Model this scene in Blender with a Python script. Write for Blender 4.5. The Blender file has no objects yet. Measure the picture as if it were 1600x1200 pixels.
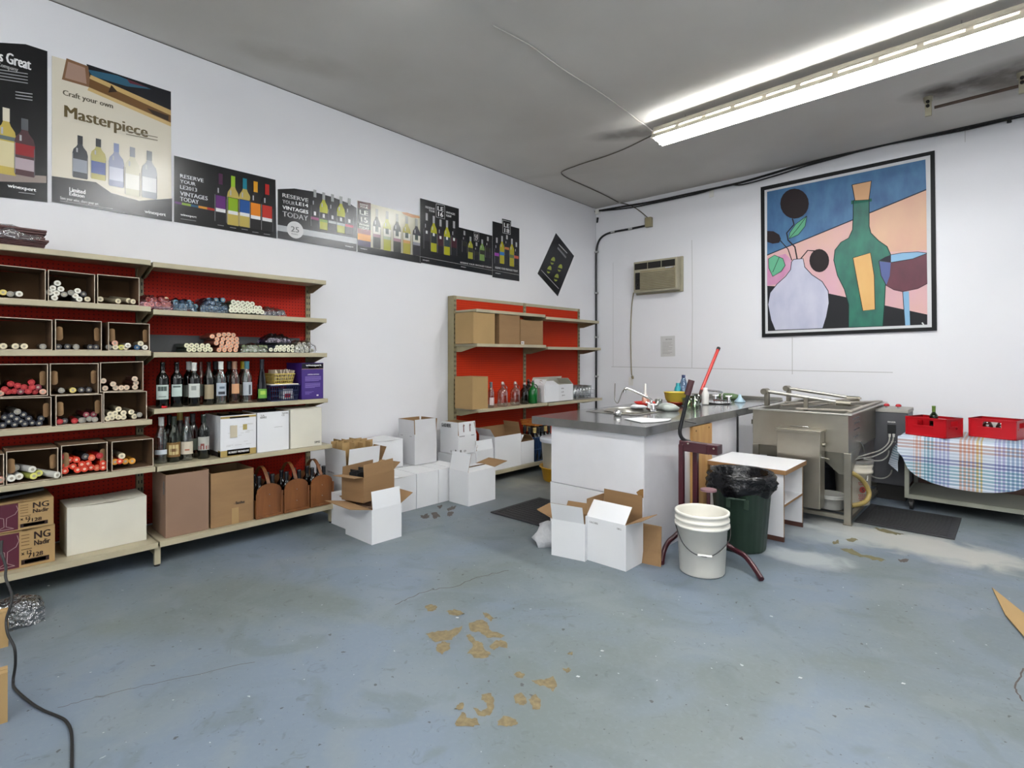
import bpy, math, random
from mathutils import Vector, Matrix, noise
random.seed(7)
SC = bpy.context.scene
COL = SC.collection
# ---------------------------------------------------------------- camera
TH = math.radians(42.79); EYE = 1.32; FPX = 847.0
FW = (-math.sin(TH), math.cos(TH)); RT = (math.cos(TH), math.sin(TH))
cam_d = bpy.data.cameras.new('camera'); cam = bpy.data.objects.new('camera', cam_d); COL.objects.link(cam)
cam.location = (0, 0, EYE); cam.rotation_euler = (math.pi/2, 0, TH)
cam_d.sensor_width = 36; cam_d.lens = FPX/1600*36; cam_d.shift_y = -44/1600; cam_d.clip_start = 0.02
SC.camera = cam
# ---------------------------------------------------------------- world and exposure
w = bpy.data.worlds.new('world'); SC.world = w; w.use_nodes = True
w.node_tree.nodes['Background'].inputs[0].default_value = (0.8, 0.85, 0.9, 1)
w.node_tree.nodes['Background'].inputs[1].default_value = 0.05
SC.view_settings.view_transform = 'Standard'; SC.view_settings.look = 'None'
SC.view_settings.gamma = 1; SC.view_settings.use_curve_mapping = False
SC.view_settings.exposure = 1.57
SC.cycles.max_bounces = 8; SC.cycles.transparent_max_bounces = 16
SC.cycles.caustics_reflective = False; SC.cycles.caustics_refractive = False
TUBE_POWER = 29.0
# daylight from the shop front window behind the camera (out of the frame)
ld = bpy.data.lights.new('shopfront_daylight', 'AREA'); ld.shape = 'RECTANGLE'; ld.size = 5.0; ld.size_y = 2.0
ld.energy = 28; ld.color = (0.93, 0.96, 1.0)
lo = bpy.data.objects.new('shopfront_daylight', ld); COL.objects.link(lo)
lo.location = (2.6, -3.3, 1.75); lo.rotation_euler = (math.radians(84), 0, math.radians(28)); lo['kind'] = 'structure'

# ---------------------------------------------------------------- helpers
def ray(px, py):
    u = (px-800)/FPX; v = (556-py)/FPX
    return Vector((FW[0]+u*RT[0], FW[1]+u*RT[1], v))
def PZ(px, py, z):                      # the point of the level z seen at a pixel
    r = ray(px, py); t = (z-EYE)/r.z; return Vector((r.x*t, r.y*t, z))
def PX(px, py, x):
    r = ray(px, py); t = x/r.x; return Vector((x, r.y*t, EYE+r.z*t))
def PY(px, py, y):
    r = ray(px, py); t = y/r.y; return Vector((r.x*t, y, EYE+r.z*t))
def lin(c):
    return tuple(((v/12.92) if v <= 0.04045 else ((v+0.055)/1.055)**2.4) for v in c)
def hx(h):
    h = h.lstrip('#'); return lin(tuple(int(h[i:i+2], 16)/255 for i in (0, 2, 4)))
MATS = {}
def mat(name, color, rough=0.6, metal=0.0, vary=0.0, scale=8.0, bump=0.0, bscale=60.0, spec=0.5, coat=0.0, emit=None, stretch=None, color2=None):
    if name in MATS: return MATS[name]
    m = bpy.data.materials.new(name); m.use_nodes = True; MATS[name] = m
    nt = m.node_tree; b = nt.nodes['Principled BSDF']
    c = hx(color) if isinstance(color, str) else color
    b.inputs['Base Color'].default_value = (*c, 1); b.inputs['Roughness'].default_value = rough
    b.inputs['Metallic'].default_value = metal; b.inputs['Specular IOR Level'].default_value = spec
    b.inputs['Coat Weight'].default_value = coat; b.inputs['Coat Roughness'].default_value = 0.08
    if emit:
        b.inputs['Emission Color'].default_value = (*emit[0], 1); b.inputs['Emission Strength'].default_value = emit[1]
    if vary or bump or color2:
        tc = nt.nodes.new('ShaderNodeTexCoord'); mp = nt.nodes.new('ShaderNodeMapping')
        nt.links.new(tc.outputs['Object'], mp.inputs[0])
        if stretch: mp.inputs['Scale'].default_value = stretch
        if vary or color2:
            n = nt.nodes.new('ShaderNodeTexNoise'); n.inputs['Scale'].default_value = scale; n.inputs['Detail'].default_value = 5
            nt.links.new(mp.outputs[0], n.inputs['Vector'])
            r = nt.nodes.new('ShaderNodeValToRGB'); r.color_ramp.elements[0].position = 0.3; r.color_ramp.elements[1].position = 0.7
            c2 = hx(color2) if color2 else tuple(v*(1-vary) for v in c)
            r.color_ramp.elements[0].color = (*c2, 1); r.color_ramp.elements[1].color = (*tuple(min(1, v*(1+(0 if color2 else vary*0.4))) for v in c), 1)
            nt.links.new(n.outputs[0], r.inputs[0]); nt.links.new(r.outputs[0], b.inputs['Base Color'])
        if bump:
            n2 = nt.nodes.new('ShaderNodeTexNoise'); n2.inputs['Scale'].default_value = bscale; n2.inputs['Detail'].default_value = 3
            nt.links.new(mp.outputs[0], n2.inputs['Vector'])
            bp = nt.nodes.new('ShaderNodeBump'); bp.inputs['Strength'].default_value = bump; bp.inputs['Distance'].default_value = 0.01
            nt.links.new(n2.outputs[0], bp.inputs['Height']); nt.links.new(bp.outputs[0], b.inputs['Normal'])
    return m
def glass(name, color, base=0.06, rough=0.03, dens=1.0, bump=0.0):
    """a thin clear wall: tinted see-through, with a mirror that grows towards grazing angles"""
    if name in MATS: return MATS[name]
    m = bpy.data.materials.new(name); m.use_nodes = True; MATS[name] = m
    nt = m.node_tree; nt.nodes.clear()
    o = nt.nodes.new('ShaderNodeOutputMaterial'); t = nt.nodes.new('ShaderNodeBsdfTransparent'); g = nt.nodes.new('ShaderNodeBsdfGlossy')
    lw = nt.nodes.new('ShaderNodeLayerWeight'); lw.inputs[0].default_value = 0.25
    mr = nt.nodes.new('ShaderNodeMapRange'); mr.inputs['To Min'].default_value = base; mr.inputs['To Max'].default_value = 0.85
    mx = nt.nodes.new('ShaderNodeMixShader')
    c = hx(color) if isinstance(color, str) else color
    t.inputs[0].default_value = (*c, 1); g.inputs['Roughness'].default_value = rough
    g.inputs[0].default_value = (*[0.5+0.5*v for v in c], 1)
    nt.links.new(lw.outputs['Facing'], mr.inputs['Value']); nt.links.new(mr.outputs[0], mx.inputs[0])
    nt.links.new(t.outputs[0], mx.inputs[1]); nt.links.new(g.outputs[0], mx.inputs[2]); nt.links.new(mx.outputs[0], o.inputs[0])
    if bump:
        tc = nt.nodes.new('ShaderNodeTexCoord'); n = nt.nodes.new('ShaderNodeTexNoise'); n.inputs['Scale'].default_value = 45
        bp = nt.nodes.new('ShaderNodeBump'); bp.inputs['Strength'].default_value = bump; bp.inputs['Distance'].default_value = 0.02
        nt.links.new(tc.outputs['Object'], n.inputs['Vector']); nt.links.new(n.outputs[0], bp.inputs['Height']); nt.links.new(bp.outputs[0], g.inputs['Normal'])
    return m
W = {}
def smooth_path(pts, k=5):
    pts = [Vector(p) for p in pts]; out = []
    for i in range(len(pts)-1):
        p0 = pts[max(i-1, 0)]; p1 = pts[i]; p2 = pts[i+1]; p3 = pts[min(i+2, len(pts)-1)]
        for j in range(k):
            t = j/k; out.append(0.5*((2*p1)+(p2-p0)*t+(2*p0-5*p1+4*p2-p3)*t*t+(3*p1-p0-3*p2+p3)*t**3))
    out.append(pts[-1]); return out
# reading frames: columns are reading direction, up, and the way the face looks
LEFTW = Matrix(((0, 0, 1), (1, 0, 0), (0, 1, 0)))      # a face that looks to +x (left wall, shelf fronts)
BACKW = Matrix(((1, 0, 0), (0, 0, -1), (0, 1, 0)))     # a face that looks to -y (back wall)
TXT = {}
def text_mesh(s):
    if s not in TXT:
        c = bpy.data.curves.new('t', 'FONT'); c.body = s; c.size = 1; c.resolution_u = 2
        o = bpy.data.objects.new('t', c); COL.objects.link(o)
        me = bpy.data.meshes.new_from_object(o.evaluated_get(bpy.context.evaluated_depsgraph_get()))
        vs = [v.co.copy() for v in me.vertices]; fs = [tuple(p.vertices) for p in me.polygons]
        bpy.data.objects.remove(o); bpy.data.curves.remove(c); bpy.data.meshes.remove(me)
        x0 = min(v.x for v in vs); x1 = max(v.x for v in vs); y0 = min(v.y for v in vs); y1 = max(v.y for v in vs)
        TXT[s] = ([((v.x-x0)/(x1-x0), (v.y-y0)/(y1-y0)) for v in vs], fs)
    return TXT[s]
class MB:
    def __init__(s): s.V = []; s.F = []; s.M = []; s.S = []; s.mats = []; s.uv = None
    def mi(s, m):
        if m not in s.mats: s.mats.append(m)
        return s.mats.index(m)
    def face(s, idx, m, sm=False): s.F.append(tuple(idx)); s.M.append(s.mi(m)); s.S.append(sm)
    def poly(s, pts, m, sm=False):
        b = len(s.V); s.V += [Vector(p) for p in pts]; s.face(range(b, b+len(pts)), m, sm)
    def box(s, x0, x1, y0, y1, z0, z1, m, T=None, mf=None):
        """mf: {face: material}, faces 0 -z,1 +z,2 -y,3 +x,4 +y,5 -x"""
        b = len(s.V)
        P = [Vector(p) for p in ((x0, y0, z0), (x1, y0, z0), (x1, y1, z0), (x0, y1, z0), (x0, y0, z1), (x1, y0, z1), (x1, y1, z1), (x0, y1, z1))]
        if T: P = [T @ p for p in P]
        s.V += P
        for i, f in enumerate(((0, 3, 2, 1), (4, 5, 6, 7), (0, 1, 5, 4), (1, 2, 6, 5), (2, 3, 7, 6), (3, 0, 4, 7))):
            s.face([b+j for j in f], (mf or {}).get(i, m))
        return s
    def bar(s, p0, p1, wd, ht, m, up=Vector((0, 0, 1))):
        p0 = Vector(p0); p1 = Vector(p1); d = (p1-p0); L = d.length; d.normalize()
        a = d.cross(up); a = a.normalized() if a.length > 1e-4 else Vector((1, 0, 0)); u = a.cross(d)
        T = Matrix.Translation(p0) @ Matrix((a, d, u)).transposed().to_4x4()
        return s.box(-wd/2, wd/2, 0, L, -ht/2, ht/2, m, T)
    def ring(s, c, a, b_, r, n): return [c+a*(r*math.cos(2*math.pi*i/n))+b_*(r*math.sin(2*math.pi*i/n)) for i in range(n)]
    def cyl(s, p0, p1, r0, r1, m, n=14, cap0=None, cap1=None, caps=True):
        p0 = Vector(p0); p1 = Vector(p1); d = (p1-p0).normalized()
        a = d.orthogonal().normalized(); b_ = d.cross(a); k = len(s.V)
        s.V += s.ring(p0, a, b_, r0, n)+s.ring(p1, a, b_, r1, n)
        for i in range(n): j = (i+1) % n; s.face((k+i, k+j, k+n+j, k+n+i), m, True)
        if caps:
            s.poly(s.V[k:k+n][::-1], cap0 or m); s.poly(s.V[k+n:k+2*n], cap1 or m)
        return s
    def lathe(s, prof, m, c=(0, 0, 0), n=20, T=None, arc=None, sx=1, sy=1, wob=None):
        c = Vector(c); k = len(s.V); full = arc is None
        a0, a1 = (0, 2*math.pi) if full else arc; cols = n if full else n+1
        for (r, z) in prof:
            for i in range(cols):
                a = a0+(a1-a0)*i/n; rr = r*(wob(a, z) if wob else 1)
                p = Vector((rr*math.cos(a)*sx, rr*math.sin(a)*sy, z)); p = (T @ p) if T else p; s.V.append(c+p)
        for q in range(len(prof)-1):
            mm = m[q] if isinstance(m, list) else m
            for i in range(n):
                j = (i+1) % cols
                s.face((k+q*cols+i, k+q*cols+j, k+(q+1)*cols+j, k+(q+1)*cols+i), mm, True)
        return s
    def tube(s, pts, r, m, n=8, k=5):
        pts = smooth_path(pts, k) if k else [Vector(p) for p in pts]; b0 = len(s.V); L = len(pts); a = None
        for i, p in enumerate(pts):
            d = (pts[min(i+1, L-1)]-pts[max(i-1, 0)]).normalized()
            if a is None: a = d.orthogonal().normalized()
            a = (a-d*a.dot(d)).normalized(); bb = d.cross(a)
            rr = r(i/(L-1)) if callable(r) else r
            s.V += s.ring(p, a, bb, rr, n)
        for i in range(L-1):
            for q in range(n):
                t = (q+1) % n; s.face((b0+i*n+q, b0+i*n+t, b0+(i+1)*n+t, b0+(i+1)*n+q), m, True)
        s.poly(s.V[b0:b0+n][::-1], m); s.poly(s.V[b0+(L-1)*n:b0+L*n], m)
        return s
    def prism(s, pts, off, m, me=None, sm=False):
        """extrude a polygon (Vectors) by the vector off; me = material of the edges"""
        pts = [Vector(p) for p in pts]; off = Vector(off); q = [p+off for p in pts]; n = len(pts)
        s.poly(pts[::-1], m); s.poly(q, m)
        for i in range(n): j = (i+1) % n; s.poly((pts[i], pts[j], q[j], q[i]), me or m, sm)
        return s
    def text(s, t, p, wd, ht, fr, m):
        vs, fs = text_mesh(t); b = len(s.V); p = Vector(p)
        s.V += [p+fr @ Vector((x*wd, y*ht, 0)) for x, y in vs]
        for f in fs: s.face([b+i for i in f], m)
        b = len(s.V); s.V += [p+fr @ Vector((x*wd+ht*.07, y*ht, 0.00015)) for x, y in vs]
        for f in fs: s.face([b+i for i in f], m)
        return s
    def line(s, pts, wd, m, nrm):
        """flat printed line through points lying in a plane with normal nrm"""
        pts = [Vector(p) for p in pts]; nrm = Vector(nrm); L = []; n = len(pts)
        for i in range(n):
            d = (pts[min(i+1, n-1)]-pts[max(i-1, 0)]).normalized(); a = d.cross(nrm)*wd/2; L.append((pts[i]+a, pts[i]-a))
        for i in range(n-1): s.poly((L[i][0], L[i][1], L[i+1][1], L[i+1][0]), m)
        return s
    def build(s, name, parent=None, loc=None, local=False, bevel=0, sub=0, solid=0):
        me = bpy.data.meshes.new(name)
        if parent is not None:
            if local: V = s.V
            else:
                inv = W[parent].inverted(); V = [inv @ v for v in s.V]
        elif loc is not None and not local:
            l = Vector(loc); V = [v-l for v in s.V]
        else: V = s.V
        me.from_pydata([tuple(v) for v in V], [], s.F)
        for m in s.mats: me.materials.append(m)
        me.polygons.foreach_set('material_index', s.M); me.polygons.foreach_set('use_smooth', s.S)
        if s.uv:
            ul = me.uv_layers.new(name='uv')
            for l in me.loops: ul.data[l.index].uv = s.uv[l.vertex_index]
        me.validate(); me.update()
        o = bpy.data.objects.new(name, me); COL.objects.link(o)
        if parent is not None: o.parent = parent; W[o] = W[parent].copy()
        else:
            if loc is not None: o.location = loc
            W[o] = Matrix.Translation(Vector(loc) if loc is not None else Vector())
        if bevel:
            b = o.modifiers.new('b', 'BEVEL'); b.width = bevel; b.segments = 2; b.limit_method = 'ANGLE'
        if solid:
            b = o.modifiers.new('s', 'SOLIDIFY'); b.thickness = solid
        if sub:
            b = o.modifiers.new('u', 'SUBSURF'); b.levels = sub; b.render_levels = sub
        return o
def tag(o, label, cat, group=None):
    o['label'] = label; o['category'] = cat
    if group: o['group'] = group
    return o
def thing(name, label, cat, loc, rz=0, group=None):
    o = bpy.data.objects.new(name, None); COL.objects.link(o); o.location = loc; o.rotation_euler = (0, 0, rz); o.empty_display_size = 0.1
    W[o] = Matrix.Translation(Vector(loc)) @ Matrix.Rotation(rz, 4, 'Z')
    return tag(o, label, cat, group)
def struct(o, label=None):
    o['kind'] = 'structure'
    return o
V3 = Vector

# ---------------------------------------------------------------- materials
M_card = mat('cardboard', '#8c6d4a', 0.85, vary=0.12, scale=3, stretch=(1, 1, 6))
M_cardin = mat('cardboard_inner_shaded', '#5f452a', 0.9, vary=0.12, scale=4)  # darkened: shade inside the cut cartons is put into the colour
M_carddk = mat('cardboard_red_brown', '#856a57', 0.85, vary=0.08, scale=3)
M_cardlt = mat('cardboard_light', '#a18458', 0.85, vary=0.08, scale=3)
M_edge = mat('cardboard_edge', '#b9ab98', 0.9)
M_wcard = mat('white_carton', '#d6d7d9', 0.6, vary=0.03, scale=3)
M_wcard2 = mat('old_white_carton', '#c9c6b8', 0.65, vary=0.06, scale=4)
M_gcard = mat('grey_white_carton', '#c2c2c4', 0.65, vary=0.03)
M_beige = mat('beige_enamel', '#aaa187', 0.4, vary=0.10, scale=5, bump=0.03)
M_beiged = mat('beige_enamel_worn', '#8f8566', 0.45, vary=0.14, scale=7)
M_dark = mat('dark_slot', '#15120f', 0.7)
M_black = mat('black_plastic', '#101012', 0.35)
M_blackm = mat('black_matt', '#161616', 0.6)
M_white = mat('white_plastic', '#dedcd6', 0.35)
M_ink = mat('black_ink', '#1d1b1c', 0.6)
M_inkg = mat('grey_ink', '#6f6d6b', 0.6)
M_wink = mat('white_ink', '#e2e0dc', 0.5)
M_steel = mat('stainless_steel', '#b3b0a8', 0.3, 0.9, vary=0.12, scale=4, bump=0.02, bscale=20)
M_steeld = mat('worn_steel', '#8a8578', 0.38, 0.85, vary=0.2, scale=5, bump=0.03)
M_steelw = mat('warm_steel', '#a8a294', 0.32, 0.92, vary=0.2, scale=3)
M_chrome = mat('chrome', '#d8d8d8', 0.08, 1.0)
M_counter = mat('counter_laminate', '#6f6f6e', 0.16, 0.25, vary=0.25, scale=6, coat=0.3)
M_panel = mat('white_laminate', '#cfcfd2', 0.28, vary=0.03, coat=0.15)
M_pine = mat('pine_board', '#c39a5e', 0.6, color2='#a87a44', scale=3, stretch=(6, 6, 0.7))
M_ply = mat('raw_chipboard_edge', '#84602f', 0.8, vary=0.2, scale=30)
M_wood = mat('stained_wood', '#7c4c24', 0.5, color2='#5a3214', scale=4, stretch=(5, 5, 1))
M_maroon = mat('maroon_paint', '#3c0f19', 0.35, coat=0.2)
M_green = mat('bin_green', '#24372a', 0.45, vary=0.1)
M_bag = mat('black_bin_liner', '#07070a', 0.2, bump=1.0, bscale=22, spec=.4)
M_pail = mat('pail_white', '#e2dfd5', 0.4, vary=0.06)
M_red = mat('crate_red', '#b3101c', 0.35)
M_floor_tan = mat('bare_concrete_tan', '#7a6c4e', 0.85, vary=0.4, scale=45)
M_rubber = mat('black_rubber', '#242427', 0.6, vary=0.2, scale=3, bump=0.2, bscale=30)
G_clear = glass('glass_clear', '#e4e8e6', 0.10)
G_green = glass('glass_dark_green', '#23402c', 0.05)
G_green2 = glass('glass_green', '#1c6e33', 0.06)
G_olive = glass('glass_olive', '#4a6a22', 0.06)
G_black = glass('glass_black', '#14241b', 0.06)
G_blue = glass('glass_blue', '#1c2350', 0.05)
G_smoke = glass('glass_smoke', '#8c8f86', 0.07)
G_pink = glass('glass_pink', '#d8b6a8', 0.08)
G_film = glass('plastic_film', '#e3e6ea', 0.15, 0.12, bump=0.9)
G_filmp = glass('plastic_film_pink', '#e08a9c', 0.16, 0.12, bump=0.9)
G_filmb = glass('plastic_film_blue', '#7fa9c8', 0.16, 0.12, bump=0.9)
G_filmv = glass('plastic_film_violet', '#8a6f9c', 0.18, 0.12, bump=0.9)
def mwall(name, c, dirt=0.0, vc=0.03):
    m = mat(name, c, 0.62, vary=vc, scale=0.7, bump=0.04, bscale=12, spec=0.3); return m
M_wall = mwall('painted_wall', '#e0e0e3')
M_ceil = mat('ceiling_paint', '#d0cdc7', 0.8, color2='#c0bcb5', scale=0.8, bump=0.03, bscale=10)
def peg(name, c, c2, pitch=0.0254, r=0.14):
    m = mat(name, c, 0.6, spec=0.2); nt = m.node_tree; b = nt.nodes['Principled BSDF']
    tc = nt.nodes.new('ShaderNodeTexCoord'); sp = nt.nodes.new('ShaderNodeSeparateXYZ'); nt.links.new(tc.outputs['Object'], sp.inputs[0])
    def mth(op, a, v=None):
        n = nt.nodes.new('ShaderNodeMath'); n.operation = op
        for i, q in enumerate((a, v)):
            if q is None: continue
            if isinstance(q, (int, float)): n.inputs[i].default_value = q
            else: nt.links.new(q, n.inputs[i])
        return n.outputs[0]
    def cell(o): return mth('POWER', mth('SUBTRACT', mth('FRACT', mth('DIVIDE', o, pitch)), 0.5), 2.0)
    d = mth('ADD', cell(sp.outputs['Y']), cell(sp.outputs['Z'])); k = mth('LESS_THAN', d, r*r)
    mx = nt.nodes.new('ShaderNodeMix'); mx.data_type = 'RGBA'; mx.inputs[6].default_value = (*hx(c), 1); mx.inputs[7].default_value = (*hx(c2), 1)
    nt.links.new(k, mx.inputs[0]); nt.links.new(mx.outputs[2], b.inputs['Base Color'])
    return m
M_peg = peg('red_pegboard', '#a81f0c', '#5a0e05', r=.17)
M_peg2 = peg('orange_pegboard', '#bb2d08', '#7d1c06', r=0.2)
# floor: grey-blue epoxy, dull clouds, scuffs and specks; pale worn places where the paint is thin
def floor_mat():
    m = mat('floor_epoxy', '#6c7780', 0.42); nt = m.node_tree; b = nt.nodes['Principled BSDF']
    tc = nt.nodes.new('ShaderNodeTexCoord')
    def noi(sc, det=4, dist=0):
        n = nt.nodes.new('ShaderNodeTexNoise'); n.inputs['Scale'].default_value = sc; n.inputs['Detail'].default_value = det; n.inputs['Distortion'].default_value = dist
        nt.links.new(tc.outputs['Object'], n.inputs['Vector']); return n
    def ramp(src, a, c, p=(0.4, 0.6)):
        r = nt.nodes.new('ShaderNodeValToRGB'); r.color_ramp.elements[0].position = p[0]; r.color_ramp.elements[1].position = p[1]
        r.color_ramp.elements[0].color = (*a, 1); r.color_ramp.elements[1].color = (*c, 1); nt.links.new(src, r.inputs[0]); return r.outputs[0]
    def mix(f, a, c):
        mx = nt.nodes.new('ShaderNodeMix'); mx.data_type = 'RGBA'
        if isinstance(f, float): mx.inputs[0].default_value = f
        else: nt.links.new(f, mx.inputs[0])
        for i, q in ((6, a), (7, c)):
            if isinstance(q, tuple): mx.inputs[i].default_value = (*q, 1)
            else: nt.links.new(q, mx.inputs[i])
        return mx.outputs[2]
    base = ramp(noi(0.9, 6, 0.6).outputs[0], hx('#656e6f'), hx('#6a7684'), (0.4, 0.6)); base = mix(ramp(noi(2.6, 6, 1.0).outputs[0], (0, 0, 0), (0.45,)*3, (0.5, 0.62)), base, hx('#747c80')); base = mix(ramp(noi(1.7, 6, 2.0).outputs[0], (0.5,)*3, (0, 0, 0), (0.36, 0.46)), base, hx('#5c6668'))
    base = mix(ramp(noi(45, 3).outputs[0], (0, 0, 0), (0.22,)*3, (0.5, 0.8)), base, hx('#7d868c'))
    base = mix(ramp(noi(14, 6, 1.5).outputs[0], (0, 0, 0), (0.5,)*3, (0.62, 0.72)), base, hx('#4e5558'))
    base = mix(ramp(noi(28, 2).outputs[0], (0, 0, 0), (0.8,)*3, (0.72, 0.735)), base, hx('#30302f')); base = mix(ramp(noi(70, 2).outputs[0], (0, 0, 0), (0.5,)*3, (0.70, 0.73)), base, hx('#3c4042'))
    base = mix(ramp(noi(37, 2, 0.3).outputs[0], (0.8,)*3, (0, 0, 0), (0.235, 0.25)), base, hx('#b8bdc0'))
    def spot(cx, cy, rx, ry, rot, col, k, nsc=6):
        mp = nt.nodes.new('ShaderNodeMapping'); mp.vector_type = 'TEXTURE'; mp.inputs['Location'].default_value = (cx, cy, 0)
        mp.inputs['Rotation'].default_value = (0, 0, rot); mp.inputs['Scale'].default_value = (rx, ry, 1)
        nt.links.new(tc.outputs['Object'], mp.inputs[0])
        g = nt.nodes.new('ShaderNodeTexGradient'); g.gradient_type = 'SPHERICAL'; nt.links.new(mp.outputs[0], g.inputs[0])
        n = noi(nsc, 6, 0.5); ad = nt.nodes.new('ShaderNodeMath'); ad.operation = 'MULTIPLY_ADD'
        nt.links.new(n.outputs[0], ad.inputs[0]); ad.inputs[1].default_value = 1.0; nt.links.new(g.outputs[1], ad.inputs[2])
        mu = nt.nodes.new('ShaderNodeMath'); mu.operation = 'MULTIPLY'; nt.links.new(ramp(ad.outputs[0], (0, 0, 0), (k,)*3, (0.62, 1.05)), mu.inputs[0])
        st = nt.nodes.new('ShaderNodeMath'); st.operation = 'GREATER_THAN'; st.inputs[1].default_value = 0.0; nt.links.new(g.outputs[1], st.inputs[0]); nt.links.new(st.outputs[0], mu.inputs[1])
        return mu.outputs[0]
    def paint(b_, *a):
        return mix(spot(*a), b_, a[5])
    global _p
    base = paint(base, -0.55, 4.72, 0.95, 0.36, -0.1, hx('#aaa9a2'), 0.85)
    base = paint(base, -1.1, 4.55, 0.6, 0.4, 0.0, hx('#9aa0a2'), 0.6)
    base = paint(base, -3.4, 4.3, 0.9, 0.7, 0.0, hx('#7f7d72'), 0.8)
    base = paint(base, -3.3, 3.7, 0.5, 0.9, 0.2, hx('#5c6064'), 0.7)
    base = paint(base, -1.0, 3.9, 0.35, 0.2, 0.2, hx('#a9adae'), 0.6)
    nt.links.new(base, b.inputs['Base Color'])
    rr = nt.nodes.new('ShaderNodeMapRange'); rr.inputs['To Min'].default_value = 0.32; rr.inputs['To Max'].default_value = 0.6
    nt.links.new(noi(3, 4).outputs[0], rr.inputs['Value']); nt.links.new(rr.outputs[0], b.inputs['Roughness'])
    bp = nt.nodes.new('ShaderNodeBump'); bp.inputs['Strength'].default_value = 0.12; bp.inputs['Distance'].default_value = 0.01
    nt.links.new(noi(9, 5).outputs[0], bp.inputs['Height']); nt.links.new(bp.outputs[0], b.inputs['Normal'])
    return m
M_floor = floor_mat()

# ---------------------------------------------------------------- room
XL, YB, XR, YF = -4.5, 6.676, 4.2, -3.9
def cz(y): return 3.592-0.0172*y
m = MB(); m.box(XL-.1, XR+.1, YF-.1, YB+.1, -0.08, 0, M_floor); FLOOR = struct(m.build('floor'))
m = MB(); m.box(XL-.12, XL, YF-.1, YB+.1, 0, 3.75, M_wall); WL = struct(m.build('wall_left'))
m = MB(); m.box(XL, XR, YB, YB+.12, 0, 3.75, M_wall); WBK = struct(m.build('wall_back'))
m = MB(); m.box(XR, XR+.12, YF, YB, 0, 3.75, M_wall); struct(m.build('wall_right'))
m = MB(); m.box(XL, XR, YF-.12, YF, 0, 3.75, M_wall); struct(m.build('wall_front'))
# ceiling with soot stains near the bracket bar and damp marks
def ceil_mat():
    m = M_ceil; nt = m.node_tree; b = nt.nodes['Principled BSDF']; src = b.inputs['Base Color'].links[0].from_socket
    tc = nt.nodes.new('ShaderNodeTexCoord')
    for cx, cy, rx, ry, rot, col, k in ((0.05, 5.70, 0.75, 0.36, 0.05, '#5b5148', 0.8), (-0.42, 5.66, 0.34, 0.2, 0.2, '#473d35', 0.85), (0.5, 5.9, 1.1, 0.4, 0, '#6f665b', 0.7),
            (-2.75, 4.75, 0.55, 0.18, 0.5, '#5d554b', 0.6), (-3.9, 5.2, 0.9, 0.12, 0.35, '#c0bdb6', 0.9), (-4.0, 1.9, 0.6, 0.22, 1.2, '#b9b5ad', 0.8)):
        mp = nt.nodes.new('ShaderNodeMapping'); mp.vector_type = 'TEXTURE'; mp.inputs['Location'].default_value = (cx, cy, 3.47)
        mp.inputs['Rotation'].default_value = (0, 0, rot); mp.inputs['Scale'].default_value = (rx, ry, 3)
        nt.links.new(tc.outputs['Object'], mp.inputs[0])
        g = nt.nodes.new('ShaderNodeTexGradient'); g.gradient_type = 'SPHERICAL'; nt.links.new(mp.outputs[0], g.inputs[0])
        n = nt.nodes.new('ShaderNodeTexNoise'); n.inputs['Scale'].default_value = 5; n.inputs['Detail'].default_value = 4; nt.links.new(tc.outputs['Object'], n.inputs['Vector'])
        mu = nt.nodes.new('ShaderNodeMath'); mu.operation = 'MULTIPLY'; nt.links.new(n.outputs[0], mu.inputs[0]); nt.links.new(g.outputs[1], mu.inputs[1])
        mr = nt.nodes.new('ShaderNodeMapRange'); mr.inputs['From Min'].default_value = 0.02; mr.inputs['From Max'].default_value = 0.36; mr.inputs['To Max'].default_value = k
        nt.links.new(mu.outputs[0], mr.inputs['Value'])
        mx = nt.nodes.new('ShaderNodeMix'); mx.data_type = 'RGBA'; nt.links.new(mr.outputs[0], mx.inputs[0]); nt.links.new(src, mx.inputs[6]); mx.inputs[7].default_value = (*hx(col), 1)
        src = mx.outputs[2]
    nt.links.new(src, b.inputs['Base Color'])
ceil_mat()
m = MB(); b0 = [(XL-.1, YF-.1), (XR+.1, YF-.1), (XR+.1, YB+.1), (XL-.1, YB+.1)]
m.prism([(x, y, cz(y)) for x, y in b0], (0, 0, 0.1), M_ceil); struct(m.build('ceiling'))
# hairline joints of the wall boards on the back wall
M_joint = mat('joint_line', '#a9a8a6', 0.7); M_jointd = mat('ceiling_joint', '#6c6862', 0.8)
def wline(pts, wd=0.006, mt=None):
    a = MB(); a.line([PY(x, y, YB-0.0015) for x, y in pts], wd, mt or M_joint, (0, -1, 0)); a.build('joint', WBK)
wline([(955, 573), (1075, 575), (1240, 579), (1395, 582)]); wline([(1081, 375), (1082, 480), (1081, 575)]); wline([(958, 410), (958, 573)], 0.004)
wline([(1238, 527), (1238, 585)]); wline([(1508, 195), (1508, 222)], 0.004)
a = MB(); a.line([(XL+0.004, y, cz(y)-0.003) for y in (-3, 2, 6.6)], 0.012, M_jointd, (0, 0, -1)); a.build('joint', WL)
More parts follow.
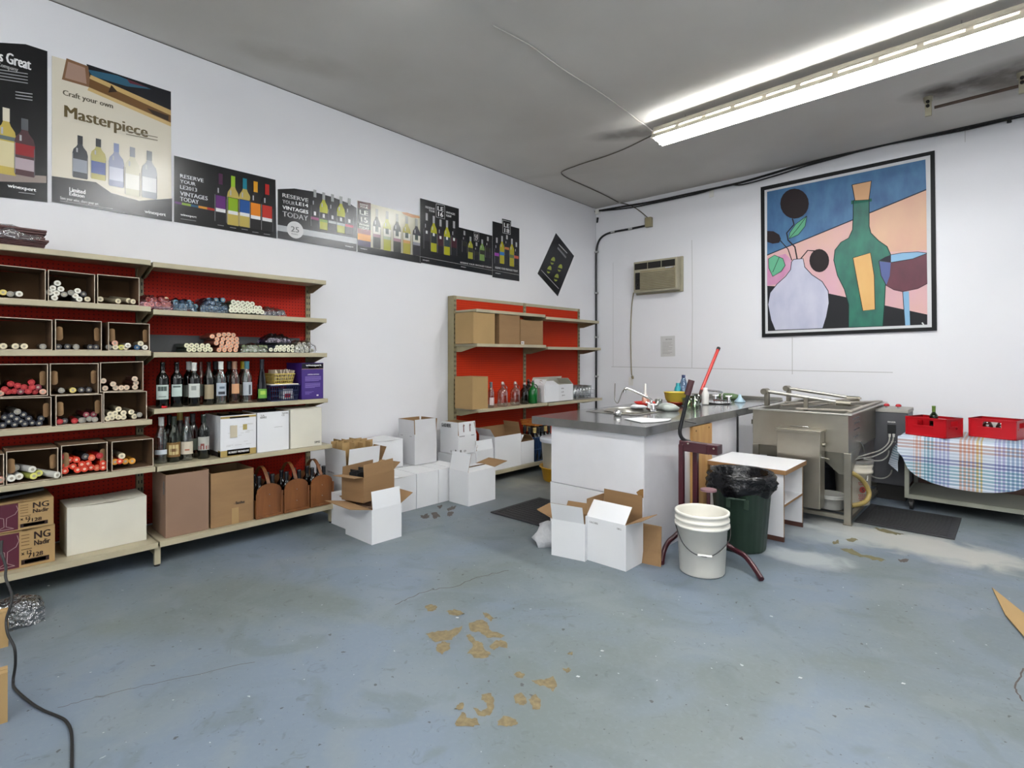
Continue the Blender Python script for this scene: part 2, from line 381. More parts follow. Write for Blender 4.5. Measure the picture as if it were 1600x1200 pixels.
# bare patches where the floor paint has come away: thin chips sit just proud of the film
def blob(pts, jit, seed, sub=4):
    rnd = random.Random(seed); out = []; n = len(pts)
    for i in range(n):
        a = Vector(pts[i]); b_ = Vector(pts[(i+1) % n])
        for k in range(sub):
            p = a.lerp(b_, k/sub); out.append((p.x+rnd.uniform(-jit, jit), p.y+rnd.uniform(-jit, jit)))
    return out
PATCH = [  # zoomed outlines of the bare places, in photograph pixels x4 from (600, 880)
    [(250, 272), (290, 255), (330, 268), (322, 295), (275, 297)], [(390, 298), (440, 290), (508, 312), (460, 330), (410, 322)],
    [(615, 310), (640, 310), (692, 345), (670, 362), (630, 335)], [(262, 440), (340, 425), (400, 420), (490, 395), (470, 430), (420, 480), (320, 490), (280, 465)],
    [(330, 515), (360, 490), (410, 495), (412, 535), (360, 568), (325, 545)], [(530, 370), (600, 352), (650, 372), (655, 415), (760, 450), (720, 468), (650, 465), (600, 435), (540, 420)],
    [(512, 450), (540, 440), (575, 485), (620, 500), (620, 530), (665, 560), (650, 590), (580, 597), (520, 560), (560, 520), (530, 480)],
    [(660, 520), (700, 485), (740, 480), (775, 510), (770, 535), (720, 520), (680, 545)], [(815, 690), (845, 676), (885, 695), (865, 718), (825, 712)],
    [(920, 730), (1000, 728), (1060, 708), (1085, 760), (1060, 800), (1020, 775), (960, 760)], [(1110, 660), (1160, 655), (1165, 675), (1140, 685)],
    [(610, 820), (670, 808), (685, 850), (690, 910), (660, 950), (590, 955), (555, 905), (580, 905), (610, 930), (650, 900), (640, 870), (612, 850)],
    [(810, 830), (855, 805), (895, 840), (890, 880), (850, 888), (820, 870)], [(905, 850), (945, 820), (985, 860), (970, 910), (930, 915), (920, 880)],
    [(440, 910), (475, 870), (500, 875), (495, 915), (465, 915)], [(440, 1005), (480, 935), (500, 930), (520, 970), (580, 965), (600, 1010), (560, 1020), (450, 1020)],
    [(710, 990), (750, 955), (820, 970), (840, 1005), (780, 1020), (715, 1015)], [(1145, 560), (1180, 555), (1175, 570), (1150, 572)]]
for i, p in enumerate(PATCH):
    pts = [PZ(600+x/4, 880+y/4, 0.0008) for x, y in blob(p, 5, i)]
    a = MB(); a.poly(pts, M_floor_tan); a.build('bare_patch', FLOOR)
M_ptd = mat('dark_scuff', '#544b46', 0.8, vary=.3, scale=40); M_pto = mat('ochre_stain', '#6d6648', 0.8, vary=0.2, scale=30)
for i, (p, mt) in enumerate((([(656, 806), (668, 803), (672, 808), (660, 810)], M_ptd), ([(672, 801), (682, 800), (687, 807), (678, 811), (676, 806)], M_ptd), ([(683, 791), (690, 789), (692, 792), (686, 794)], M_ptd), ([(697, 795), (706, 791), (714, 791), (708, 797), (701, 798)], M_ptd), ([(700, 800), (709, 799), (706, 806), (699, 806)], M_ptd),
        ([(1320, 842), (1335, 840), (1341, 844), (1330, 847)], M_pto), ([(1300, 846), (1310, 844), (1312, 850), (1303, 850)], M_pto),
        ([(1313, 857), (1330, 858), (1345, 866), (1362, 868), (1384, 875), (1375, 877), (1360, 873), (1340, 869), (1325, 863)], M_pto),
        ([(1403, 874), (1420, 873), (1418, 878), (1408, 879)], M_ptd), ([(1363, 824), (1385, 828), (1412, 834), (1400, 836), (1375, 830)], M_pto))):
    pts = [PZ(x, y, 0.0008) for x, y in blob(p, 1.2, i+50)]
    a = MB(); a.poly(pts, mt); a.build('stain', FLOOR)
def crack(pts, wd, seed):
    rnd = random.Random(seed); P = []
    for i in range(len(pts)-1):
        for k in range(8):
            t = k/8; P.append(PZ(pts[i][0]*(1-t)+pts[i+1][0]*t+rnd.uniform(-1.5, 1.5), pts[i][1]*(1-t)+pts[i+1][1]*t+rnd.uniform(-1.2, 1.2), 0.001))
    a = MB(); a.line(P, wd, M_ptd, (0, 0, 1)); a.build('crack', FLOOR)
crack([(618, 945), (660, 925), (715, 915), (750, 900), (800, 890)], 0.005, 3); crack([(1600, 1045), (1585, 1075), (1600, 1100)], 0.006, 4)
crack([(90, 1105), (150, 1090), (250, 1065), (420, 1030)], 0.003, 5)
# ---------------------------------------------------------------- strip lights
M_tube = mat('fluorescent_tube', '#ffffff', 0.4, emit=((0.965, 0.985, 1.0), TUBE_POWER))
M_hood = mat('white_reflector', '#d9d7cf', 0.4); M_hoodo = mat('beige_hood', '#a9a394', 0.5, vary=0.1)
def strip_light(x0, x1, y, zt, rot, label, group=None, bare=False, low=0.0, caps=True):
    """a hung strip: channel, slotted near wing, deeper far wing, two tubes"""
    t = thing('strip_light', label, 'light', (x0, y, zt), rot, group); L = x1-x0
    m = MB(); m.box(0, L, 0.0, 0.09, -0.035, 0.03, M_hoodo); m.build('channel', t, local=True, bevel=0.004)
    # near wing: solid band, a row of open slots, lower band
    m = MB()
    def band(z0, z1, y0, y1, xa, xb): m.prism([(xa, y0, z0), (xb, y0, z0), (xb, y1, z1), (xa, y1, z1)], (0, 0.003, 0.0), M_hoodo, M_hood)
    band(0.0, -0.024, 0.0, -0.02, 0, L)
    n = int(L/0.235); st = L/n
    for i in range(n+1):
        c = i*st; band(-0.024, -0.043, -0.02, -0.028, max(0, c-0.02), min(L, c+0.02))
    band(-0.043, -0.085, -0.028, -0.05, 0, L)
    if not bare: m.build('near_wing', t, local=True)
    m = MB()
    m.prism([(0, 0.09, 0), (L, 0.09, 0), (L, 0.155, -0.105), (0, 0.155, -0.105)], (0, 0.003, 0), M_hood); 
    if not bare: m.build('far_wing', t, local=True)
    m = MB(); m.prism([(0, 0.01, -0.03), (0, 0.09, -0.03), (0, 0.13, -0.09), (0, -0.03, -0.07)], (-0.006, 0, 0), M_hoodo); m.prism([(L, 0.01, -0.03), (L, 0.09, -0.03), (L, 0.13, -0.09), (L, -0.03, -0.07)], (0.006, 0, 0), M_hoodo); 
    if caps: m.build('end_cap', t, local=True)
    for yy, zz in ((0.01, -0.080), (0.085, -0.095)):
        m = MB(); zz -= low; m.cyl((0.02, yy, zz), (L-0.02, yy, zz), 0.019, 0.019, M_tube, 12); m.build('tube', t, local=True)
    for xx in (0.3, L-0.3):
        m = MB(); hh = cz(y)-zt; m.cyl((xx, 0.045, 0.03), (xx, 0.045, hh), 0.004, 0.004, M_chrome, 6); m.build('hanger', t, local=True)
    return t
strip_light(-2.49, 0.05, 4.65, 3.44, -0.045, 'long white fluorescent strip light hung under the ceiling, brightly lit, near wing slotted')
strip_light(-2.3, 0.15, 1.62, 3.40, 0.0, 'lit strip light of the middle row nearest the left wall, above the camera', 'strip lights of the middle row', low=.02, caps=False)
strip_light(0.2, 2.65, 1.62, 3.42, 0.0, 'lit strip light of the middle row on the right side, above the camera', 'strip lights of the middle row')
strip_light(-2.6, -0.1, -2.0, 3.45, 0.0, 'lit strip light of the rear row on the left, behind the camera', 'strip lights of the rear row', True)
strip_light(0.0, 2.5, -2.0, 3.45, 0.0, 'lit strip light of the rear row on the right, behind the camera', 'strip lights of the rear row', True)

# ---------------------------------------------------------------- printed boards on the left wall
INKR = [0.24, '']
def inkm(h): return mat('ink_'+INKR[1]+h.strip('#'), h, INKR[0], spec=0.5 if INKR[0] < .4 else .25)
K = '#121214'
class Board:
    """a printed board on a wall; pixel outlines are carried onto the wall plane and layered"""
    def __init__(s, name, label, cat, outline, color, plane='x', th=0.006, group=None, z0=0.0):
        s.pl = plane; s.lv = 0; s.th = th+z0; s.map = (lambda x, y: (x, y))
        P = [s.at(*p) for p in outline]; c = sum(P, Vector())/len(P)
        s.t = thing(name, label, cat, c, 0, group)
        s.n = Vector((1, 0, 0)) if plane == 'x' else Vector((0, -1, 0)); s.fr = LEFTW if plane == 'x' else BACKW
        m = MB(); m.prism(P, -s.n*(th-0.0008), inkm(color), inkm('#cfcfcf')); m.build('board', s.t)
        s.p = MB(); s.l = MB()
    def at(s, x, y, d=0.0):
        x, y = s.map(x, y); return PX(x, y, XL+s.th+d) if s.pl == 'x' else PY(x, y, YB-s.th-d)
    def zoom(s, ox, oy, k): s.map = lambda x, y: (ox+x/k, oy+y/k)
    def lift(s): s.lv += 0.00012; return s.lv
    def poly(s, pts, col): d = s.lift(); s.p.poly([s.at(x, y, d) for x, y in pts], inkm(col) if isinstance(col, str) else col)
    def line(s, pts, wd, col): d = s.lift(); s.p.line([s.at(x, y, d) for x, y in pts], wd, inkm(col), s.n)
    def text(s, t, x0, y0, x1, ytop, col='#dcdcdc'):
        """(x0,y0) baseline left, x1 right end, ytop top of the letters at x0"""
        a = s.at(x0, y0, 0.0016); b = s.at(x1, y0, 0.0016); c = s.at(x0, ytop, 0.0016)
        wd = (b-a).length if s.pl != 'x' else b.y-a.y
        m = MB(); m.text(t, a, wd, c.z-a.z, s.fr, inkm(col)); m.build('lettering', s.t)
    def bottle(s, cx, yb, yt, wpx, gl, cap, lab, capf=0.8):
        a = s.at(cx-wpx/2, yb); b = s.at(cx+wpx/2, yb); c = s.at(cx, yt); e = s.at(cx, yb); wd = (b-a).length/2; H = c.z-e.z
        ax = (s.fr @ Vector((1, 0, 0))); up = Vector((0, 0, 1))
        def sh(prof, col):
            d = s.lift(); L = [e+ax*(-r*wd)+up*(z*H)+s.n*d for r, z in prof]; Rr = [e+ax*(r*wd)+up*(z*H)+s.n*d for r, z in prof][::-1]
            s.p.poly(L+Rr, inkm(col))
        sh([(0.9, 0), (1, 0.03), (1, 0.56), (0.86, 0.66), (0.45, 0.74), (0.3, 0.8), (0.3, 1.0)], gl)
        if cap: sh([(0.34, capf), (0.34, 1.0)], cap)
        if lab:
            for (z0, z1, col, f) in lab: sh([(f, z0), (f, z1)], col)
        def hl(r0, r1, za, zb, col):
            d = s.lift(); s.p.poly([e+ax*(r0*wd)+up*(za*H)+s.n*d, e+ax*(r1*wd)+up*(za*H)+s.n*d, e+ax*(r1*wd)+up*(zb*H)+s.n*d, e+ax*(r0*wd)+up*(zb*H)+s.n*d], inkm(col))
        hl(-.97, -.90, .02, .56, '#8a8a8c'); hl(-.5, -.3, .60, .70, '#a9a9ac'); hl(.90, .97, .02, .5, '#5a5a5e')
    def done(s):
        if s.p.F: s.p.build('print', s.t)
        if s.l.F: s.l.build('lettering', s.t)
        return s.t
# 1 leftmost poster, cut by the edge of the photo
b = Board('poster', 'tall black poster cut by the left edge, with a yellow wine bottle', 'poster', [(-75, 62), (-75, 300), (74, 316), (74, 80), (40, 69)], K)
b.zoom(0, 60, 4.139)
b.poly([(-150, 860), (300, 890), (300, 935), (-150, 920)], '#8d7f78'); b.bottle(40, 880, 450, 130, '#b9a451', '#cfc9b4', [(0.12, 0.5, '#cfc49a', 0.98), (0.52, 0.58, '#5f6a6a', 1.0)])
b.bottle(160, 890, 520, 130, '#4b2f33', '#55575a', [(0.35, 0.55, '#8a1a22', 0.98), (0.1, 0.3, '#aa9aa0', 0.9)])
b.text("It's Great", -60, 130, 195, 55); b.text('Company', -20, 185, 115, 150, '#8f8f8f')
for i in range(4): b.line([(-60, 185+i*20+8), (180, 222+i*20+8)], 0.006, '#8a8a8a')
for i in range(3): b.line([(100, 345+i*20), (210, 360+i*20)], 0.006, '#9a9a9a')
b.text('winexpert', 48, 968, 232, 940, '#e8e8e8'); b.line([(120, 995), (225, 1008)], 0.003, '#aaaaaa'); b.done()
# 2 masterpiece poster
b = Board('poster', 'tall cream poster with Masterpiece script, gilt frame and five bottles', 'poster', [(81, 87), (81, 315), (268, 346), (267, 143)], '#cfc8b6')
b.zoom(0, 60, 4.139)
b.poly([(560, 165), (1105, 345), (1105, 480), (580, 250)], '#14161c'); b.poly([(565, 200), (760, 240), (980, 330), (820, 310), (600, 245)], '#2d5a70'); b.poly([(820, 262), (880, 285), (960, 320), (840, 290)], '#5b2a35')
b.poly([(430, 128), (570, 180), (590, 320), (400, 265)], '#7a5a40'); b.poly([(440, 150), (550, 190), (560, 295), (420, 255)], '#9d8070')
b.poly([(585, 235), (1105, 465), (1105, 500), (580, 260)], '#bfa067'); b.poly([(580, 260), (1105, 498), (1105, 545), (575, 315)], '#6a4a26'); b.poly([(575, 315), (1105, 545), (1105, 570), (565, 335)], '#c4a873')
b.poly([(720, 300), (760, 345), (700, 350)], '#2f2013'); b.poly([(950, 450), (1090, 500), (1090, 535), (990, 490)], '#2f2013')
b.poly([(335, 890), (620, 930), (720, 1000), (900, 1050), (1113, 1035), (1113, 1185), (335, 1056)], '#2b2b2e')
for cx, yb, yt, g, c, lb in ((518, 905, 630, '#2c3036', '#23252a', '#8a8f98'), (636, 915, 650, '#a59c5a', '#2c2c30', '#3c4f8c'), (752, 960, 680, '#8a8fa6', '#7c86a8', '#b9bccb'), (856, 1020, 705, '#bdb9a2', '#8d9096', '#d2d0c6'), (965, 1035, 730, '#8f9298', '#6f7378', '#c9c9c9')):
    b.bottle(cx, yb, yt, 98, g, c, [(0.14, 0.44, lb, 0.95)])
b.text('Craft your own', 405, 375, 728, 330, '#5c5648'); b.text('Masterpiece', 415, 530, 950, 430, '#5a4c2a')
for i in range(2): b.line([(815, 598+i*20), (1020, 640+i*20)], 0.006, '#77705f')
b.text('Limited', 448, 990, 550, 962, '#e6e6e6'); b.text('Edition', 448, 1015, 545, 992, '#e6e6e6')
b.text('Save your wine, share your art', 388, 1045, 635, 1020, '#bdbdbd'); b.line([(388, 1050), (730, 1102)], 0.003, '#a0a0a0'); b.text('winexpert', 935, 1135, 1070, 1108, '#d8d8d8'); b.done()
# 3 LE2013
b = Board('poster', 'wide black poster of five bottles with purple, green, blue, yellow, red caps', 'poster', [(272, 243), (272, 346.5), (432, 372.5), (430.5, 281)], K)
b.zoom(270, 240, 9.229)
for s_, x0, yb, x1, yt in (('RESERVE', 105, 345, 440, 290), ('YOUR', 105, 420, 325, 370), ('LE2013', 105, 505, 345, 450), ('VINTAGES', 105, 600, 500, 540), ('TODAY', 105, 680, 370, 620)): b.text(s_, x0, yb, x1, yt, '#c9cbd0')
for x0, x1, c in ((30, 130, '#5a2f66'), (130, 260, '#7f9a3a'), (260, 370, '#23506a'), (370, 495, '#c98a2a'), (495, 600, '#a82a20')):
    f = lambda x: 705+(x-130)*0.19
    b.poly([(x0, f(x0)), (x1, f(x1)), (x1, f(x1)+32), (x0, f(x0)+32)], c)
for cx, yb, yt, g, c, lb in ((690, 1000, 290, '#1c1a1e', '#47223f', '#5f2a6e'), (868, 1035, 325, '#b3a052', '#8fb52a', '#86a81e'), (1037, 1060, 360, '#b3a052', '#16788a', '#1f4f90'), (1192, 1100, 405, '#201d1d', '#d79a1c', '#d9801c'), (1357, 1130, 445, '#1b1a1a', '#b3231e', '#b52a20')):
    b.bottle(cx, yb, yt, 172, g, c, [(0.28, 0.56, K, 0.98), (0.22, 0.3, '#d8d8d8', 0.8), (0.29, 0.55, lb, 0.8)], 0.78)
    b.line([(cx-45, yb+28), (cx+45, yb+42)], 0.004, '#9a9a9a')
b.text('winexpert', 110, 900, 340, 862, '#dcdcdc'); b.line([(110, 940), (335, 972)], 0.004, '#8a8a8a'); b.done()
# 4 LE14
out = [(434, 295.5), (434, 372), (557, 393), (557, 325), (548, 319), (520, 308), (488, 299), (460, 294.5)]
b = Board('poster', 'black poster with arched top, LE14 lettering, a silver seal and green bottles', 'poster', out, K)
b.zoom(430, 285, 10.44)
b.poly([(38, 690), (1325, 910), (1325, 1005), (38, 785)], '#a9abad'); b.poly([(38, 787), (1325, 1007), (1325, 1128), (38, 910)], '#3a3a3c')
cp = [(325+135*math.cos(a*math.pi/12), 775+138*math.sin(a*math.pi/12)+0.17*135*math.cos(a*math.pi/12)) for a in range(24)]; b.poly(cp, '#c4c4c4')
b.text('25', 255, 800, 385, 710, '#6c6c6c'); b.text('YEARS', 255, 845, 370, 822, '#7a7a7a')
for s_, x0, yb, x1, yt, c in (('RESERVE', 118, 235, 535, 172, '#c9c9c9'), ('YOUR', 118, 335, 318, 275, '#a8a8a8'), ('LE14', 335, 365, 535, 310, '#f0f0f0'), ('VINTAGES', 118, 430, 535, 372, '#f0f0f0'), ('TODAY', 118, 550, 530, 465, '#a8a8a8')): b.text(s_, x0, yb, x1, yt, c)
for cx, yb, yt, g, lb in ((648, 735, 120, '#17161a', '#8c3d68'), (790, 770, 165, '#a3a51e', '#7f9c3a'), (932, 790, 195, '#17161a', '#9aa0a0'), (1070, 825, 230, '#a3a51e', '#9aa0a0'), (1205, 850, 262, '#17161a', '#b03a50')):
    b.bottle(cx, yb, yt, 135, g, '#9a9c9a', [(0.2, 0.45, K, 1.0), (0.2, 0.27, lb, 1.0), (0.32, 0.42, '#c9c9c9', 0.25)], 0.8)
b.text('winexpert', 1140, 1050, 1275, 1022, '#c9c9c9'); b.done()
# 5 LE15
b = Board('poster', 'long cream poster with LE15 on a striped side panel and black base band', 'poster', [(558.5, 313), (558.5, 393), (658, 411.5), (657, 337), (640, 334)], '#b9b49c')
b.zoom(555, 300, 10.91)
b.poly([(42, 150), (265, 190), (265, 300), (42, 265)], '#4a1418'); b.poly([(42, 265), (265, 300), (265, 560), (42, 520)], '#141c18'); b.poly([(42, 520), (265, 560), (265, 650), (42, 615)], '#1f3320')
b.poly([(42, 615), (265, 650), (265, 740), (42, 700)], '#7a2418'); b.poly([(42, 700), (265, 740), (265, 850), (42, 810)], '#d08a1c'); b.poly([(42, 810), (265, 850), (265, 945), (42, 905)], '#33264e')
b.poly([(42, 905), (1125, 1100), (1125, 1215), (42, 1020)], '#19191b')
for s_, x0, yb, x1, yt in (('RESERVE', 80, 215, 215, 190), ('YOUR', 80, 260, 215, 225), ('LE', 75, 375, 215, 300), ('15', 95, 505, 210, 420), ('VINTAGES', 60, 560, 235, 530), ('TODAY', 60, 620, 235, 575)): b.text(s_, x0, yb, x1, yt, '#dcdcd2')
b.poly([(790, 345), (880, 350), (1100, 420), (1100, 445), (960, 435), (830, 380)], '#b07a48')
for cx, yb, yt, g, lb in ((368, 960, 290, '#33352f', '#8a6a72'), (543, 1000, 330, '#a3a23a', '#9aa38a'), (713, 1030, 375, '#33352f', '#94707a'), (875, 1055, 415, '#a3993a', '#b98a4a'), (1040, 1085, 460, '#2c2a30', '#8a8a92')):
    b.bottle(cx, yb, yt, 132, g, '#8b8c84', [(0.36, 0.55, '#c9c6b8', 0.95), (0.28, 0.36, lb, 0.95), (0.42, 0.56, '#2a3a34', 0.4)], 0.8)
b.text('winexpert', 85, 975, 205, 950, '#c9c9c9'); b.done()
# 6 LE16
b = Board('poster', 'tall black poster with LE16 in a square above five bottles', 'poster', [(656.5, 309.5), (656.5, 410), (717, 421), (717, 326)], K, z0=0.004)
b.zoom(555, 300, 10.91)
b.line([(1380, 200), (1525, 235), (1525, 460), (1380, 425), (1380, 200)], 0.005, '#c9c9c9'); b.text('LE', 1405, 310, 1500, 240, '#e6e6e6'); b.text('16', 1415, 410, 1495, 330, '#e6e6e6')
b.text('RESERVE', 1198, 270, 1355, 235, '#c4c4c4'); b.text('YOUR', 1255, 330, 1355, 295, '#c4c4c4'); b.text('VINTAGES', 1545, 360, 1700, 325, '#c4c4c4'); b.text('TODAY', 1545, 415, 1640, 380, '#c4c4c4')
for cx, yb, yt, g, lb in ((1218, 985, 360, '#1d1b20', '#2c2a2e'), (1338, 1020, 410, '#a0a01e', '#22282a'), (1452, 1060, 470, '#24191f', '#3a1a22'), (1562, 1075, 485, '#a0a01e', '#27343a'), (1680, 1095, 500, '#1d1b20', '#3a1a22')):
    b.bottle(cx, yb, yt, 105, g, '#9c9c9c', [(0.24, 0.52, lb, 0.95), (0.44, 0.52, '#c9c9c9', 0.3)], 0.8)
b.line([(1110, 1100), (1765, 1225)], 0.004, '#9a9a9a'); b.text('winexpert', 1150, 1170, 1260, 1145, '#c9c9c9'); b.done()
# 7 LE17, 8 LE18
b = Board('poster', 'low black poster with small LE17 square and five bottles, left of the LE18 poster', 'poster', [(717, 355), (717, 421), (770, 430.5), (770, 368.5)], K)
b.zoom(700, 330, 8)
b.line([(325, 262), (385, 275), (385, 380), (325, 368), (325, 262)], 0.005, '#8f8f8f'); b.text('LE', 335, 320, 375, 285); b.text('17', 338, 362, 372, 328)
for cx, yb, yt, g in ((205, 520, 245, '#201d22'), (280, 595, 320, '#8f9030'), (355, 620, 390, '#201d22'), (425, 620, 355, '#6f8a4a'), (495, 590, 320, '#241a1d')):
    b.bottle(cx, yb, yt, 62, g, '#8f8f8f', [(0.3, 0.5, '#2a2a22', 0.95)], 0.8)
b.text('RESERVE YOUR VINTAGES TODAY', 155, 650, 545, 630, '#bdbdbd'); b.line([(140, 660), (560, 742)], 0.004, '#8a8a8a'); b.text('winexpert', 160, 700, 225, 685, '#b9b9b9'); b.done()
b = Board('poster', 'black poster with LE18 tab sticking up above its top edge, last of the row', 'poster', [(769.5, 345.5), (769.5, 433), (811.5, 439.5), (811.5, 357), (798.5, 353.5), (798.5, 345), (784.5, 341.5), (784.5, 349.5)], K, z0=0.003)
b.zoom(700, 330, 8)
b.line([(685, 110), (780, 135), (780, 290), (685, 270), (685, 110)], 0.006, '#c9c9c9'); b.text('LE', 700, 195, 765, 145); b.text('18', 705, 262, 765, 210)
for cx, yb, yt, g, lb in ((610, 660, 330, '#1b1620', '#8d3f94'), (675, 655, 310, '#a0981e', '#2f6aa0'), (735, 560, 300, '#1c1c22', '#b06a3a'), (797, 690, 345, '#a0981e', '#5a6a3a'), (852, 680, 390, '#1b1620', '#b0503a')):
    b.bottle(cx, yb, yt, 58, g, '#a0a0a0', [(0.3, 0.42, lb, 1.0)], 0.8)
b.text('RESERVE YOUR VINTAGES TODAY', 590, 715, 870, 690, '#b4b4b4'); b.line([(560, 735), (895, 800)], 0.004, '#8a8a8a'); b.text('winexpert', 590, 780, 655, 765, '#b9b9b9'); b.done()
# 9 tilted poster
b = Board('poster', 'black LE20 poster hung askew as a diamond near the corner', 'poster', [(868.7, 364), (840, 427.5), (871.5, 463), (897, 400)], '#17171c')
b.zoom(700, 330, 8)
b.line([(1165, 735), (1385, 970)], 0.008, '#a8a8a8'); b.line([(1385, 415), (1490, 525)], 0.012, '#a8a8a8'); b.line([(1370, 455), (1475, 580)], 0.03, '#6a6a6e')
for cx, cy in ((1310, 620), (1265, 730), (1400, 710), (1355, 830)):
    b.poly([(cx+27*math.cos(a*math.pi/6)+.35*44*math.sin(a*math.pi/6)*-.6, cy+48*math.sin(a*math.pi/6)) for a in range(12)], '#8b9440')
    b.line([(cx-26, cy+6), (cx+28, cy+22)], .028, '#1c2018')
b.poly([(1180, 790), (1290, 880), (1270, 930), (1180, 830)], '#101015'); b.done()

# ---------------------------------------------------------------- mural painting on the back wall
def paintm(name, a, c, sc=1.3, rough=0.5):
    return mat(name, a, rough, color2=c, scale=sc, stretch=(2.2, 2, 1))
INKR = [0.55, 'matt_']
b = Board('painting', 'large black-framed painting of a green bottle, white vase and glass of red wine', 'painting', [(1188.5, 292.5), (1190.5, 527), (1464, 516.5), (1460.5, 235)], '#0f0f11', 'y', 0.02)
b.zoom(1170, 220, 3.75)
b.poly([(92, 290), (97, 1130), (1072, 1092), (1063, 84)], '#c9cacb')
b.poly([(107, 299), (107, 670), (1040, 287), (1035, 109)], paintm('paint_blue', '#3d7199', '#1f4f7c', 3))
b.poly([(107, 670), (107, 850), (470, 897), (800, 966), (1046, 1019), (1040, 287)], paintm('paint_pink', '#c99cab', '#cca58c', .9))
b.poly([(700, 424), (1040, 287), (1043, 640), (830, 650), (715, 545)], paintm('paint_peach', '#cda688', '#c89a86', 2))
b.poly([(108, 850), (112, 1115), (1046, 1077), (1046, 1018), (800, 965), (470, 895), (300, 860)], '#1c1c20')
b.line([(107, 670), (1040, 286)], 0.012, '#1a2430')
vase = [(262, 695), (318, 690), (328, 740), (370, 785), (430, 825), (465, 880), (470, 950), (455, 1030), (432, 1100), (155, 1110), (130, 1050), (112, 960), (125, 890), (165, 840), (215, 795), (245, 755), (250, 710)]
b.poly([(107, 690), (215, 662), (250, 700), (245, 755), (165, 840), (107, 850)], paintm('paint_rose', '#b8769c', '#c597ae', 3))
b.poly(vase, paintm('paint_vase', '#bcbdcc', '#a9abc0', 3)); b.line(vase+[vase[0]], 0.008, '#22242c')
bt = [(612, 350), (705, 343), (705, 500), (715, 540), (760, 585), (810, 620), (830, 665), (825, 760), (800, 850), (795, 960), (785, 1086), (585, 1093), (585, 960), (560, 870), (520, 790), (498, 700), (505, 640), (540, 595), (585, 570), (608, 520), (612, 440)]
b.poly(bt, paintm('paint_green', '#17705a', '#0d5348', 4)); b.poly([(600, 350), (720, 338), (720, 355), (600, 372)], '#0f5a4a')
b.line(bt+[bt[0]], 0.008, '#0c2a26')
b.poly([(605, 258), (718, 235), (704, 345), (622, 350)], '#c79c74'); b.line([(605, 258), (718, 235), (704, 345), (622, 350), (605, 258)], 0.008, '#1c1410')
b.poly([(610, 686), (713, 656), (735, 790), (740, 988), (668, 996), (640, 850)], paintm('paint_label', '#cf9f5c', '#d6ab68', 3)); b.line([(610, 686), (713, 656), (735, 790), (740, 988), (668, 996), (640, 850), (610, 686)], 0.007, '#3a2a14')
b.poly([(762, 705), (832, 712), (1043, 662), (1046, 835), (990, 865), (900, 883), (850, 872), (805, 845), (775, 790)], paintm('paint_wine', '#5c1c30', '#4a1426', 4))
b.poly([(763, 706), (832, 714), (826, 790), (806, 848), (775, 790)], '#55608f'); b.poly([(762, 702), (800, 680), (833, 668), (833, 713)], '#26252f')
b.poly([(833, 668), (900, 656), (990, 651), (1043, 660), (960, 692), (834, 713)], '#86aecb'); b.line([(833, 713), (960, 692), (1043, 660)], 0.007, '#1a2430')
b.line([(833, 668), (900, 656), (990, 651), (1043, 657)], 0.006, '#1a2430'); b.line([(762, 703), (775, 790), (806, 848), (850, 873), (900, 884), (990, 866), (1046, 836)], 0.006, '#2a1018')
b.poly([(902, 885), (938, 882), (945, 1080), (915, 1082)], '#7fa9c8'); b.line([(902, 885), (915, 1082)], 0.006, '#1a2430')
def ell(cx, cy, rx, ry, n=20): return [(cx+rx*math.cos(2*math.pi*i/n), cy+ry*math.sin(2*math.pi*i/n)) for i in range(n)]
for pts, wd in (([(255, 455), (265, 490), (222, 540), (230, 582), (270, 622), (283, 692)], 0.014), ([(183, 583), (230, 635), (252, 700)], 0.010), ([(385, 645), (345, 642), (305, 690)], 0.012)): b.line(pts, wd, '#171418')
for e in (ell(268, 368, 84, 88), ell(413, 702, 58, 68), [(107, 528), (145, 530), (178, 550), (188, 575), (178, 597), (140, 603), (107, 592)]): b.poly(e, '#1f1417')
lf = [(340, 440), (330, 500), (290, 550), (235, 574), (240, 540), (275, 488)]; b.poly(lf, '#5aa07c'); b.line(lf+[lf[0]], 0.006, '#16261e'); b.line([(340, 440), (285, 515), (235, 574)], 0.006, '#16261e')
lf = [(115, 692), (150, 670), (200, 690), (213, 730), (190, 765), (140, 795), (117, 745)]; b.poly(lf, '#5fa683'); b.line(lf+[lf[0]], 0.006, '#16261e'); b.line([(178, 682), (140, 770)], 0.006, '#16261e')
b.line([(1015, 1065), (1025, 1078)], 0.012, '#c9c9c9'); b.done()

# ---------------------------------------------------------------- back wall: air conditioner, conduit, cables, notice
M_acb = mat('aged_cream', '#a09a84', 0.5, vary=0.12); M_acg = mat('tan_grille', '#8d8163', 0.5, vary=0.1)
INKR = [0.24, '']
y1 = YB-0.13; A = PY(990, 410, y1); B = PY(1058, 400, y1); Z0 = PY(990, 458, y1).z; Z1 = A.z; X0, X1 = A.x, B.x
ac = thing('air_conditioner', 'old cream window air conditioner set in the back wall', 'air conditioner', ((X0+X1)/2, YB, Z0))
m = MB(); m.box(X0, X1, y1, YB, Z0, Z1, M_acb); m.box(X0-.02, X1+.03, YB-.03, YB-.001, Z0-.02, Z1+.02, M_acb); m.build('casing', ac, bevel=0.006)
wd = X1-X0; hh = Z1-Z0
for i in range(3):
    m = MB(); a = X0+wd*(0.03+i*0.315); m.box(a, a+wd*0.295, y1-.006, y1+.004, Z1-hh*0.26, Z1-hh*0.06, M_dark); m.build('air_vent', ac)
m = MB(); m.box(X0+wd*0.05, X0+wd*0.15, y1-.012, y1+.002, Z0+hh*0.1, Z1-hh*0.36, M_dark)
for z in (0.25, 0.42): m.cyl((X0+wd*.1, y1-.03, Z0+hh*z), (X0+wd*.1, y1-.01, Z0+hh*z), .014, .016, M_blackm, 12)
m.build('control_panel', ac)
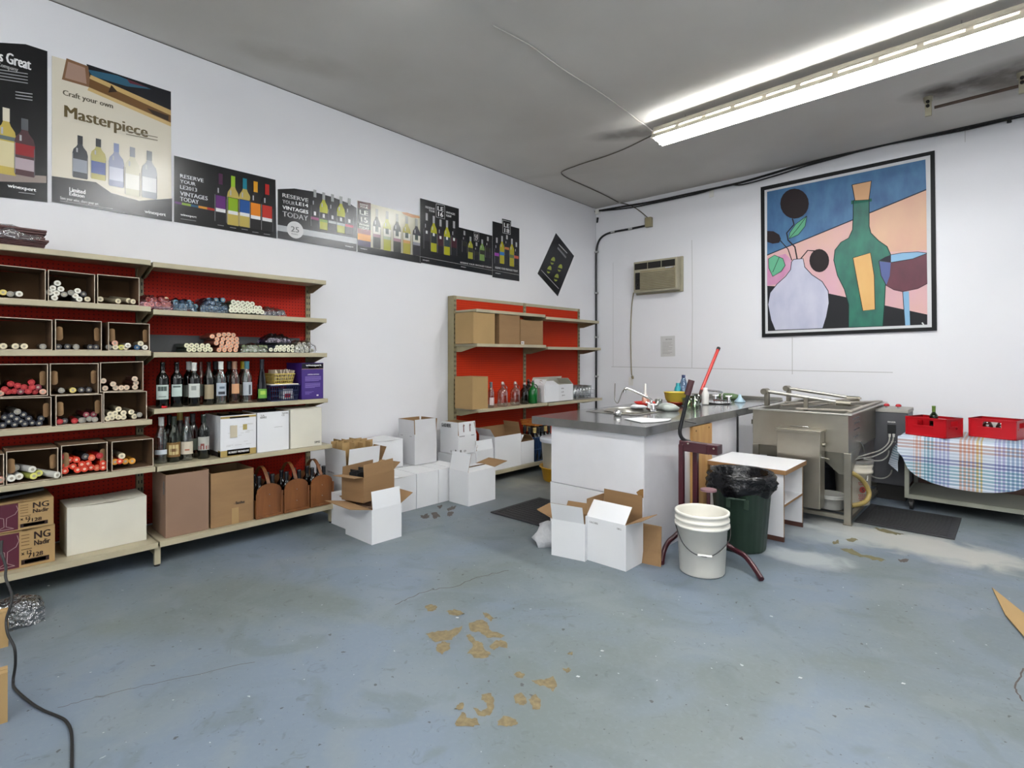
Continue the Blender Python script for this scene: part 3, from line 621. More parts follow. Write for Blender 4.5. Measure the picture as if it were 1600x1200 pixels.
m = MB(); m.box(X0+wd*0.17, X0+wd*0.96, y1-.012, y1+.002, Z0+hh*0.07, Z1-hh*0.32, M_acg); m.build('grille_frame', ac)
for i in range(11):
    z = Z0+hh*(0.1+i*0.052); m = MB(); m.bar((X0+wd*.18, y1-.02, z), (X0+wd*.95, y1-.02, z), 0.014, 0.007, M_acb); m.build('slat', ac)
m = MB(); m.box(X0+wd*.75, X0+wd*.93, y1-.016, y1-.006, Z1-hh*.315, Z1-hh*.285, M_chrome); m.build('badge', ac)
m = MB(); m.tube([PY(x, y, YB-.012) for x, y in ((990, 457), (987, 480), (985.5, 520), (986, 560), (987, 584), (989, 588))], 0.007, M_acg, 6)
m.cyl(PY(988, 588, YB-.02), PY(989, 592, YB-.02), .018, .014, M_acg, 8); m.build('power_cord', ac)
m = MB(); p = PY(986, 596, YB); m.box(p.x-.035, p.x+.035, YB-.008, YB-.0005, p.z-.055, p.z+.055, M_white)
tag(m.build('wall_outlet', loc=p, bevel=.002), 'white wall outlet at the end of the air conditioner cord', 'outlet')
# black conduit with clips
cp = [(1012, 352), (985, 357.5), (958, 362.5), (945, 367), (936, 376), (932, 392), (931.5, 420), (931.5, 520), (931.5, 620), (931.5, 645)]
t = thing('conduit', 'black conduit bending down the back wall into the corner', 'conduit', PY(931.5, 640, YB-.02))
m = MB(); m.tube([PY(x, y, YB-.02) for x, y in cp], 0.015, M_black, 8); m.build('pipe', t)
for x, y in ((985.5, 357.5), (958, 362.5), (931.5, 394), (931.5, 458), (931.5, 527), (931.5, 588)):
    m = MB(); p = PY(x, y, YB-.022); m.box(p.x-.03, p.x+.03, YB-.042, YB-.001, p.z-.012, p.z+.012, M_joint); m.build('clip', t)
m = MB(); p = PY(1015.5, 348, YB); m.box(p.x-.045, p.x+.045, YB-.06, YB-.001, p.z-.065, p.z+.065, M_beiged)
tag(m.build('junction_box', loc=p, bevel=.004), 'small grey-tan junction box high on the back wall by the corner', 'junction box')
m = MB(); m.tube([PY(x, y+3, YB-.03) for x, y in ((926, 328), (972, 320), (1020, 312), (1080, 299), (1150, 284), (1200, 270), (1240, 258), (1300, 243), (1400, 219), (1480, 202), (1540, 189), (1600, 174), (1650, 163))], 0.013, M_blackm, 6)
m.tube([PY(x, y+2.5, YB-.035) for x, y in ((940, 327), (985, 322), (1030, 313), (1090, 300), (1135, 287), (1160, 286), (1205, 274), (1240, 263), (1262, 256), (1310, 243), (1360, 229), (1420, 217), (1500, 202), (1560, 188), (1640, 170))], 0.008, M_blackm, 6)
tag(m.build('cable_run', loc=PY(1200, 271, YB-.03)), 'bundle of black cables sagging along the top of the back wall', 'cable')
t = thing('corner_clamp', 'small white cable clamp with dark plug at the ceiling corner', 'clamp', PY(935, 330, YB))
m = MB(); p = PY(935, 331, YB-.02); m.box(p.x-.04, p.x+.02, YB-.05, YB-.001, p.z-.03, p.z+.03, M_white); m.build('bracket', t, bevel=.004)
m = MB(); m.cyl(PY(934, 340, YB-.03), PY(933, 348, YB-.03), .016, .012, M_blackm, 8); m.build('plug', t)
m = MB(); m.tube([PY(x, y, YB-.008) for x, y in ((930.5, 340), (930.5, 370), (930.5, 390))], 0.004, M_joint, 5); m.build('wire', t)
def cordz(name, label, pts, r, mt):
    P = []
    for x, y in pts:
        p = PZ(x, y, 3.5); p = PZ(x, y, cz(p.y)-0.008); P.append(p)
    m = MB(); m.tube(P, r, mt, 6); return tag(m.build(name, loc=P[0]), label, 'cord')
M_cordw = mat('white_cord', '#b9b7b0', 0.5); M_cordt = mat('tan_cord', '#5d564a', 0.6)
cordz('ceiling_cord', 'white cord stapled across the ceiling to the strip light end', [(770, 40), (826, 70), (850, 87), (885, 112), (935, 143), (962, 162), (994, 186), (1008, 196), (1019, 205)], 0.0055, M_cordw)
cordz('ceiling_cord', 'dark tan cord running from the strip light back towards the corner', [(1020, 211), (1004, 219), (975, 233), (944, 245), (915, 254), (898, 260), (880, 267), (878, 272), (890, 280), (915, 291), (945, 305), (966, 316)], 0.006, M_cordt)
m = MB(); m.tube([PY(966, 316, YB-.02), PY(985, 321, YB-.02), PY(1000, 330, YB-.02), PY(1013, 341, YB-.02)], 0.007, M_cordt, 6)
tag(m.build('drop_cord', loc=PY(1013, 341, YB-.02)), 'tan cord dropping from the ceiling into the junction box', 'cord')
# posted notice, two small plates
m = MB(); m.poly([PY(x, y, YB-.002) for x, y in ((1032, 525.5), (1032.5, 557.5), (1055, 556.5), (1054.5, 524.5))], inkm('#c6c6c4'))
n = thing('notice', 'sheet of paper notice taped to the back wall below the air conditioner', 'notice', PY(1043, 541, YB)); m.build('paper', n)
m = MB(); A = PY(1040, 531.5, YB-.003); m.text('NOTICE', A, .09, .018, BACKW, M_inkg)
for i, f in enumerate((.9, .8, .95, .6, .9, .85, .5, .9, .7)):
    A = PY(1035, 535+i*2.2, YB-.003); B = PY(1035+17*f, 535+i*2.2, YB-.003); m.line([A, (B.x, B.y, A.z)], .003, M_inkg, (0, -1, 0))
m.build('lettering', n)
m = MB(); p = PY(1112, 302, YB); m.box(p.x-.03, p.x+.03, YB-.012, YB-.001, p.z-.05, p.z+.04, M_white); tag(m.build('wall_plate', loc=p, bevel=.003), 'small blank cream plate high on the wall left of the painting', 'wall plate')
# bracket bar on the ceiling at the right
M_rust = mat('rusty_pipe', '#4a382c', 0.6, vary=0.3, scale=20)
t = thing('bracket_bar', 'rusty horizontal bar on a cream socket bracket under the sooty ceiling', 'bar', PY(1451, 160, 5.72))
m = MB(); A = PY(1460, 168, 5.72); B = PY(1598, 133, 5.72); B = B+(B-A)*0.3; m.cyl(A, B, .013, .013, M_rust, 8); m.build('pipe', t)
for q, (x, y) in enumerate(((1450, 150), (1597, 116))):
    a = PY(x, y, 5.72); m = MB(); m.cyl((a.x, 5.72, cz(5.72)), (a.x, 5.72, cz(5.72)-.04), .035, .03, M_acb, 12); m.box(a.x-.02, a.x+.025, 5.705, 5.735, A.z-.06, cz(5.72)-.03, M_acb)
    for dz in (0.02, 0.055): m.cyl((a.x, 5.69, A.z+dz), (a.x, 5.71, A.z+dz), .013, .013, M_dark, 10)
    m.build('socket', t, bevel=.003)
m = MB(); p = PY(1577, 183, YB-.03); m.cyl(p, p-V3((0, 0, .05)), .012, .018, M_blackm, 8); tag(m.build('cable_hook', loc=p), 'small dark hook holding the cables at the far right', 'hook')

# ---------------------------------------------------------------- shelving
def gondola(label, posts, top, bays, xf_post, zb, pegm, feet):
    """posts: y of each upright; bays: list of (y0, y1, [(h, xfront)...]) bottom last"""
    xb = XL+0.015
    g = thing('gondola_shelving', label, 'shelving', (xf_post, (posts[0]+posts[-1])/2, 0))
    for y in posts:
        m = MB(); m.box(xb, xf_post, y-.02, y+.02, 0.0, top, M_beiged)
        z = 0.2
        while z < top-.05: m.box(xf_post-.001, xf_post+.0015, y-.012, y-.006, z, z+.022, M_dark); m.box(xf_post-.001, xf_post+.0015, y+.006, y+.012, z, z+.022, M_dark); z += 0.05
        m.build('upright', g)
    for (y0, y1, sh) in bays:
        m = MB(); m.box(xf_post-.03, xf_post-.012, y0+.02, y1-.02, zb, top-.03, pegm); m.build('back_panel', g)
        m = MB(); m.box(xf_post-.035, xf_post-.004, y0+.02, y1-.02, top-.035, top, M_beige); m.build('top_rail', g)
        for i, (h, xf) in enumerate(sh):
            m = MB(); e = 0.004
            m.box(xf_post, xf-.003, y0+e, y1-e, h-.022, h-.001, M_beige)                    # deck
            m.box(xf-.006, xf, y0+e, y1-e, h-.032, h+.000, M_beige)                         # front lip
            m.box(xf-.03, xf-.006, y0+e, y1-e, h-.034, h-.022, M_beiged)                    # price rail under the lip
            s = m.build('shelf', g, bevel=.002)
            if i < len(sh)-1:
                for yy in (y0+.012, y1-.012):
                    m = MB(); m.prism([(xf_post, yy, h-.002), (xf-.02, yy, h-.022), (xf-.035, yy, h-.035), (xf_post+.08, yy, h-.085), (xf_post, yy, h-.085)], (0, .004, 0), M_beiged); m.build('bracket', s)
            else:
                m = MB(); m.box(xf-.004, xf+.001, y0+e, y1-e, h-.035, h, M_beige); m.build('kick_lip', s)
    for (x, y, h) in feet:
        m = MB(); m.box(x-.02, x+.01, y-.016, y+.016, .012, h-.03, M_beige); m.cyl((x-.005, y, 0), (x-.005, y, .014), .016, .014, M_dark, 10)
        m.bar((xf_post, y, .09), (x-.01, y, .09), .02, .05, M_beiged); m.build('foot', g)
    return g
PF = -4.372
gondola('long beige shelving with red pegboard on the left wall, full of bottles', [-0.23, 0.99, 2.19], 1.96,
    [(-0.23, 0.985, [(1.935, -4.075), (1.637, -4.07), (1.352, -4.065), (.914, -4.042), (.622, -3.97), (.158, -3.915)]),
     (0.99, 2.20, [(1.928, -4.08), (1.620, -4.072), (1.343, -4.065), (.978, -4.05), (.616, -3.985), (.155, -3.925)])],
    PF, .16, M_peg, [(-3.95, .985, .155), (-3.97, 2.18, .155), (-3.95, -.22, .155)])
gondola('beige shelving with orange-red pegboard near the corner, holding glass jugs', [3.845, 4.975, 6.10], 1.965,
    [(3.845, 4.972, [(1.806, -4.06), (1.447, -4.05), (.768, -4.03), (.118, -3.95)]),
     (4.975, 6.10, [(1.785, -4.06), (1.428, -4.03), (.762, -4.01), (.118, -3.95)])],
    -4.39, .13, M_peg2, [(-3.98, 3.85, .118), (-3.98, 4.97, .118), (-3.98, 6.09, .118)])
# ---------------------------------------------------------------- cartons
def carton(name, label, loc, rz, wx, dy, h, mo, mi=None, flaps=None, fl=None, closed=False, group=None, parts=None, cat='box', tape=False, t=0.004):
    """loc: centre of the base. flaps: {'+x','-x','+y','-y'}: tilt from upright, + outwards, in degrees"""
    mi = mi or M_card; o = thing(name, label, cat, loc, math.radians(rz), group); a, b_ = wx/2, dy/2
    m = MB()
    m.box(-a, a, -b_, b_, 0, t, mo, mf={1: mi})
    top = h
    m.box(-a, a, -b_, -b_+t, t, top, mi, mf={2: mo, 3: mo, 5: mo}); m.box(-a, a, b_-t, b_, t, top, mi, mf={4: mo, 3: mo, 5: mo})
    m.box(-a, -a+t, -b_+t, b_-t, t, top, mi, mf={5: mo}); m.box(a-t, a, -b_+t, b_-t, t, top, mi, mf={3: mo})
    m.build('body', o, local=True)
    if closed:
        for s in (-1, 1):
            m = MB(); y0, y1 = (-b_, -0.001) if s < 0 else (0.001, b_)
            T = Matrix.Translation((0, s*b_, h)) @ Matrix.Rotation(math.radians(s*random.uniform(0.5, 2.2)), 4, 'X') @ Matrix.Translation((0, -s*b_, 0))
            m.box(-a, a, y0, y1, 0, t, mo, T, {0: mi}); m.build('flap', o, local=True)
        if tape:
            m = MB(); m.box(-a, a, -.025, .025, h+t, h+t+.001, M_cardin); m.build('tape', o, local=True)
    for k, v in (flaps or {}).items():
        ang, ln = v if isinstance(v, tuple) else (v, fl or min(wx, dy)/2)
        L = (dy if k[1] == 'x' else wx); sgn = 1 if k[0] == '+' else -1; tr = 0.006
        m = MB(); m.box(-L/2+tr, L/2-tr, 0, t, 0, ln, mi, mf={2: mo})     # upright, outside looks to local -y
        R_ = Matrix.Rotation(math.radians(ang), 4, 'X')                    # + tips the top to -y (outwards)
        base = {'-y': 0, '+x': 90, '+y': 180, '-x': 270}[k]
        off = {'-y': (0, -b_, h), '+x': (a, 0, h), '+y': (0, b_, h), '-x': (-a, 0, h)}[k]
        T = Matrix.Translation(off) @ Matrix.Rotation(math.radians(base), 4, 'Z') @ R_
        m.V = [T @ v_ for v_ in m.V]; m.build('flap', o, local=True)
    if parts: parts(o, a, b_, h)
    return o
def on_face(o, a, b_, items, face='-y'):
    """print on a face: items of (kind, text, u, v, w, h, mat) with u from the left edge, v from the floor"""
    m = MB()
    fr = {'-y': BACKW, '+x': LEFTW}[face]
    org = V3((-a, -b_-.0012, 0)) if face == '-y' else V3((a+.0012, -b_, 0))
    for (s, u, v, wd, ht, mt) in items:
        p = org+fr @ V3((u, v, 0))
        if s == '#': m.poly([p, p+fr @ V3((wd, 0, 0)), p+fr @ V3((wd, ht, 0)), p+fr @ V3((0, ht, 0))], mt)
        else: m.text(s, p+fr @ V3((0, 0, .0004)), wd, ht, fr, mt)
    m.build('print', o, local=True)
def dividers(o, a, b_, h, nx, ny, up=0.0, z0=.02, mt=None):
    for i in range(1, nx):
        m = MB(); x = -a+2*a*i/nx; m.box(x-.002, x+.002, -b_+.006, b_-.006, z0, h+up-.01*random.random(), mt or M_card); m.build('divider', o, local=True)
    for i in range(1, ny):
        m = MB(); y = -b_+2*b_*i/ny; m.box(-a+.006, a-.006, y-.002, y+.002, z0, h+up-.01*random.random(), mt or M_card); m.build('divider', o, local=True)

# cut cartons lying on their sides, open to the room
def cubby(label, xf, pts, dep=0.25, holes=True, deep=None, sheet=False):
    """pts: pixels of the opening TL, TR, BR, BL on the plane x = xf"""
    q = [PX(x, y, xf) for x, y in pts]; y0 = (q[0].y+q[3].y)/2; y1 = (q[1].y+q[2].y)/2
    z0 = (q[2].z+q[3].z)/2; c = V3((xf, (y0+y1)/2, z0)); t = .004
    o = thing('cut_carton', label, 'box', c, 0, 'cut cartons used as cubbies')
    tl = q[0].z-z0; tr = q[1].z-z0; hw = (y1-y0)/2; m = MB()
    m.box(-dep, 0, -hw, hw, 0, t, M_cardin, mf={3: M_edge})
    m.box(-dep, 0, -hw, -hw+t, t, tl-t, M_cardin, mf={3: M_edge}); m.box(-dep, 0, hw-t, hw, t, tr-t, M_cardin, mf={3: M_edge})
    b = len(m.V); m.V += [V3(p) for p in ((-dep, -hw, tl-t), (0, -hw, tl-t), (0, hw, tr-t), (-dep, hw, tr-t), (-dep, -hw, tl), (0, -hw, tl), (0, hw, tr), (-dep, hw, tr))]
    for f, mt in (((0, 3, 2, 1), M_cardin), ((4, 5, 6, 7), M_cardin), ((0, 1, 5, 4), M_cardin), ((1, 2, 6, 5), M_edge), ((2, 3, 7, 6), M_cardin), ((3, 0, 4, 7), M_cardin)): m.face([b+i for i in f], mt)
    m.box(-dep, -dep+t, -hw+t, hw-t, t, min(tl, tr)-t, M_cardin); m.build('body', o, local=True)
    if holes:
        for s in (-1, 1):
            m = MB(); h = min(tl, tr)
            P = []
            for i in range(12):
                a = 2*math.pi*i/12; P.append(V3((-.018-.012*s*math.cos(a), s*(hw-t-.017)+.016*math.cos(a), h*.55+(.026 if math.sin(a) > 0 else -.026)+.015*math.sin(a))))
            m.prism(P, (-.002, 0, 0), M_card); m.build('hand_hole_flap', o, local=True)
    return o, y0, y1, z0, min(tl, tr)
HOLE = {'#c8381c': '#d9b09c', '#9c1a20': '#b5403c', '#c9583a': '#d08a6c'}
def sleeve_mesh(col, end, hole=None, L=0.25, r=0.0165):
    hole = hole or HOLE.get(end, '#9a9484')
    key = ('sl', col, end, L, r)
    if key not in TXT:
        m = MB(); mc = mat('foil_'+col, col, 0.3, coat=0.3); me = mat('disc_'+end, end, 0.6); mh = mat('disc_'+hole, hole, 0.7)
        m.cyl((-L, 0, 0), (-.002, 0, 0), r*.93, r, mc, 12); m.cyl((-.002, 0, 0), (0, 0, 0), r, r*.9, me, 12); m.cyl((0, 0, 0), (.0008, 0, 0), r*.42, r*.4, mh, 8)
        o = m.build('foil_sleeve', local=True); TXT[key] = o.data; bpy.data.objects.remove(o)
    return TXT[key]
def sleeve(front, col, end, label=None, group=None, parent=None, rot=(0, 0), L=0.25, r=0.0165, name='foil_sleeve'):
    o = bpy.data.objects.new(name, sleeve_mesh(col, end, L=L, r=r)); COL.objects.link(o)
    p = V3(front)
    if parent is not None: o.parent = parent; p = W[parent].inverted() @ p
    else: tag(o, label, 'foil sleeve', group)
    o.location = p; o.rotation_euler = (0, rot[0], rot[1]); return o
SH_A = {2: 1.637, 3: 1.352, 4: .914, 5: .622}
ORD = ['leftmost', 'second', 'third', 'fourth', 'fifth', 'sixth', 'seventh', 'eighth', 'ninth', 'tenth', 'eleventh', 'twelfth', 'thirteenth', 'fourteenth', 'fifteenth', 'sixteenth']
def nth(i, n): return '' if n == 1 else 'leftmost ' if i == 0 else 'rightmost ' if i == n-1 else ORD[i]+'-from-left '
def fill(xf, floor_z, ceil_z, lst, k, oy, label, group, r=.0165):
    """lst: (zoom x, zoom y, colour key[, yaw, pitch]) on the plane of the opening"""
    lst = sorted(lst, key=lambda e: e[0])
    for i_, e in enumerate(lst):
        x, y, c = e[:3]; yaw, pit = (e[3], e[4]) if len(e) > 3 else (random.uniform(-.10, .10), random.uniform(-.02, .03))
        back = random.uniform(0.0, 0.02)-(e[5] if len(e) > 5 else 0); p = PX(x/k, oy+y/k, xf-.004)
        p.z = max(p.z, floor_z+.004+r+.001); col, end = CAPS[c]
        sleeve((p.x-back, p.y, p.z), col, end, label % (nth(i_, len(lst))+WORD[c]) if '%s' in label else label, group, rot=(pit, yaw), L=.2, r=r)
CAPS = {'w': ('#b9b8b4', '#d6d4c8'), 'y': ('#a8935a', '#cbb96a'), 'g': ('#4f4d48', '#87847c'), 'c': ('#8f866f', '#d2c7a8'), 'k': ('#1a1a1c', '#37363a'),
        'b': ('#15324e', '#1f4a6e'), 'r': ('#8e1014', '#9c1a20'), 'rc': ('#7a1418', '#cf9a84'), 'o': ('#c23a10', '#c9583a'), 'or': ('#c42b12', '#c8381c'),
        'n': ('#3a1c18', '#cbb49c'), 'dr': ('#4a0f18', '#7a2a38'), 'go': ('#a8701e', '#c98a2c'), 'ol': ('#9aa04a', '#c9c76a'), 'gn': ('#3f6a4a', '#8aa08a'), 'nv': ('#14161f', '#20242f')}
WORD = {'w': 'white', 'y': 'yellow', 'g': 'grey', 'c': 'cream', 'k': 'black', 'b': 'blue', 'r': 'red', 'rc': 'dark red', 'o': 'orange', 'or': 'red-orange', 'n': 'brown', 'dr': 'wine red', 'go': 'gold', 'ol': 'yellow-green', 'gn': 'green', 'nv': 'navy'}
CUB = [  # label, plane, TL TR BR BL, holes, sleeves, zoom offset, sleeve label
 ('cut carton at the left edge of the second shelf', -4.1, [(-14, 408), (71.5, 417), (71.5, 466), (-14, 461)], False, [(25, 538, 'y'), (75, 550, 'g'), (140, 550, 'w', .15, 0)], 340),
 ('cut carton holding a heap of white sleeves on the second shelf', -4.1, [(75, 418), (148.5, 425.5), (148.5, 471.5), (75, 466.5)], False,
  [(415, 473, 'w'), (383, 507, 'w'), (440, 515, 'w'), (360, 538, 'w'), (410, 543, 'w'), (465, 552, 'g'), (515, 540, 'g'), (563, 527, 'w'), (547, 562, 'w'), (572, 588, 'w'), (635, 587, 'c'), (605, 550, 'k'), (395, 578, 'w')], 340),
 ('cut carton with a few slanting grey sleeves, right end of the second shelf', -4.1, [(152, 426), (218, 432), (218, 477), (152, 471.5)], False, [(728, 587, 'c'), (855, 602, 'c', .25, .1), (935, 598, 'c', .3, .12), (962, 606, 'c', .35, .1)], 340),
 ('cut carton with cream-ended sleeves at the left edge of the third shelf', -4.08, [(-14, 494), (82, 499.5), (82, 547), (-14, 546.5)], False, [(25, 933, 'c'), (113, 933, 'c'), (178, 933, 'c'), (312, 937, 'g')], 340),
 ('nearly empty cut carton with dark sleeves, middle of the third shelf', -4.08, [(86, 498.5), (159, 502), (159, 547.5), (86, 547)], True, [(425, 932, 'k'), (490, 930, 'k'), (550, 940, 'g'), (655, 935, 'k'), (695, 940, 'k')], 340),
 ('cut carton with mixed colour sleeves, right end of the third shelf', -4.08, [(169, 503), (234, 506), (234, 548), (169, 547.5)], True,
  [(830, 905, 'rc'), (833, 942, 'c'), (880, 942, 'ol'), (925, 922, 'w'), (912, 946, 'c'), (990, 940, 'b'), (1018, 908, 'c'), (1048, 940, 'w'), (787, 943, 'g')], 340),
 ('cut carton heaped with red sleeves, upper row of the fourth shelf', -4.08, [(-14, 569), (75, 568.5), (75, 619), (-14, 621)], True,
  [(80, 278, 'r'), (128, 290, 'r'), (175, 300, 'r'), (228, 265, 'r'), (232, 300, 'r'), (275, 300, 'dr'), (35, 315, 'r'), (60, 333, 'r'), (105, 330, 'r'), (150, 333, 'dr'), (205, 330, 'r'), (255, 333, 'r'), (310, 333, 'rc'), (5, 345, 'rc')], 540),
 ('cut carton holding one yellow sleeve, upper row of the fourth shelf', -4.08, [(78, 568), (154, 567.5), (154, 615), (78, 618.5)], True, [(447, 325, 'g'), (530, 323, 'y'), (590, 320, 'k'), (645, 320, 'k')], 540),
 ('cut carton with brown cream-ended sleeves, upper row right of the fourth shelf', -4.08, [(156.5, 566.5), (224, 564.5), (224, 609), (156.5, 614)], False,
  [(747, 255, 'n'), (818, 278, 'n'), (762, 318, 'n'), (840, 310, 'n'), (880, 308, 'n'), (917, 303, 'n'), (972, 240, 'n'), (987, 270, 'n'), (978, 300, 'n')], 540),
 ('cut carton heaped with near-black sleeves, lower row left of the fourth shelf', -4.06, [(-14, 622), (80.5, 619.5), (80.5, 666), (-14, 672)], True,
  [(128, 478, 'g'), (85, 508, 'nv'), (172, 500, 'nv'), (35, 520, 'nv'), (122, 530, 'nv'), (210, 528, 'nv'), (300, 528, 'nv'), (65, 550, 'nv'), (155, 550, 'nv'), (20, 575, 'nv'), (108, 572, 'nv'), (180, 565, 'nv'), (235, 560, 'nv'), (285, 562, 'nv')], 540),
 ('cut carton with wine red sleeves, lower row middle of the fourth shelf', -4.06, [(87, 617.5), (160, 615), (160, 659.5), (87, 665.5)], True,
  [(627, 500, 'dr'), (680, 498, 'dr'), (432, 550, 'r'), (470, 545, 'k'), (540, 550, 'r'), (590, 540, 'g'), (608, 550, 'g'), (648, 530, 'g'), (685, 535, 'g')], 540),
 ('cut carton heaped with cream sleeves, lower row right of the fourth shelf', -4.06, [(162, 612), (230, 610.5), (229, 654.5), (161, 659.5)], False,
  [(860, 460, 'c'), (798, 495, 'c'), (833, 490, 'c'), (895, 487, 'c'), (950, 480, 'c'), (778, 527, 'c'), (810, 522, 'c'), (858, 518, 'c'), (895, 517, 'c'), (975, 512, 'c'), (1010, 500, 'g')], 540),
 ('edge of a cut carton at the left end of the fifth shelf', -3.99, [(-60, 707), (6.5, 703), (6.5, 753), (-60, 760)], False, [(5, 970, 'rc')], 540),
 ('cut carton with long white sleeves sticking out, fifth shelf', -3.99, [(10, 702), (91, 695.5), (91, 744), (9, 754)], True,
  [(80, 952, 'w', .1, 0, .03), (137, 942, 'w', .1, 0, .02), (230, 888, 'w', .3, .0, .03), (240, 935, 'ol', .3, 0, .03), (280, 920, 'ol', .2, 0, .02), (115, 885, 'g', .2, 0), (405, 925, 'w', .5, .08, .05)], 540),
 ('cut carton heaped with bright orange-red sleeves, fifth shelf', -3.99, [(95.5, 693.5), (168, 687.5), (168, 735.5), (95.5, 743)], True,
  [(505, 828, 'or'), (553, 825, 'or'), (470, 805, 'r'), (620, 803, 'k'), (665, 812, 'o'), (720, 795, 'r'), (480, 870, 'or'), (532, 875, 'or'), (590, 857, 'or'), (637, 853, 'or'), (745, 850, 'or'), (472, 908, 'or'), (562, 897, 'or'), (610, 890, 'or'), (660, 882, 'or'), (705, 885, 'o'), (745, 880, 'or')], 540),
 ('cut carton with gold and orange sleeves, right end of the fifth shelf', -3.99, [(174.5, 687), (239.5, 681.5), (240, 725), (174.5, 733.5)], False,
  [(830, 840, 'go'), (865, 835, 'or'), (880, 797, 'c'), (910, 838, 'go'), (957, 835, 'go')], 540)]
for lab, xf, pts, hl, sl, oy in CUB:
    # snap to the shelf or to the carton below
    o, y0, y1, z0, h = cubby(lab, xf, pts, holes=hl)
    where = lab.replace('cut carton', 'the cut carton').replace('nearly empty ', '').replace(' heaped', '').replace(' holding', '')
    for base in SH_A.values():
        if abs(z0-base) < .035: o.location.z = base+.001; W[o] = Matrix.Translation(o.location); z0 = base
    by = {}
    for e in sl: by.setdefault(e[2], []).append(e)
    tail = {'second': 'second shelf', 'third': 'third shelf', 'fourth': 'fourth shelf', 'fifth': 'fifth shelf'}
    for c, L in by.items():
        row = 'upper row' if 'upper' in lab else 'lower row' if 'lower' in lab else [v for k_, v in tail.items() if k_ in lab][0]
        place = 'left' if pts[0][0] < 5 else 'middle' if pts[0][0] < 100 else 'right'
        shelf = [v for k_, v in tail.items() if k_ in lab][0]
        fill(xf, z0, z0+h, L, 4.6154, oy, '%%s foil sleeve in the %s cut carton' % place+(', '+row+' of the' if row != shelf else ' on the')+' '+shelf,
             '%s sleeves, %s carton, %s %s' % (WORD[c], place, row, shelf), r=.0185 if oy == 540 and 'fifth' in lab else .0165)

# loose and bagged sleeves on shelves two and three of the right bay
def film(parent, y0, y1, x0, x1, z0, h, mt, seed, n=16, taper=.25, name='plastic_wrap'):
    m = MB(); V = []
    for i in range(n+1):
        for j in range(n+1):
            u, v = i/n, j/n; a = math.pi*v
            e = min(1, 4*u*(1-u)+.25); w_ = noise.noise(V3((u*6+seed, v*5, seed)))*.018+noise.noise(V3((u*15, v*13, seed+5)))*.010
            rr = e**.5
            V.append(V3((x0+(x1-x0)*(.5-.5*math.cos(a)*(1-taper*(1-e)))+w_, y0+(y1-y0)*u+w_*.5, z0+.002+max(0, (h*math.sin(a)**.6)*rr+w_*(1 if 0 < j < n else 0)))))
    b = len(m.V); m.V += V
    for i in range(n):
        for j in range(n): k = b+i*(n+1)+j; m.face((k, k+n+1, k+n+2, k+1), mt, True)
    return m.build(name, parent)
def zp(x, y, k=4.616, ox=210, oy=380): return ox+x/k, oy+y/k
def row(lst, xf, zs, col, end, label=None, group=None, parent=None, L=.22, r=.0165, jit=.04):
    rows = []
    for q in sorted(lst, key=lambda e: e[1]):
        if rows and abs(rows[-1][0][1]-q[1]) < 17: rows[-1].append(q)
        else: rows.append([q])
    rn = {1: [''], 2: ['top row', 'bottom row'], 3: ['top row', 'middle row', 'bottom row'], 4: ['top row', 'second row', 'third row', 'bottom row'], 5: ['top row', 'second row', 'middle row', 'fourth row', 'bottom row']}
    lab0 = {}
    for i, R_ in enumerate(rows):
        for j, q in enumerate(sorted(R_)): lab0[q] = ('leftmost ' if j == 0 else ORD[j]+'-from-left ', ', '+rn.get(len(rows), ['row']*9)[i])
    for x, y in lst:
        p = PX(*zp(x, y), xf); p.z = max(p.z, zs+r+.002)
        sleeve(p, col, end, (lab0[(x, y)][0]+label+lab0[(x, y)][1]) if label else None, group, parent, rot=(random.uniform(-.02, .02), random.uniform(-jit, jit)), L=L, r=r)
def bundle(label, y_px, xf, zs, h, film_mat, lst, col, end, seed, r=.0165, cat='foil sleeves'):
    q0 = PX(*zp(y_px[0], 450), xf); q1 = PX(*zp(y_px[1], 450), xf)
    o = thing('sleeve_bundle', label, cat, (xf-.1, (q0.y+q1.y)/2, zs+.001), 0)
    row(lst, xf-.035, zs, col, end, parent=o, r=r)
    if film_mat: film(o, q0.y, q1.y, xf-.25, xf+.012, zs, h*1.12, film_mat, seed)
    return o
S2, S3, xq = 1.620, 1.343, -4.095
grid = lambda xs, y: [(x, y) for x in xs]
bundle('pink film bag of cream-ended foil sleeves, left on the second shelf', (20, 285), xq, S2, .085, G_filmp, grid((90, 125, 175, 212, 248), 442)+grid((100, 145, 190, 230), 405), '#a04a58', '#c9b08a', 1)
bundle('blue-green film bag of foil sleeves next to the pink bag', (270, 455), xq, S2, .075, G_filmb, grid((290, 330, 370, 410, 440), 455)+grid((300, 345, 395), 425), '#3f6478', '#5f8696', 2)
bundle('taller dark blue film bag of foil sleeves left of the white-ended stack', (480, 690), xq, S2, .095, G_filmb, grid((500, 540, 580, 620, 655), 470)+grid((520, 565, 610), 435)+grid((540, 590, 640), 410), '#233c52', '#4f7488', 3)
row([(715, 425), (748, 430), (782, 432), (817, 435), (851, 438), (703, 457), (738, 458), (773, 460), (808, 463), (840, 465), (877, 467), (905, 468), (700, 484), (728, 485), (760, 487), (792, 490), (826, 492), (858, 490), (890, 495), (921, 497)],
    xq, S2, '#2c4a36', '#d2d2bc', 'white-ended green sleeve of the second shelf stack', 'white-ended stack on the second shelf', r=.0175)
bundle('grey film bag of dark foil sleeves at the right end of the second shelf', (915, 1105), xq, S2, .055, G_film, grid((940, 975, 1010, 1045, 1075), 505), '#4a4c58', '#6a6a74', 4)
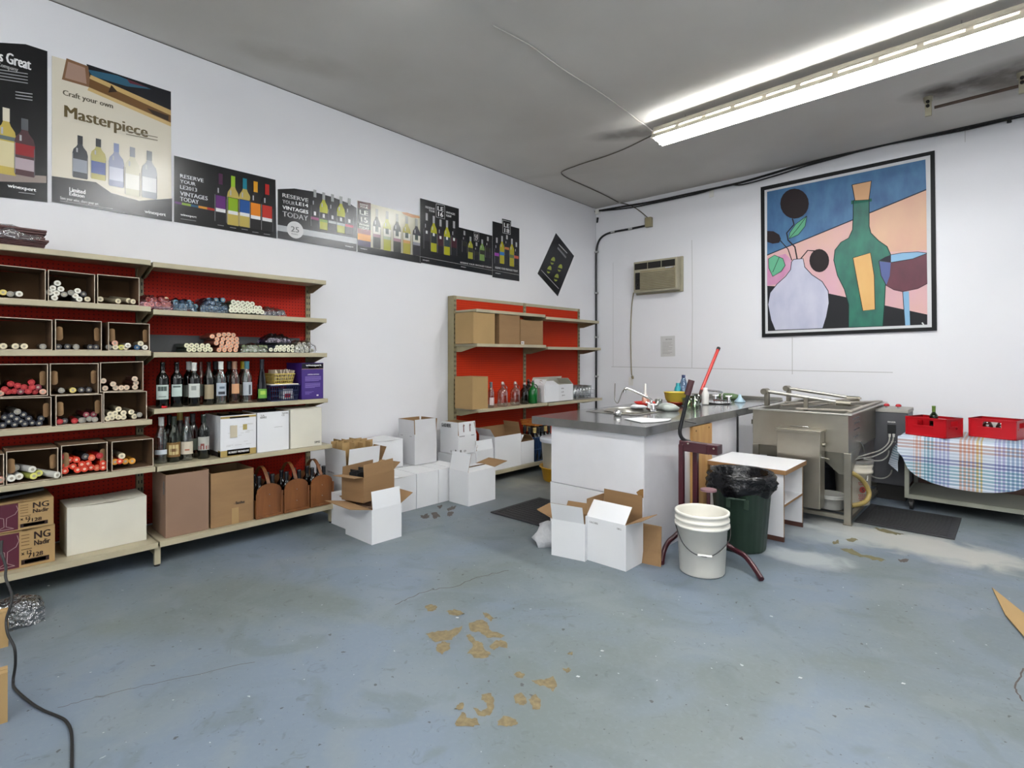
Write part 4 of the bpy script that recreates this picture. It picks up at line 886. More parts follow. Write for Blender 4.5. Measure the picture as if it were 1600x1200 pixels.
row([(378, 738), (413, 737), (450, 738), (490, 740), (530, 740), (395, 768), (430, 768), (470, 768), (511, 768), (548, 768)], xq, S3, '#1e2c22', '#d2d0b0', 'cream-ended black sleeve of the third shelf stack', 'two-row stack on the third shelf', r=.0165)
row([(562, 672), (610, 662), (648, 660), (680, 658), (715, 663), (597, 692), (640, 692), (675, 690), (705, 692), (738, 692), (592, 720), (632, 718), (675, 718), (708, 718), (740, 718), (630, 745), (665, 745), (698, 743), (735, 745), (612, 770), (650, 772), (690, 770), (730, 770)],
    xq, S3, '#7a3a2a', '#d29a7c', 'peach-ended foil sleeve of the third shelf heap', 'peach-ended heap on the third shelf', r=.0165)
bundle('bag of dull green foil sleeves right of the peach-ended heap', (770, 965), xq, S3, .055, G_film, grid(range(790, 960, 26), 750)+grid(range(785, 960, 28), 775), '#2e3d2c', '#7c8a62', 5)
row([(985, 768), (1018, 770), (1050, 770), (1080, 770), (1112, 772), (1142, 774), (1030, 750), (1058, 748), (1086, 748), (1112, 748), (1140, 745)], xq, S3, '#3a3f4a', '#cfceb8', 'white-ended foil sleeve under the violet bag', 'white-ended sleeves under the violet bag', r=.0155)
o = thing('film_bag', 'crumpled violet film bag lying on top of white-ended sleeves, third shelf', 'bag', PX(*zp(1040, 735), xq-.1))
q0 = PX(*zp(955, 735), xq); q1 = PX(*zp(1140, 735), xq); film(o, q0.y, q1.y, xq-.2, xq, S3+.072, .065, G_filmv, 6)
row([(1000, 722), (1040, 718), (1085, 716), (1120, 720)], xq-.01, S3+.07, '#1c1730', '#2c2440', parent=o, r=.014)
bundle('clear film bag of cream foil sleeves at the right end of the third shelf', (1150, 1320), xq+.01, S3, .085, G_film, grid((1175, 1210, 1245, 1280), 775)+grid((1170, 1205, 1240), 750)+grid((1190, 1225), 728), '#8f8c78', '#bfbca0', 7)
m = MB(); A = PX(*zp(110, 690), -4.33); B = PX(*zp(1195, 690), -4.33); m.box(-4.345, -4.335, A.y, B.y, S3+.003, A.z+.03, mat('slate_board', '#4b4c4e', .6))
tag(m.build('grey_board', loc=(-4.34, (A.y+B.y)/2, S3), bevel=.001), 'long dark grey board leaning along the pegboard behind the third shelf sleeves', 'board')
# stack of brown wrapped brochures on top shelf
t = thing('wrapped_stack', 'stack of dark red wrapped cardboard blanks on the top shelf at the left edge', 'stack', (-4.2, .35, 1.936))
M_blank = mat('dark_red_blank', '#4d2b28', .5, vary=.3, scale=12, stretch=(1, 1, 20)); z = 1.937; yr = PX(73, 372, -4.09).y
for i in range(9):
    h_ = .009 if i < 4 else .014; m = MB(); j = random.uniform(-.012, .012)+(.0 if i not in (5, 6) else -.012); T = Matrix.Translation((0, 0, 0))
    m.box(-4.37+abs(j), -4.085+j*.6, -.1, yr+j, z, z+h_-.002, M_blank); m.build('blank', t, bevel=.002); z += h_
film(t, -.1, yr-.01, -4.36, -4.07, 1.97, z-1.955, G_film, 9)

# ---------------------------------------------------------------- bottles
PRO = {'bordeaux': [(0, .0), (.034, .0), (.0375, .006), (.0375, .185), (.034, .203), (.022, .222), (.0145, .236), (.0135, .285), (.015, .289), (.015, .297), (.012, .300)],
       'clear': [(0, .0), (.033, .0), (.036, .006), (.036, .175), (.031, .2), (.020, .225), (.0145, .245), (.0135, .285), (.015, .289), (.015, .297), (.012, .300)],
       'hock': [(0, .0), (.033, .0), (.036, .006), (.036, .12), (.031, .17), (.022, .225), (.0145, .28), (.0135, .33), (.015, .334), (.015, .34), (.012, .342)],
       'burgundy': [(0, 0), (.036, 0), (.0395, .006), (.0395, .15), (.035, .18), (.024, .22), (.015, .25), (.0145, .288), (.016, .292), (.016, .298), (.013, .3)],
       'jug': [(0, 0), (.052, 0), (.058, .008), (.058, .15), (.05, .175), (.028, .195), (.017, .21), (.016, .235), (.019, .238), (.019, .246), (.014, .248)]}
def bottle(label, p, kind, g, cap=None, lab=None, s=1.0, rot=0, group=None, name='wine_bottle', extras=None, caplen=.055):
    """lab: list of (z0, z1, colour, half-angle, radius factor)"""
    o = thing(name, label, 'bottle', p, rot, group); pr = [(r*s, z*s) for r, z in PRO[kind]]; H = pr[-1][1]
    m = MB(); m.lathe(pr, g, n=18); m.build('glass', o, local=True)
    R_ = max(r for r, z in pr)
    if cap:
        m = MB(); c0 = H-caplen; m.lathe([(.0165*s, c0), (.0165*s, H-.012), (.0175*s, H-.008), (.0175*s, H+.001), (0, H+.002)], mat('cap_'+cap, cap, .35, coat=.2), n=14); m.build('capsule', o, local=True)
    for L in (lab or []):
        z0, z1, c, ha = L[:4]; m = MB(); mt = mat('label_'+c, c, .6); m.lathe([(R_+.0006, z0*s), (R_+.0006, z1*s)], mt, n=10, arc=(-ha, ha))
        if len(L) > 4:
            for (a0, a1, b0, b1, c2) in L[4]:
                m.lathe([(R_+.0011, b0*s), (R_+.0011, b1*s)], mat('label_'+c2, c2, .6), n=4, arc=(a0, a1))
        m.build('paper_label', o, local=True)
    return o
zq = lambda x, y: (220+x/4.287, 560+y/4.287)
S4, S5 = .978, .616
def bpos(x, y, z, k=zq):
    p = PZ(*k(x, y), z+.001); return p
def yaw(p): return math.atan2(-p.y, -p.x)+.25
def bx(xz, xf, z):         # on the vertical plane xf instead of by the level, near the horizon
    p = PX(*zq(xz, 300), xf); return V3((xf, p.y, z+.001))
DK = (-.5, .5); ln = lambda c='#3a3a3a': [(-.6, .6, .085, .09, c), (-.7, .5, .105, .112, c), (-.4, .6, .125, .13, c)]
bottle('dark green wine bottle with sketch label over a red cap, first on the fourth shelf', bx(146, -4.13, S4), 'bordeaux', G_black, None, [(.055, .15, '#aebab4', 1.1, [(-.7, .7, .11, .14, '#3c4a46'), (-.6, .6, .07, .075, '#57625d')])], rot=-.3)
bottle('dark green wine bottle with plain pale label, second on the fourth shelf', bx(241, -4.13, S4), 'bordeaux', G_black, None, [(.07, .15, '#a9b8b2', .9, [(-.6, .6, .13, .14, '#44524d')])], rot=-.25)
bottle('dark bottle with white cap half hidden, third on the fourth shelf', bx(322, -4.20, S4), 'bordeaux', G_black, '#b9b9b4', [(.06, .14, '#8f968c', 1.0)], rot=-.3)
bottle('dark green bottle with white cap and cream label, before the half hidden one', bx(357, -4.11, S4), 'bordeaux', G_black, '#c9c9c4', [(.06, .155, '#c2c6c0', 1.1, [(-.5, .3, .11, .14, '#8a8f8a')])], rot=-.25, s=.98)
bottle('clear pinkish bottle behind the cream-labelled ones on the fourth shelf', bx(402, -4.22, S4), 'clear', G_pink, None, [(.06, .14, '#a8a898', .9)], rot=-.2)
bottle('clear bottle with long tan label on the fourth shelf', bx(455, -4.15, S4), 'clear', G_smoke, None, [(.04, .14, '#9a8c70', .9)], rot=-.2)
bottle('dark bottle standing behind the tan-labelled bottle', bx(500, -4.26, S4), 'bordeaux', G_black, '#1d1a1c', rot=0)
bottle('clear bottle with white cap and blue-white label, middle of the fourth shelf', bx(536, -4.12, S4), 'clear', G_clear, '#cfcfca', [(.06, .15, '#a9b2bc', 1.0, [(-.6, .6, .07, .09, '#2a3138'), (-.4, .5, .11, .125, '#5a6874')])], rot=-.15)
bottle('dark bottle behind the white-capped clear bottle', bx(593, -4.25, S4), 'bordeaux', G_black, '#26232a', rot=0)
bottle('clear rose bottle with round orange label on the fourth shelf', bx(628, -4.13, S4), 'clear', G_pink, '#8f6a55', [(.07, .14, '#b98a66', .75)], rot=-.12)
bottle('bottle with yellow cap behind the teal-capped one', bx(684, -4.22, S4), 'clear', G_smoke, '#b8a31c', [(.05, .13, '#a8a894', .9)], rot=-.1)
bottle('clear bottle with teal cap and grey figure label on the fourth shelf', bx(710, -4.12, S4), 'clear', G_clear, '#3f6f7a', [(.055, .15, '#a3a8ae', 1.0, [(.1, .5, .06, .13, '#44484e')])], rot=-.1)
bottle('tall slim blue-black bottle with green label, right of the bottle row', bx(811, -4.10, S4), 'hock', G_blue, '#12131c', [(.03, .105, '#5f9438', 1.1, [(-.6, .5, .06, .09, '#9ab84a')])], rot=-.1, caplen=.09, s=.92)
m = MB(); p = bx(157, -4.075, S4); m.lathe([(0, 0), (.017, 0), (.017, .012), (0, .013)], M_red, c=p, n=14); tag(m.build('red_disc', loc=p), 'small red cap at the foot of the first bottle, fourth shelf', 'cap')
# fifth shelf
bottle('clear bottle with silver cap and blank label, left end of the fifth shelf', bpos(137, 700, S5), 'burgundy', G_clear, '#9f9f9c', [(.06, .09, '#c3c9d0', 1.0)], rot=-.35)
bottle('dark green bottle hidden at the back of the fifth shelf left', V3((-4.24, bx(190, -4.24, S5).y, S5+.001)), 'bordeaux', G_black, None, None)
bottle('green bottle with large round tan label on the fifth shelf', bpos(222, 690, S5), 'burgundy', G_olive, '#1d2417', [(.035, .13, '#7a5a2c', 1.15, [(-.75, .75, .05, .115, '#c2ae7c'), (-.5, .5, .07, .09, '#6a4a22')])], rot=-.3)
bottle('bottle with gold cap behind the round-labelled green bottle', V3((-4.2, bx(262, -4.2, S5).y, S5+.001)), 'burgundy', G_smoke, '#a98d3e', None, s=1.06)
bottle('clear bottle with cream label on the fifth shelf', bpos(309, 680, S5), 'burgundy', G_clear, None, [(.045, .13, '#bdb3a0', 1.1, [(-.3, .4, .07, .08, '#a0604a')])], rot=-.3, s=.98)
bottle('clear bottle behind, between the cream-labelled and castle-labelled ones', V3((-4.2, bx(347, -4.2, S5).y, S5+.001)), 'clear', G_smoke, '#2a2a2c', [(.05, .13, '#8c9484', .9)], rot=-.1)
bottle('green bottle with red and grey picture label, right of the fifth shelf bottles', bpos(421, 668, S5), 'bordeaux', G_green, '#16201a', [(.06, .15, '#a5a49c', 1.1, [(-.9, .9, .065, .09, '#7a3a34'), (-.5, .1, .09, .105, '#7a3a34')])], rot=-.3)
# baskets and the purple carton at the end of the fourth shelf
M_navy = mat('navy_plastic', '#141f44', .4); M_yel = mat('yellow_plastic', '#b5a050', .5)
def basket(name, label, y0, y1, x0, x1, z0, h, mt, nbx, rows, fl=.012):
    o = thing(name, label, 'basket', ((x0+x1)/2, (y0+y1)/2, z0)); m = MB(); cx = (x0+x1)/2; cy = (y0+y1)/2
    m.box(x0+fl, x1-fl, y0+fl, y1-fl, z0, z0+.006, mt)
    def side(a, b_, a2, b2):
        """a,b bottom corners; a2,b2 top corners"""
        a, b_, a2, b2 = map(V3, (a, b_, a2, b2)); L = (b_-a).length; n = max(4, int(L/.014))
        for k in range(rows+1):
            f = k/rows; m.bar(a.lerp(a2, f), b_.lerp(b2, f), .004, .009 if k in (0, rows) else .005, mt)
        for k in range(n+1):
            f = k/n; m.bar(a.lerp(b_, f), a2.lerp(b2, f), .004, .004, mt, up=V3((0, 1, 0)))
    z1 = z0+h; c = [(x0+fl, y0+fl, z0), (x1-fl, y0+fl, z0), (x1-fl, y1-fl, z0), (x0+fl, y1-fl, z0)]; d = [(x0, y0, z1), (x1, y0, z1), (x1, y1, z1), (x0, y1, z1)]
    for i in range(4): j = (i+1) % 4; side(c[i], c[j], d[i], d[j])
    m.build('mesh_sides', o); m = MB()
    for i in range(4): j = (i+1) % 4; m.bar(d[i], d[j], .012, .008, mt)
    m.build('rim', o); return o
ya = PX(*zq(868, 200), -4.07).y; yb = PX(*zq(1066, 200), -4.07).y
basket('plastic_basket', 'navy blue plastic basket with grid sides on the fourth shelf', ya, yb, -4.30, -4.075, S4+.001, .115, M_navy, 0, 3)
m = MB(); m.box(-4.2, -4.12, yb-.11, yb-.03, S4+.01, S4+.085, M_wcard); m.box(-4.119, -4.1185, yb-.1, yb-.05, S4+.02, S4+.05, M_red); tag(m.build('small_packet', loc=(-4.16, yb-.07, S4+.01)), 'white and red packet inside the navy basket', 'packet')
m = MB(); m.box(-4.29, -4.08, ya+.01, yb-.005, S4+.117, S4+.127, M_white); tag(m.build('white_tray', loc=(-4.18, (ya+yb)/2, S4+.12), bevel=.003), 'thin white tray lying on the navy basket', 'tray')
basket('plastic_basket', 'small yellow plastic basket full of papers on top of the navy basket', ya+.04, yb-.03, -4.26, -4.10, S4+.128, .075, M_yel, 0, 3)
random.seed(11)
for i in range(7):
    m = MB(); y = ya+.05+i*.021; p = V3((-4.18, y+.01, S4+.2)); T = Matrix.Translation(p) @ Matrix.Rotation(random.uniform(-.5, .5), 4, 'X') @ Matrix.Rotation(random.uniform(-.4, .4), 4, 'Z')
    m.box(-.055, .055, -.004, .004, -.055, .035, mat('crumpled_paper', '#b9aa98', .7), T); tag(m.build('paper_packet', loc=p), ('leftmost' if i == 0 else ORD[i]+'-from-left')+' creased paper packet sticking up out of the yellow basket', 'packet', 'packets in the yellow basket')
M_pur = mat('purple_carton', '#3b2370', .45); M_purl = inkm('#8a78b8')
ya = PX(*zq(1078, 200), -4.075).y; yb = PX(*zq(1222, 200), -4.075).y
def pp(o, a, b_, h):
    W_ = 2*b_
    its = [('#', 0, h*.85, W_, h*.148, inkm('#191722')), ('#', W_*.3, h*.865, W_*.5, h*.06, inkm('#8a6a34')), ('winexpert', W_*.18, h*.905, W_*.72, h*.07, M_wink), ('#', 0, h*.84, W_, h*.01, inkm('#c9a58a')),
           ('LIMITED EDITION', W_*.27, h*.675, W_*.52, h*.028, M_wink)]
    for i in range(5): its.append(('#', W_*.15, h*(.62-i*.028), W_*(.74-.1*(i == 4)), h*.012, M_purl))
    for i in range(5): its.append(('#', W_*.15, h*(.43-i*.028), W_*(.7-.25*(i == 4)), h*.012, M_purl))
    for i in range(3): its.append(('#', W_*.15, h*(.2-i*.03), W_*(.4-.1*i), h*.01, M_purl))
    its.append(('#', W_*.68, h*.08, W_*.09, h*.035, M_wink)); on_face(o, a, b_, its, '+x')
hp = PX(*zq(1078, 35), -4.075).z-S4
carton('carton', 'purple printed carton with white lettering at the right end of the fourth shelf', (-4.075-.13, (ya+yb)/2, S4+.001), 0, .26, yb-ya, hp, M_pur, closed=True, parts=pp)
# fifth shelf cartons
def face_box(label, x0z, x1z, ytop, ybot, xf, zs, dep, mo, zz=zq, **kw):
    a = PX(*zz(x0z, ybot), xf); b_ = PX(*zz(x1z, ybot), xf); h = PX(*zz((x0z+x1z)/2, ytop), xf).z-zs
    return carton('carton', label, (xf-dep/2, (a.y+b_.y)/2, zs+.001), 0, dep, b_.y-a.y-.003, h, mo, **kw)
M_gold = inkm('#a38d55'); M_creami = inkm('#b9b09a')
def pb1(o, a, b_, h):
    W_ = 2*b_; its = [('#', 0, h*.93, W_, h*.05, M_gold), ('#', W_*.25, h*.925, W_*.55, h*.035, M_ink), ('#', 0, 0, W_, h*.15, M_gold), ('#', W_*.18, .005, W_*.64, h*.145, M_ink),
        ('ROBERT MONDAVI', W_*.22, h*.07, W_*.56, h*.05, M_wink), ('#', W_*.26, h*.45, W_*.2, h*.3, M_creami), ('#', W_*.62, h*.62, W_*.12, h*.14, inkm('#a8985e'))]
    rnd = random.Random(4)
    for i in range(16): its.append(('#', W_*rnd.uniform(.03, .8), h*rnd.uniform(.2, .88), W_*rnd.uniform(.08, .2), h*.006, inkm('#a8a6a0')))
    on_face(o, a, b_, its, '+x'); on_face(o, a, b_, [('#', 0, 0, 2*a, h*.12, M_ink), ('#', 2*a*.85, 0, 2*a*.15, h*.15, M_gold)], '-y'); dividers(o, a, b_, h, 4, 3, 0, mt=M_blackm)
face_box('white and gold printed wine carton with dark base band on the fifth shelf', 532, 773, 380, 655, -4.02, S5, .3, M_wcard, parts=pb1)
def pb2(o, a, b_, h): on_face(o, a, b_, [('TA', .02, h*.9, .03, .013, M_inkg), ('6002', .02, h*.85, .045, .014, M_ink), ('TAZON', 2*b_-.055, h*.92, .045, .013, M_inkg), ('CS', 2*b_-.055, h*.87, .02, .013, M_inkg), ('#', b_*1.05, h*.6, .06, .002, M_inkg)], '+x'); dividers(o, a, b_, h, 4, 3, 0, mt=M_blackm)
face_box('open white carton with small stamped codes, middle of the fifth shelf', 779, 993, 358, 630, -4.02, S5, .28, M_wcard, parts=pb2)
def pb3(o, a, b_, h): on_face(o, a, b_, [('SMS', 2*b_-.06, .02, .045, .016, M_ink)], '+x')
face_box('ivory carton at the right end of the fifth shelf', 1003, 1212, 340, 605, -4.01, S5, .28, M_wcard2, closed=True, parts=pb3)
# base shelf: cartons and wooden bottle carriers
SB = .155
def pc1(o, a, b_, h): on_face(o, a, b_, [('#', 2*a-.055, h*.68, .03, .085, M_inkg), ('#', 2*a-.05, h*.70, .02, .03, M_wcard)], '-y')
face_box('tall pinkish brown carton standing on the base shelf', 165, 457, 765, 1155, -3.965, SB, .3, M_carddk, parts=pc1)
def pc2(o, a, b_, h): on_face(o, a, b_, [('- Bacchus', b_*1.05, h*.36, .07, .02, M_ink), ('#', b_*.95, 0.0, .045, h*.3, M_cardlt)], '+x')
face_box('tan carton with small printed name beside the pinkish brown one', 468, 757, 755, 1105, -3.965, SB, .3, M_card, parts=pc2)
def carrier(label, xa, xb, ytop, ybot, ck):
    zc = lambda x, y: (390+x/9.229, 710+y/9.229); xf = -3.955
    A = PX(*zc(xa, ybot), xf); B = PX(*zc(xb, ybot), xf); w_ = B.y-A.y; h = PX(*zc((xa+xb)/2, ytop), xf).z-SB; o = thing('bottle_carrier', label, 'carrier', (xf-.14, (A.y+B.y)/2, SB+.001))
    dep = .27; hw = w_/2
    for x in (.14, -.13):
        m = MB(); P = [(x-.012, -hw+.008, .01), (x-.012, hw-.008, .01), (x-.012, hw-.008, h*.72)]
        for i in range(1, 10): a = math.pi*i/10; P.append((x-.012, (hw-.008)*math.cos(a), h*.72+h*.28*math.sin(a)**.8))
        P.append((x-.012, -hw+.008, h*.72)); m.prism(P, (.012, 0, 0), M_wood); m.build('end_board', o, local=True, bevel=.002)
    for s in (-1, 1):
        m = MB(); m.box(-.13, .14, s*hw-.006*(s > 0)-.0, s*hw+.006*(s < 0)+.0, 0, h*.55, M_wood); m.build('side_board', o, local=True)
        m = MB(); m.box(.14, .150, s*hw-.014*(s > 0), s*hw+.014*(s < 0), 0, h*.74, M_wood); m.build('frame_strip', o, local=True, bevel=.002)
    m = MB(); m.box(-.13, .14, -hw, hw, 0, .01, M_wood); m.build('bottom', o, local=True)
    m = MB(); m.box(.14, .150, -hw+.014, hw-.014, 0, .018, M_wood); m.build('frame_strip', o, local=True, bevel=.002)
    for z in (.33, .68):
        m = MB(); m.cyl((.1405, 0, h*z), (.145, 0, h*z), .005, .003, M_chrome, 8); m.build('screw', o, local=True)
    m = MB(); P = [V3((.135-.27*i/14, 0, h*.9+.13*math.sin(math.pi*i/14)**.8)) for i in range(15)]
    for i in range(14): m.bar(P[i], P[i+1], .024, .006, M_wood, up=V3((0, 1, 0)).cross((P[i+1]-P[i]).normalized()))
    m.build('handle', o, local=True)
    k = 0
    for xx in (.075, -.01, -.09):
        for s in (-1, 1):
            p = V3((xf-.14+xx, (A.y+B.y)/2+s*hw*.5, SB+.012))
            if k in (0, 1, 2, 3): bottle(('front left', 'front right', 'middle left', 'middle right')[k]+' dark wine bottle standing in the '+ck+' wooden carrier', p, 'bordeaux', G_black, '#15161a', None, s=.93, group='bottles in the '+ck+' wooden carrier')
            k += 1
carrier('brown wooden bottle carrier with arched handle, left of three on the base shelf', 88, 478, 425, 865, 'left')
carrier('brown wooden bottle carrier with arched handle, middle of three on the base shelf', 495, 858, 355, 790, 'middle')
carrier('brown wooden bottle carrier with arched handle, right of three on the base shelf', 875, 1208, 300, 715, 'right')
# glassware cartons, white long carton, folded bag
zn = lambda x, y: (x/9.229, 760+y/9.229)
M_plum = inkm('#4f1e2c'); M_plink = inkm('#9a7a7c'); M_brk = inkm('#2c1a12')
def nadir(label, x0, x1, ytop, ybot, zs, z1=None):
    xf = -3.985; A = PX(*zn(x0, ybot), xf); B = PX(*zn(x1, ybot), xf); y0 = A.y-.06; h = (z1-zs)
    def pr(o, a, b_, h):
        W_ = 2*b_; its = [('#', W_*.1, .006, W_*.36, h*.94, M_plum), ('Nadir', W_*.68, h*.54, W_*.24, h*.14, M_brk), ('NG', W_*.68, h*.72, W_*.24, h*.2, M_brk), ('x 12', W_*.49, h*.34, W_*.15, h*.1, M_brk), ('7128', W_*.59, h*.24, W_*.22, h*.12, M_brk),
                 ('#', W_*.49, h*.08, W_*.42, h*.13, M_brk), ('#', W_*.54, h*.1, W_*.32, h*.09, inkm('#7a6a55')), ('#', W_*.49, h*.48, W_*.16, h*.012, M_brk)]
        for i in range(4): its.append(('#', W_*.49, h*(.86-i*.09), W_*.12, h*.02, inkm('#6a5234')))
        on_face(o, a, b_, its, '+x')
        m = MB(); c = V3((a+.0018, -b_+W_*.27, 0)); g = [(-.045, .9), (-.052, .75), (-.04, .6), (-.006, .5), (-.004, .2), (-.035, .1)]
        L = [c+V3((0, y, h*z)) for y, z in g]; Rr = [c+V3((0, -y, h*z)) for y, z in g]
        m.line(L, .003, M_plink, (1, 0, 0)); m.line(Rr, .003, M_plink, (1, 0, 0)); m.line([L[-1], Rr[-1]], .003, M_plink, (1, 0, 0)); m.build('glass_outline', o, local=True)
    return carton('carton', label, (xf-.15, (y0+B.y)/2, zs+.001), 0, .3, B.y-y0, h, M_cardlt, closed=True, parts=pr)
zt = PX(*zn(790, 560), -3.985).z; zt2 = PX(*zn(770, 160), -3.985).z
nadir('lower brown glassware carton with plum panel on the base shelf at left', 30, 792, 640, 1075, .158, zt)
nadir('upper brown glassware carton with plum panel, stacked on its twin', 20, 772, 240, 640, zt+.006, zt2)
m = MB()
for i, (x, z) in enumerate(((-4.25, .0), (-4.1, .012), (-4.02, .004))): pass
yy0, yy1 = .0, PX(*zn(770, 160), -3.99).y
m.prism([(-4.25, yy0, zt2+.012), (-4.0, yy0, zt2+.012), (-4.0, yy0+.17, zt2+.02), (-4.0, yy1-.04, zt2+.045), (-4.25, yy1-.04, zt2+.07)], (0, 0, .012), M_black)
tag(m.build('folded_binder', loc=(-4.1, .2, zt2+.01), bevel=.002), 'flat black folded item lying on the glassware cartons', 'folder')
zw = lambda x, y: (x/5.714, 740+y/5.714)
def wbox():
    xf = -4.02; A = PX(*zw(598, 670), xf); B = PX(*zw(1308, 530), xf); h = PX(*zw(600, 315), xf).z-.158
    carton('carton', 'long plain off-white carton lying on the base shelf', (xf-.13, (A.y+B.y)/2, .159), 0, .26, B.y-A.y, h, M_wcard2, closed=True)
wbox()
# second gondola: cartons, jugs, glass rack
zg = lambda x, y: (690+x/3.748, 440+y/3.75)
def gbox(label, x0, x1, ytop, ybot, xf, zs, dep, mo, **kw): return face_box(label, x0, x1, ytop, ybot, xf, zs, dep, mo, zz=zg, **kw)
M_wl2 = mat('bright_carton_white', '#dcdde0', .6)
def bc(o, a, b_, h): on_face(o, a, b_, [('#', .012, .012, .05, .035, M_wink), ('#', .02, .02, .03, .015, M_inkg)], '+x')
gbox('brown carton at the left end of the upper shelf near the corner', 185, 312, 185, 352, -4.07, 1.447, .28, M_cardlt, closed=True)
gbox('brown carton in the middle of the upper shelf near the corner', 338, 458, 195, 358, -4.07, 1.447, .28, M_card, closed=True)
gbox('brown carton with white sticker on the upper shelf near the corner', 461, 594, 228, 370, -4.06, 1.436, .28, M_card, closed=True, parts=bc)
gbox('plain tan carton on the middle shelf left of the glass jugs', 180, 272, 560, 712, -4.06, .768, .27, M_cardlt, closed=True)
z3 = .768
def gp(x, xf): p = PX(*zg(x, 650), xf); return V3((xf, p.y, z3+.001))
bottle('small clear bottle with pinkish label beside the tan carton', gp(290, -4.09), 'clear', G_clear, '#6a6a68', [(.03, .12, '#b9a9a6', 1.0)], rot=-.3, s=.9)
def jug(label, x, xf, g, s=1.0, cap='#b8b4ac'):
    o = bottle(label, gp(x, xf), 'jug', g, None, None, s=s, name='glass_jug'); m = MB(); H = .248*s
    m.lathe([(.012, H-.01), (.012, H+.012), (.006, H+.02), (0, H+.021)], mat('stopper_'+cap, cap, .4), n=12); m.build('stopper', o, local=True)
    m = MB(); m.tube([(.018, 0, H-.03), (.028, .0, H-.01), (.02, 0, H+.015), (0, 0, H+.022), (-.02, 0, H+.015), (-.024, 0, H-.02)], .0018, M_chrome, 5); m.build('wire_clamp', o, local=True)
    m = MB(); m.tube([(.016, .01, H-.02), (.04, .015, H-.03), (.05, .018, H-.05), (.045, .016, H-.075)], .006, g, 6); m.build('handle', o, local=True)
jug('wide clear glass jug with swing stopper, first of the jugs', 357, -4.10, G_clear, 1.0)
jug('clear glass jug with swing stopper, second of the jugs', 431, -4.11, G_clear, .98)
jug('smaller clear glass jug with swing stopper, third of the jugs', 484, -4.13, G_smoke, .9)
jug('bright green glass jug', 535, -4.09, mat('green_jug_glass', '#0b5a22', .08, coat=.6), .98, '#2a3a2c')
jug('clear glass jug half behind the open white carton', 582, -4.14, G_clear, .95)
jug('dark olive glass jug behind the green one', 508, -4.27, G_green, 1.02, '#1a1a1a')
def wc(o, a, b_, h):
    m = MB(); m.box(a+.003, a+.007, -b_+.01, -b_*.05, -.0, h+.002, M_wl2); m.box(a-.09, a+.005, -b_+.01, -b_*.05, h+.02, h+.024, M_wl2, Matrix.Translation((a, 0, h)) @ Matrix.Rotation(.5, 4, 'Y') @ Matrix.Translation((-a, 0, -h-.02))); m.build('hanging_flap', o, local=True)
    on_face(o, a, b_, [('wine', b_*1.15, h*.72, .05, .02, M_inkg), ('cork', b_*1.15, h*.5, .05, .02, M_inkg), ('glass', b_*1.2, h*.28, .06, .02, M_inkg)], '+x')
A = PX(*zg(600, 680), -4.06); B = PX(*zg(770, 680), -4.06)
carton('carton', 'open white carton with cream side and raised flaps, right of the jugs', (-4.17, (A.y+B.y)/2, .770), 0, .22, B.y-A.y, .2, M_wcard, mi=M_wcard2, flaps={'-y': (-40, .09), '+y': (-52, .12), '-x': (-25, .1)}, parts=wc)
# wire rack with glasses
yA = PX(*zg(775, 640), -4.06).y; yB = PX(*zg(898, 640), -4.03).y
o = thing('wire_rack', 'wire rack on the middle shelf at the corner end', 'rack', (-4.15, (yA+yB)/2, z3)); m = MB()
for z in (z3+.006, z3+.06, z3+.11):
    P = [V3((-4.04, yA, z)), V3((-4.04, yB, z)), V3((-4.3, yB, z)), V3((-4.3, yA, z))]
    for i in range(4): m.bar(P[i], P[(i+1) % 4], .004, .004, M_chrome)
for k in range(13):
    y = yA+(yB-yA)*k/12; m.bar((-4.04, y, z3+.006), (-4.04, y, z3+.11), .003, .003, M_chrome, up=V3((0, 1, 0))); m.bar((-4.04, y, z3+.006), (-4.3, y, z3+.006), .003, .003, M_chrome)
for k in range(7):
    x = -4.04-.26*k/6; m.bar((x, yA, z3+.006), (x, yA, z3+.11), .003, .003, M_chrome, up=V3((0, 1, 0)))
m.build('wires', o)
for i in range(3):
    for j in range(6):
        p = V3((-4.09-i*.08, yA+.045+j*(yB-yA-.09)/5, z3+.012)); m = MB(); m.lathe([(.022, 0), (.028, .03), (.034, .155), (.033, .155), (.02, .01)], glass('bright_glass', '#e2e8ea', .3), c=p, n=12)
        tag(m.build('drinking_glass', loc=p), 'clear glass in the wire rack, '+['front', 'middle', 'back'][i]+' row, '+ORD[j]+' from the left', 'glass', 'glasses in the wire rack')
# base shelf of the second gondola
zb_ = .118
def bottles_in(base, n, lab, grp, g, cap, hw=.05, s=.8):
    for i in range(n): bottle(lab, base+V3((-.03*(i % 2), (i-(n-1)/2)*hw, 0)), 'bordeaux', g, cap, None, s=s, group=grp)
A = PX(*zg(205, 1070), -3.98); B = PX(*zg(305, 1070), -3.98)
carton('carton', 'white carton with tall brown inside flap on the low shelf, left end', (-4.10, (A.y+B.y)/2, zb_+.001), 0, .24, B.y-A.y, PX(*zg(255, 985), -3.98).z-zb_, M_wcard, flaps={'+x': (-12, .10), '-y': (-20, .06)}, mi=M_card)
A = PX(*zg(313, 1050), -3.98); B = PX(*zg(465, 1050), -3.98)
carton('carton', 'open white carton with upright flaps in the middle of the low shelf', (-4.10, (A.y+B.y)/2, zb_+.001), 0, .24, B.y-A.y, PX(*zg(390, 900), -3.98).z-zb_, M_wcard, mi=M_card, flaps={'-y': (38, .11), '+y': (-15, .13), '-x': (0, .08)})
A = PX(*zg(470, 1040), -3.98); B = PX(*zg(545, 1035), -3.98)
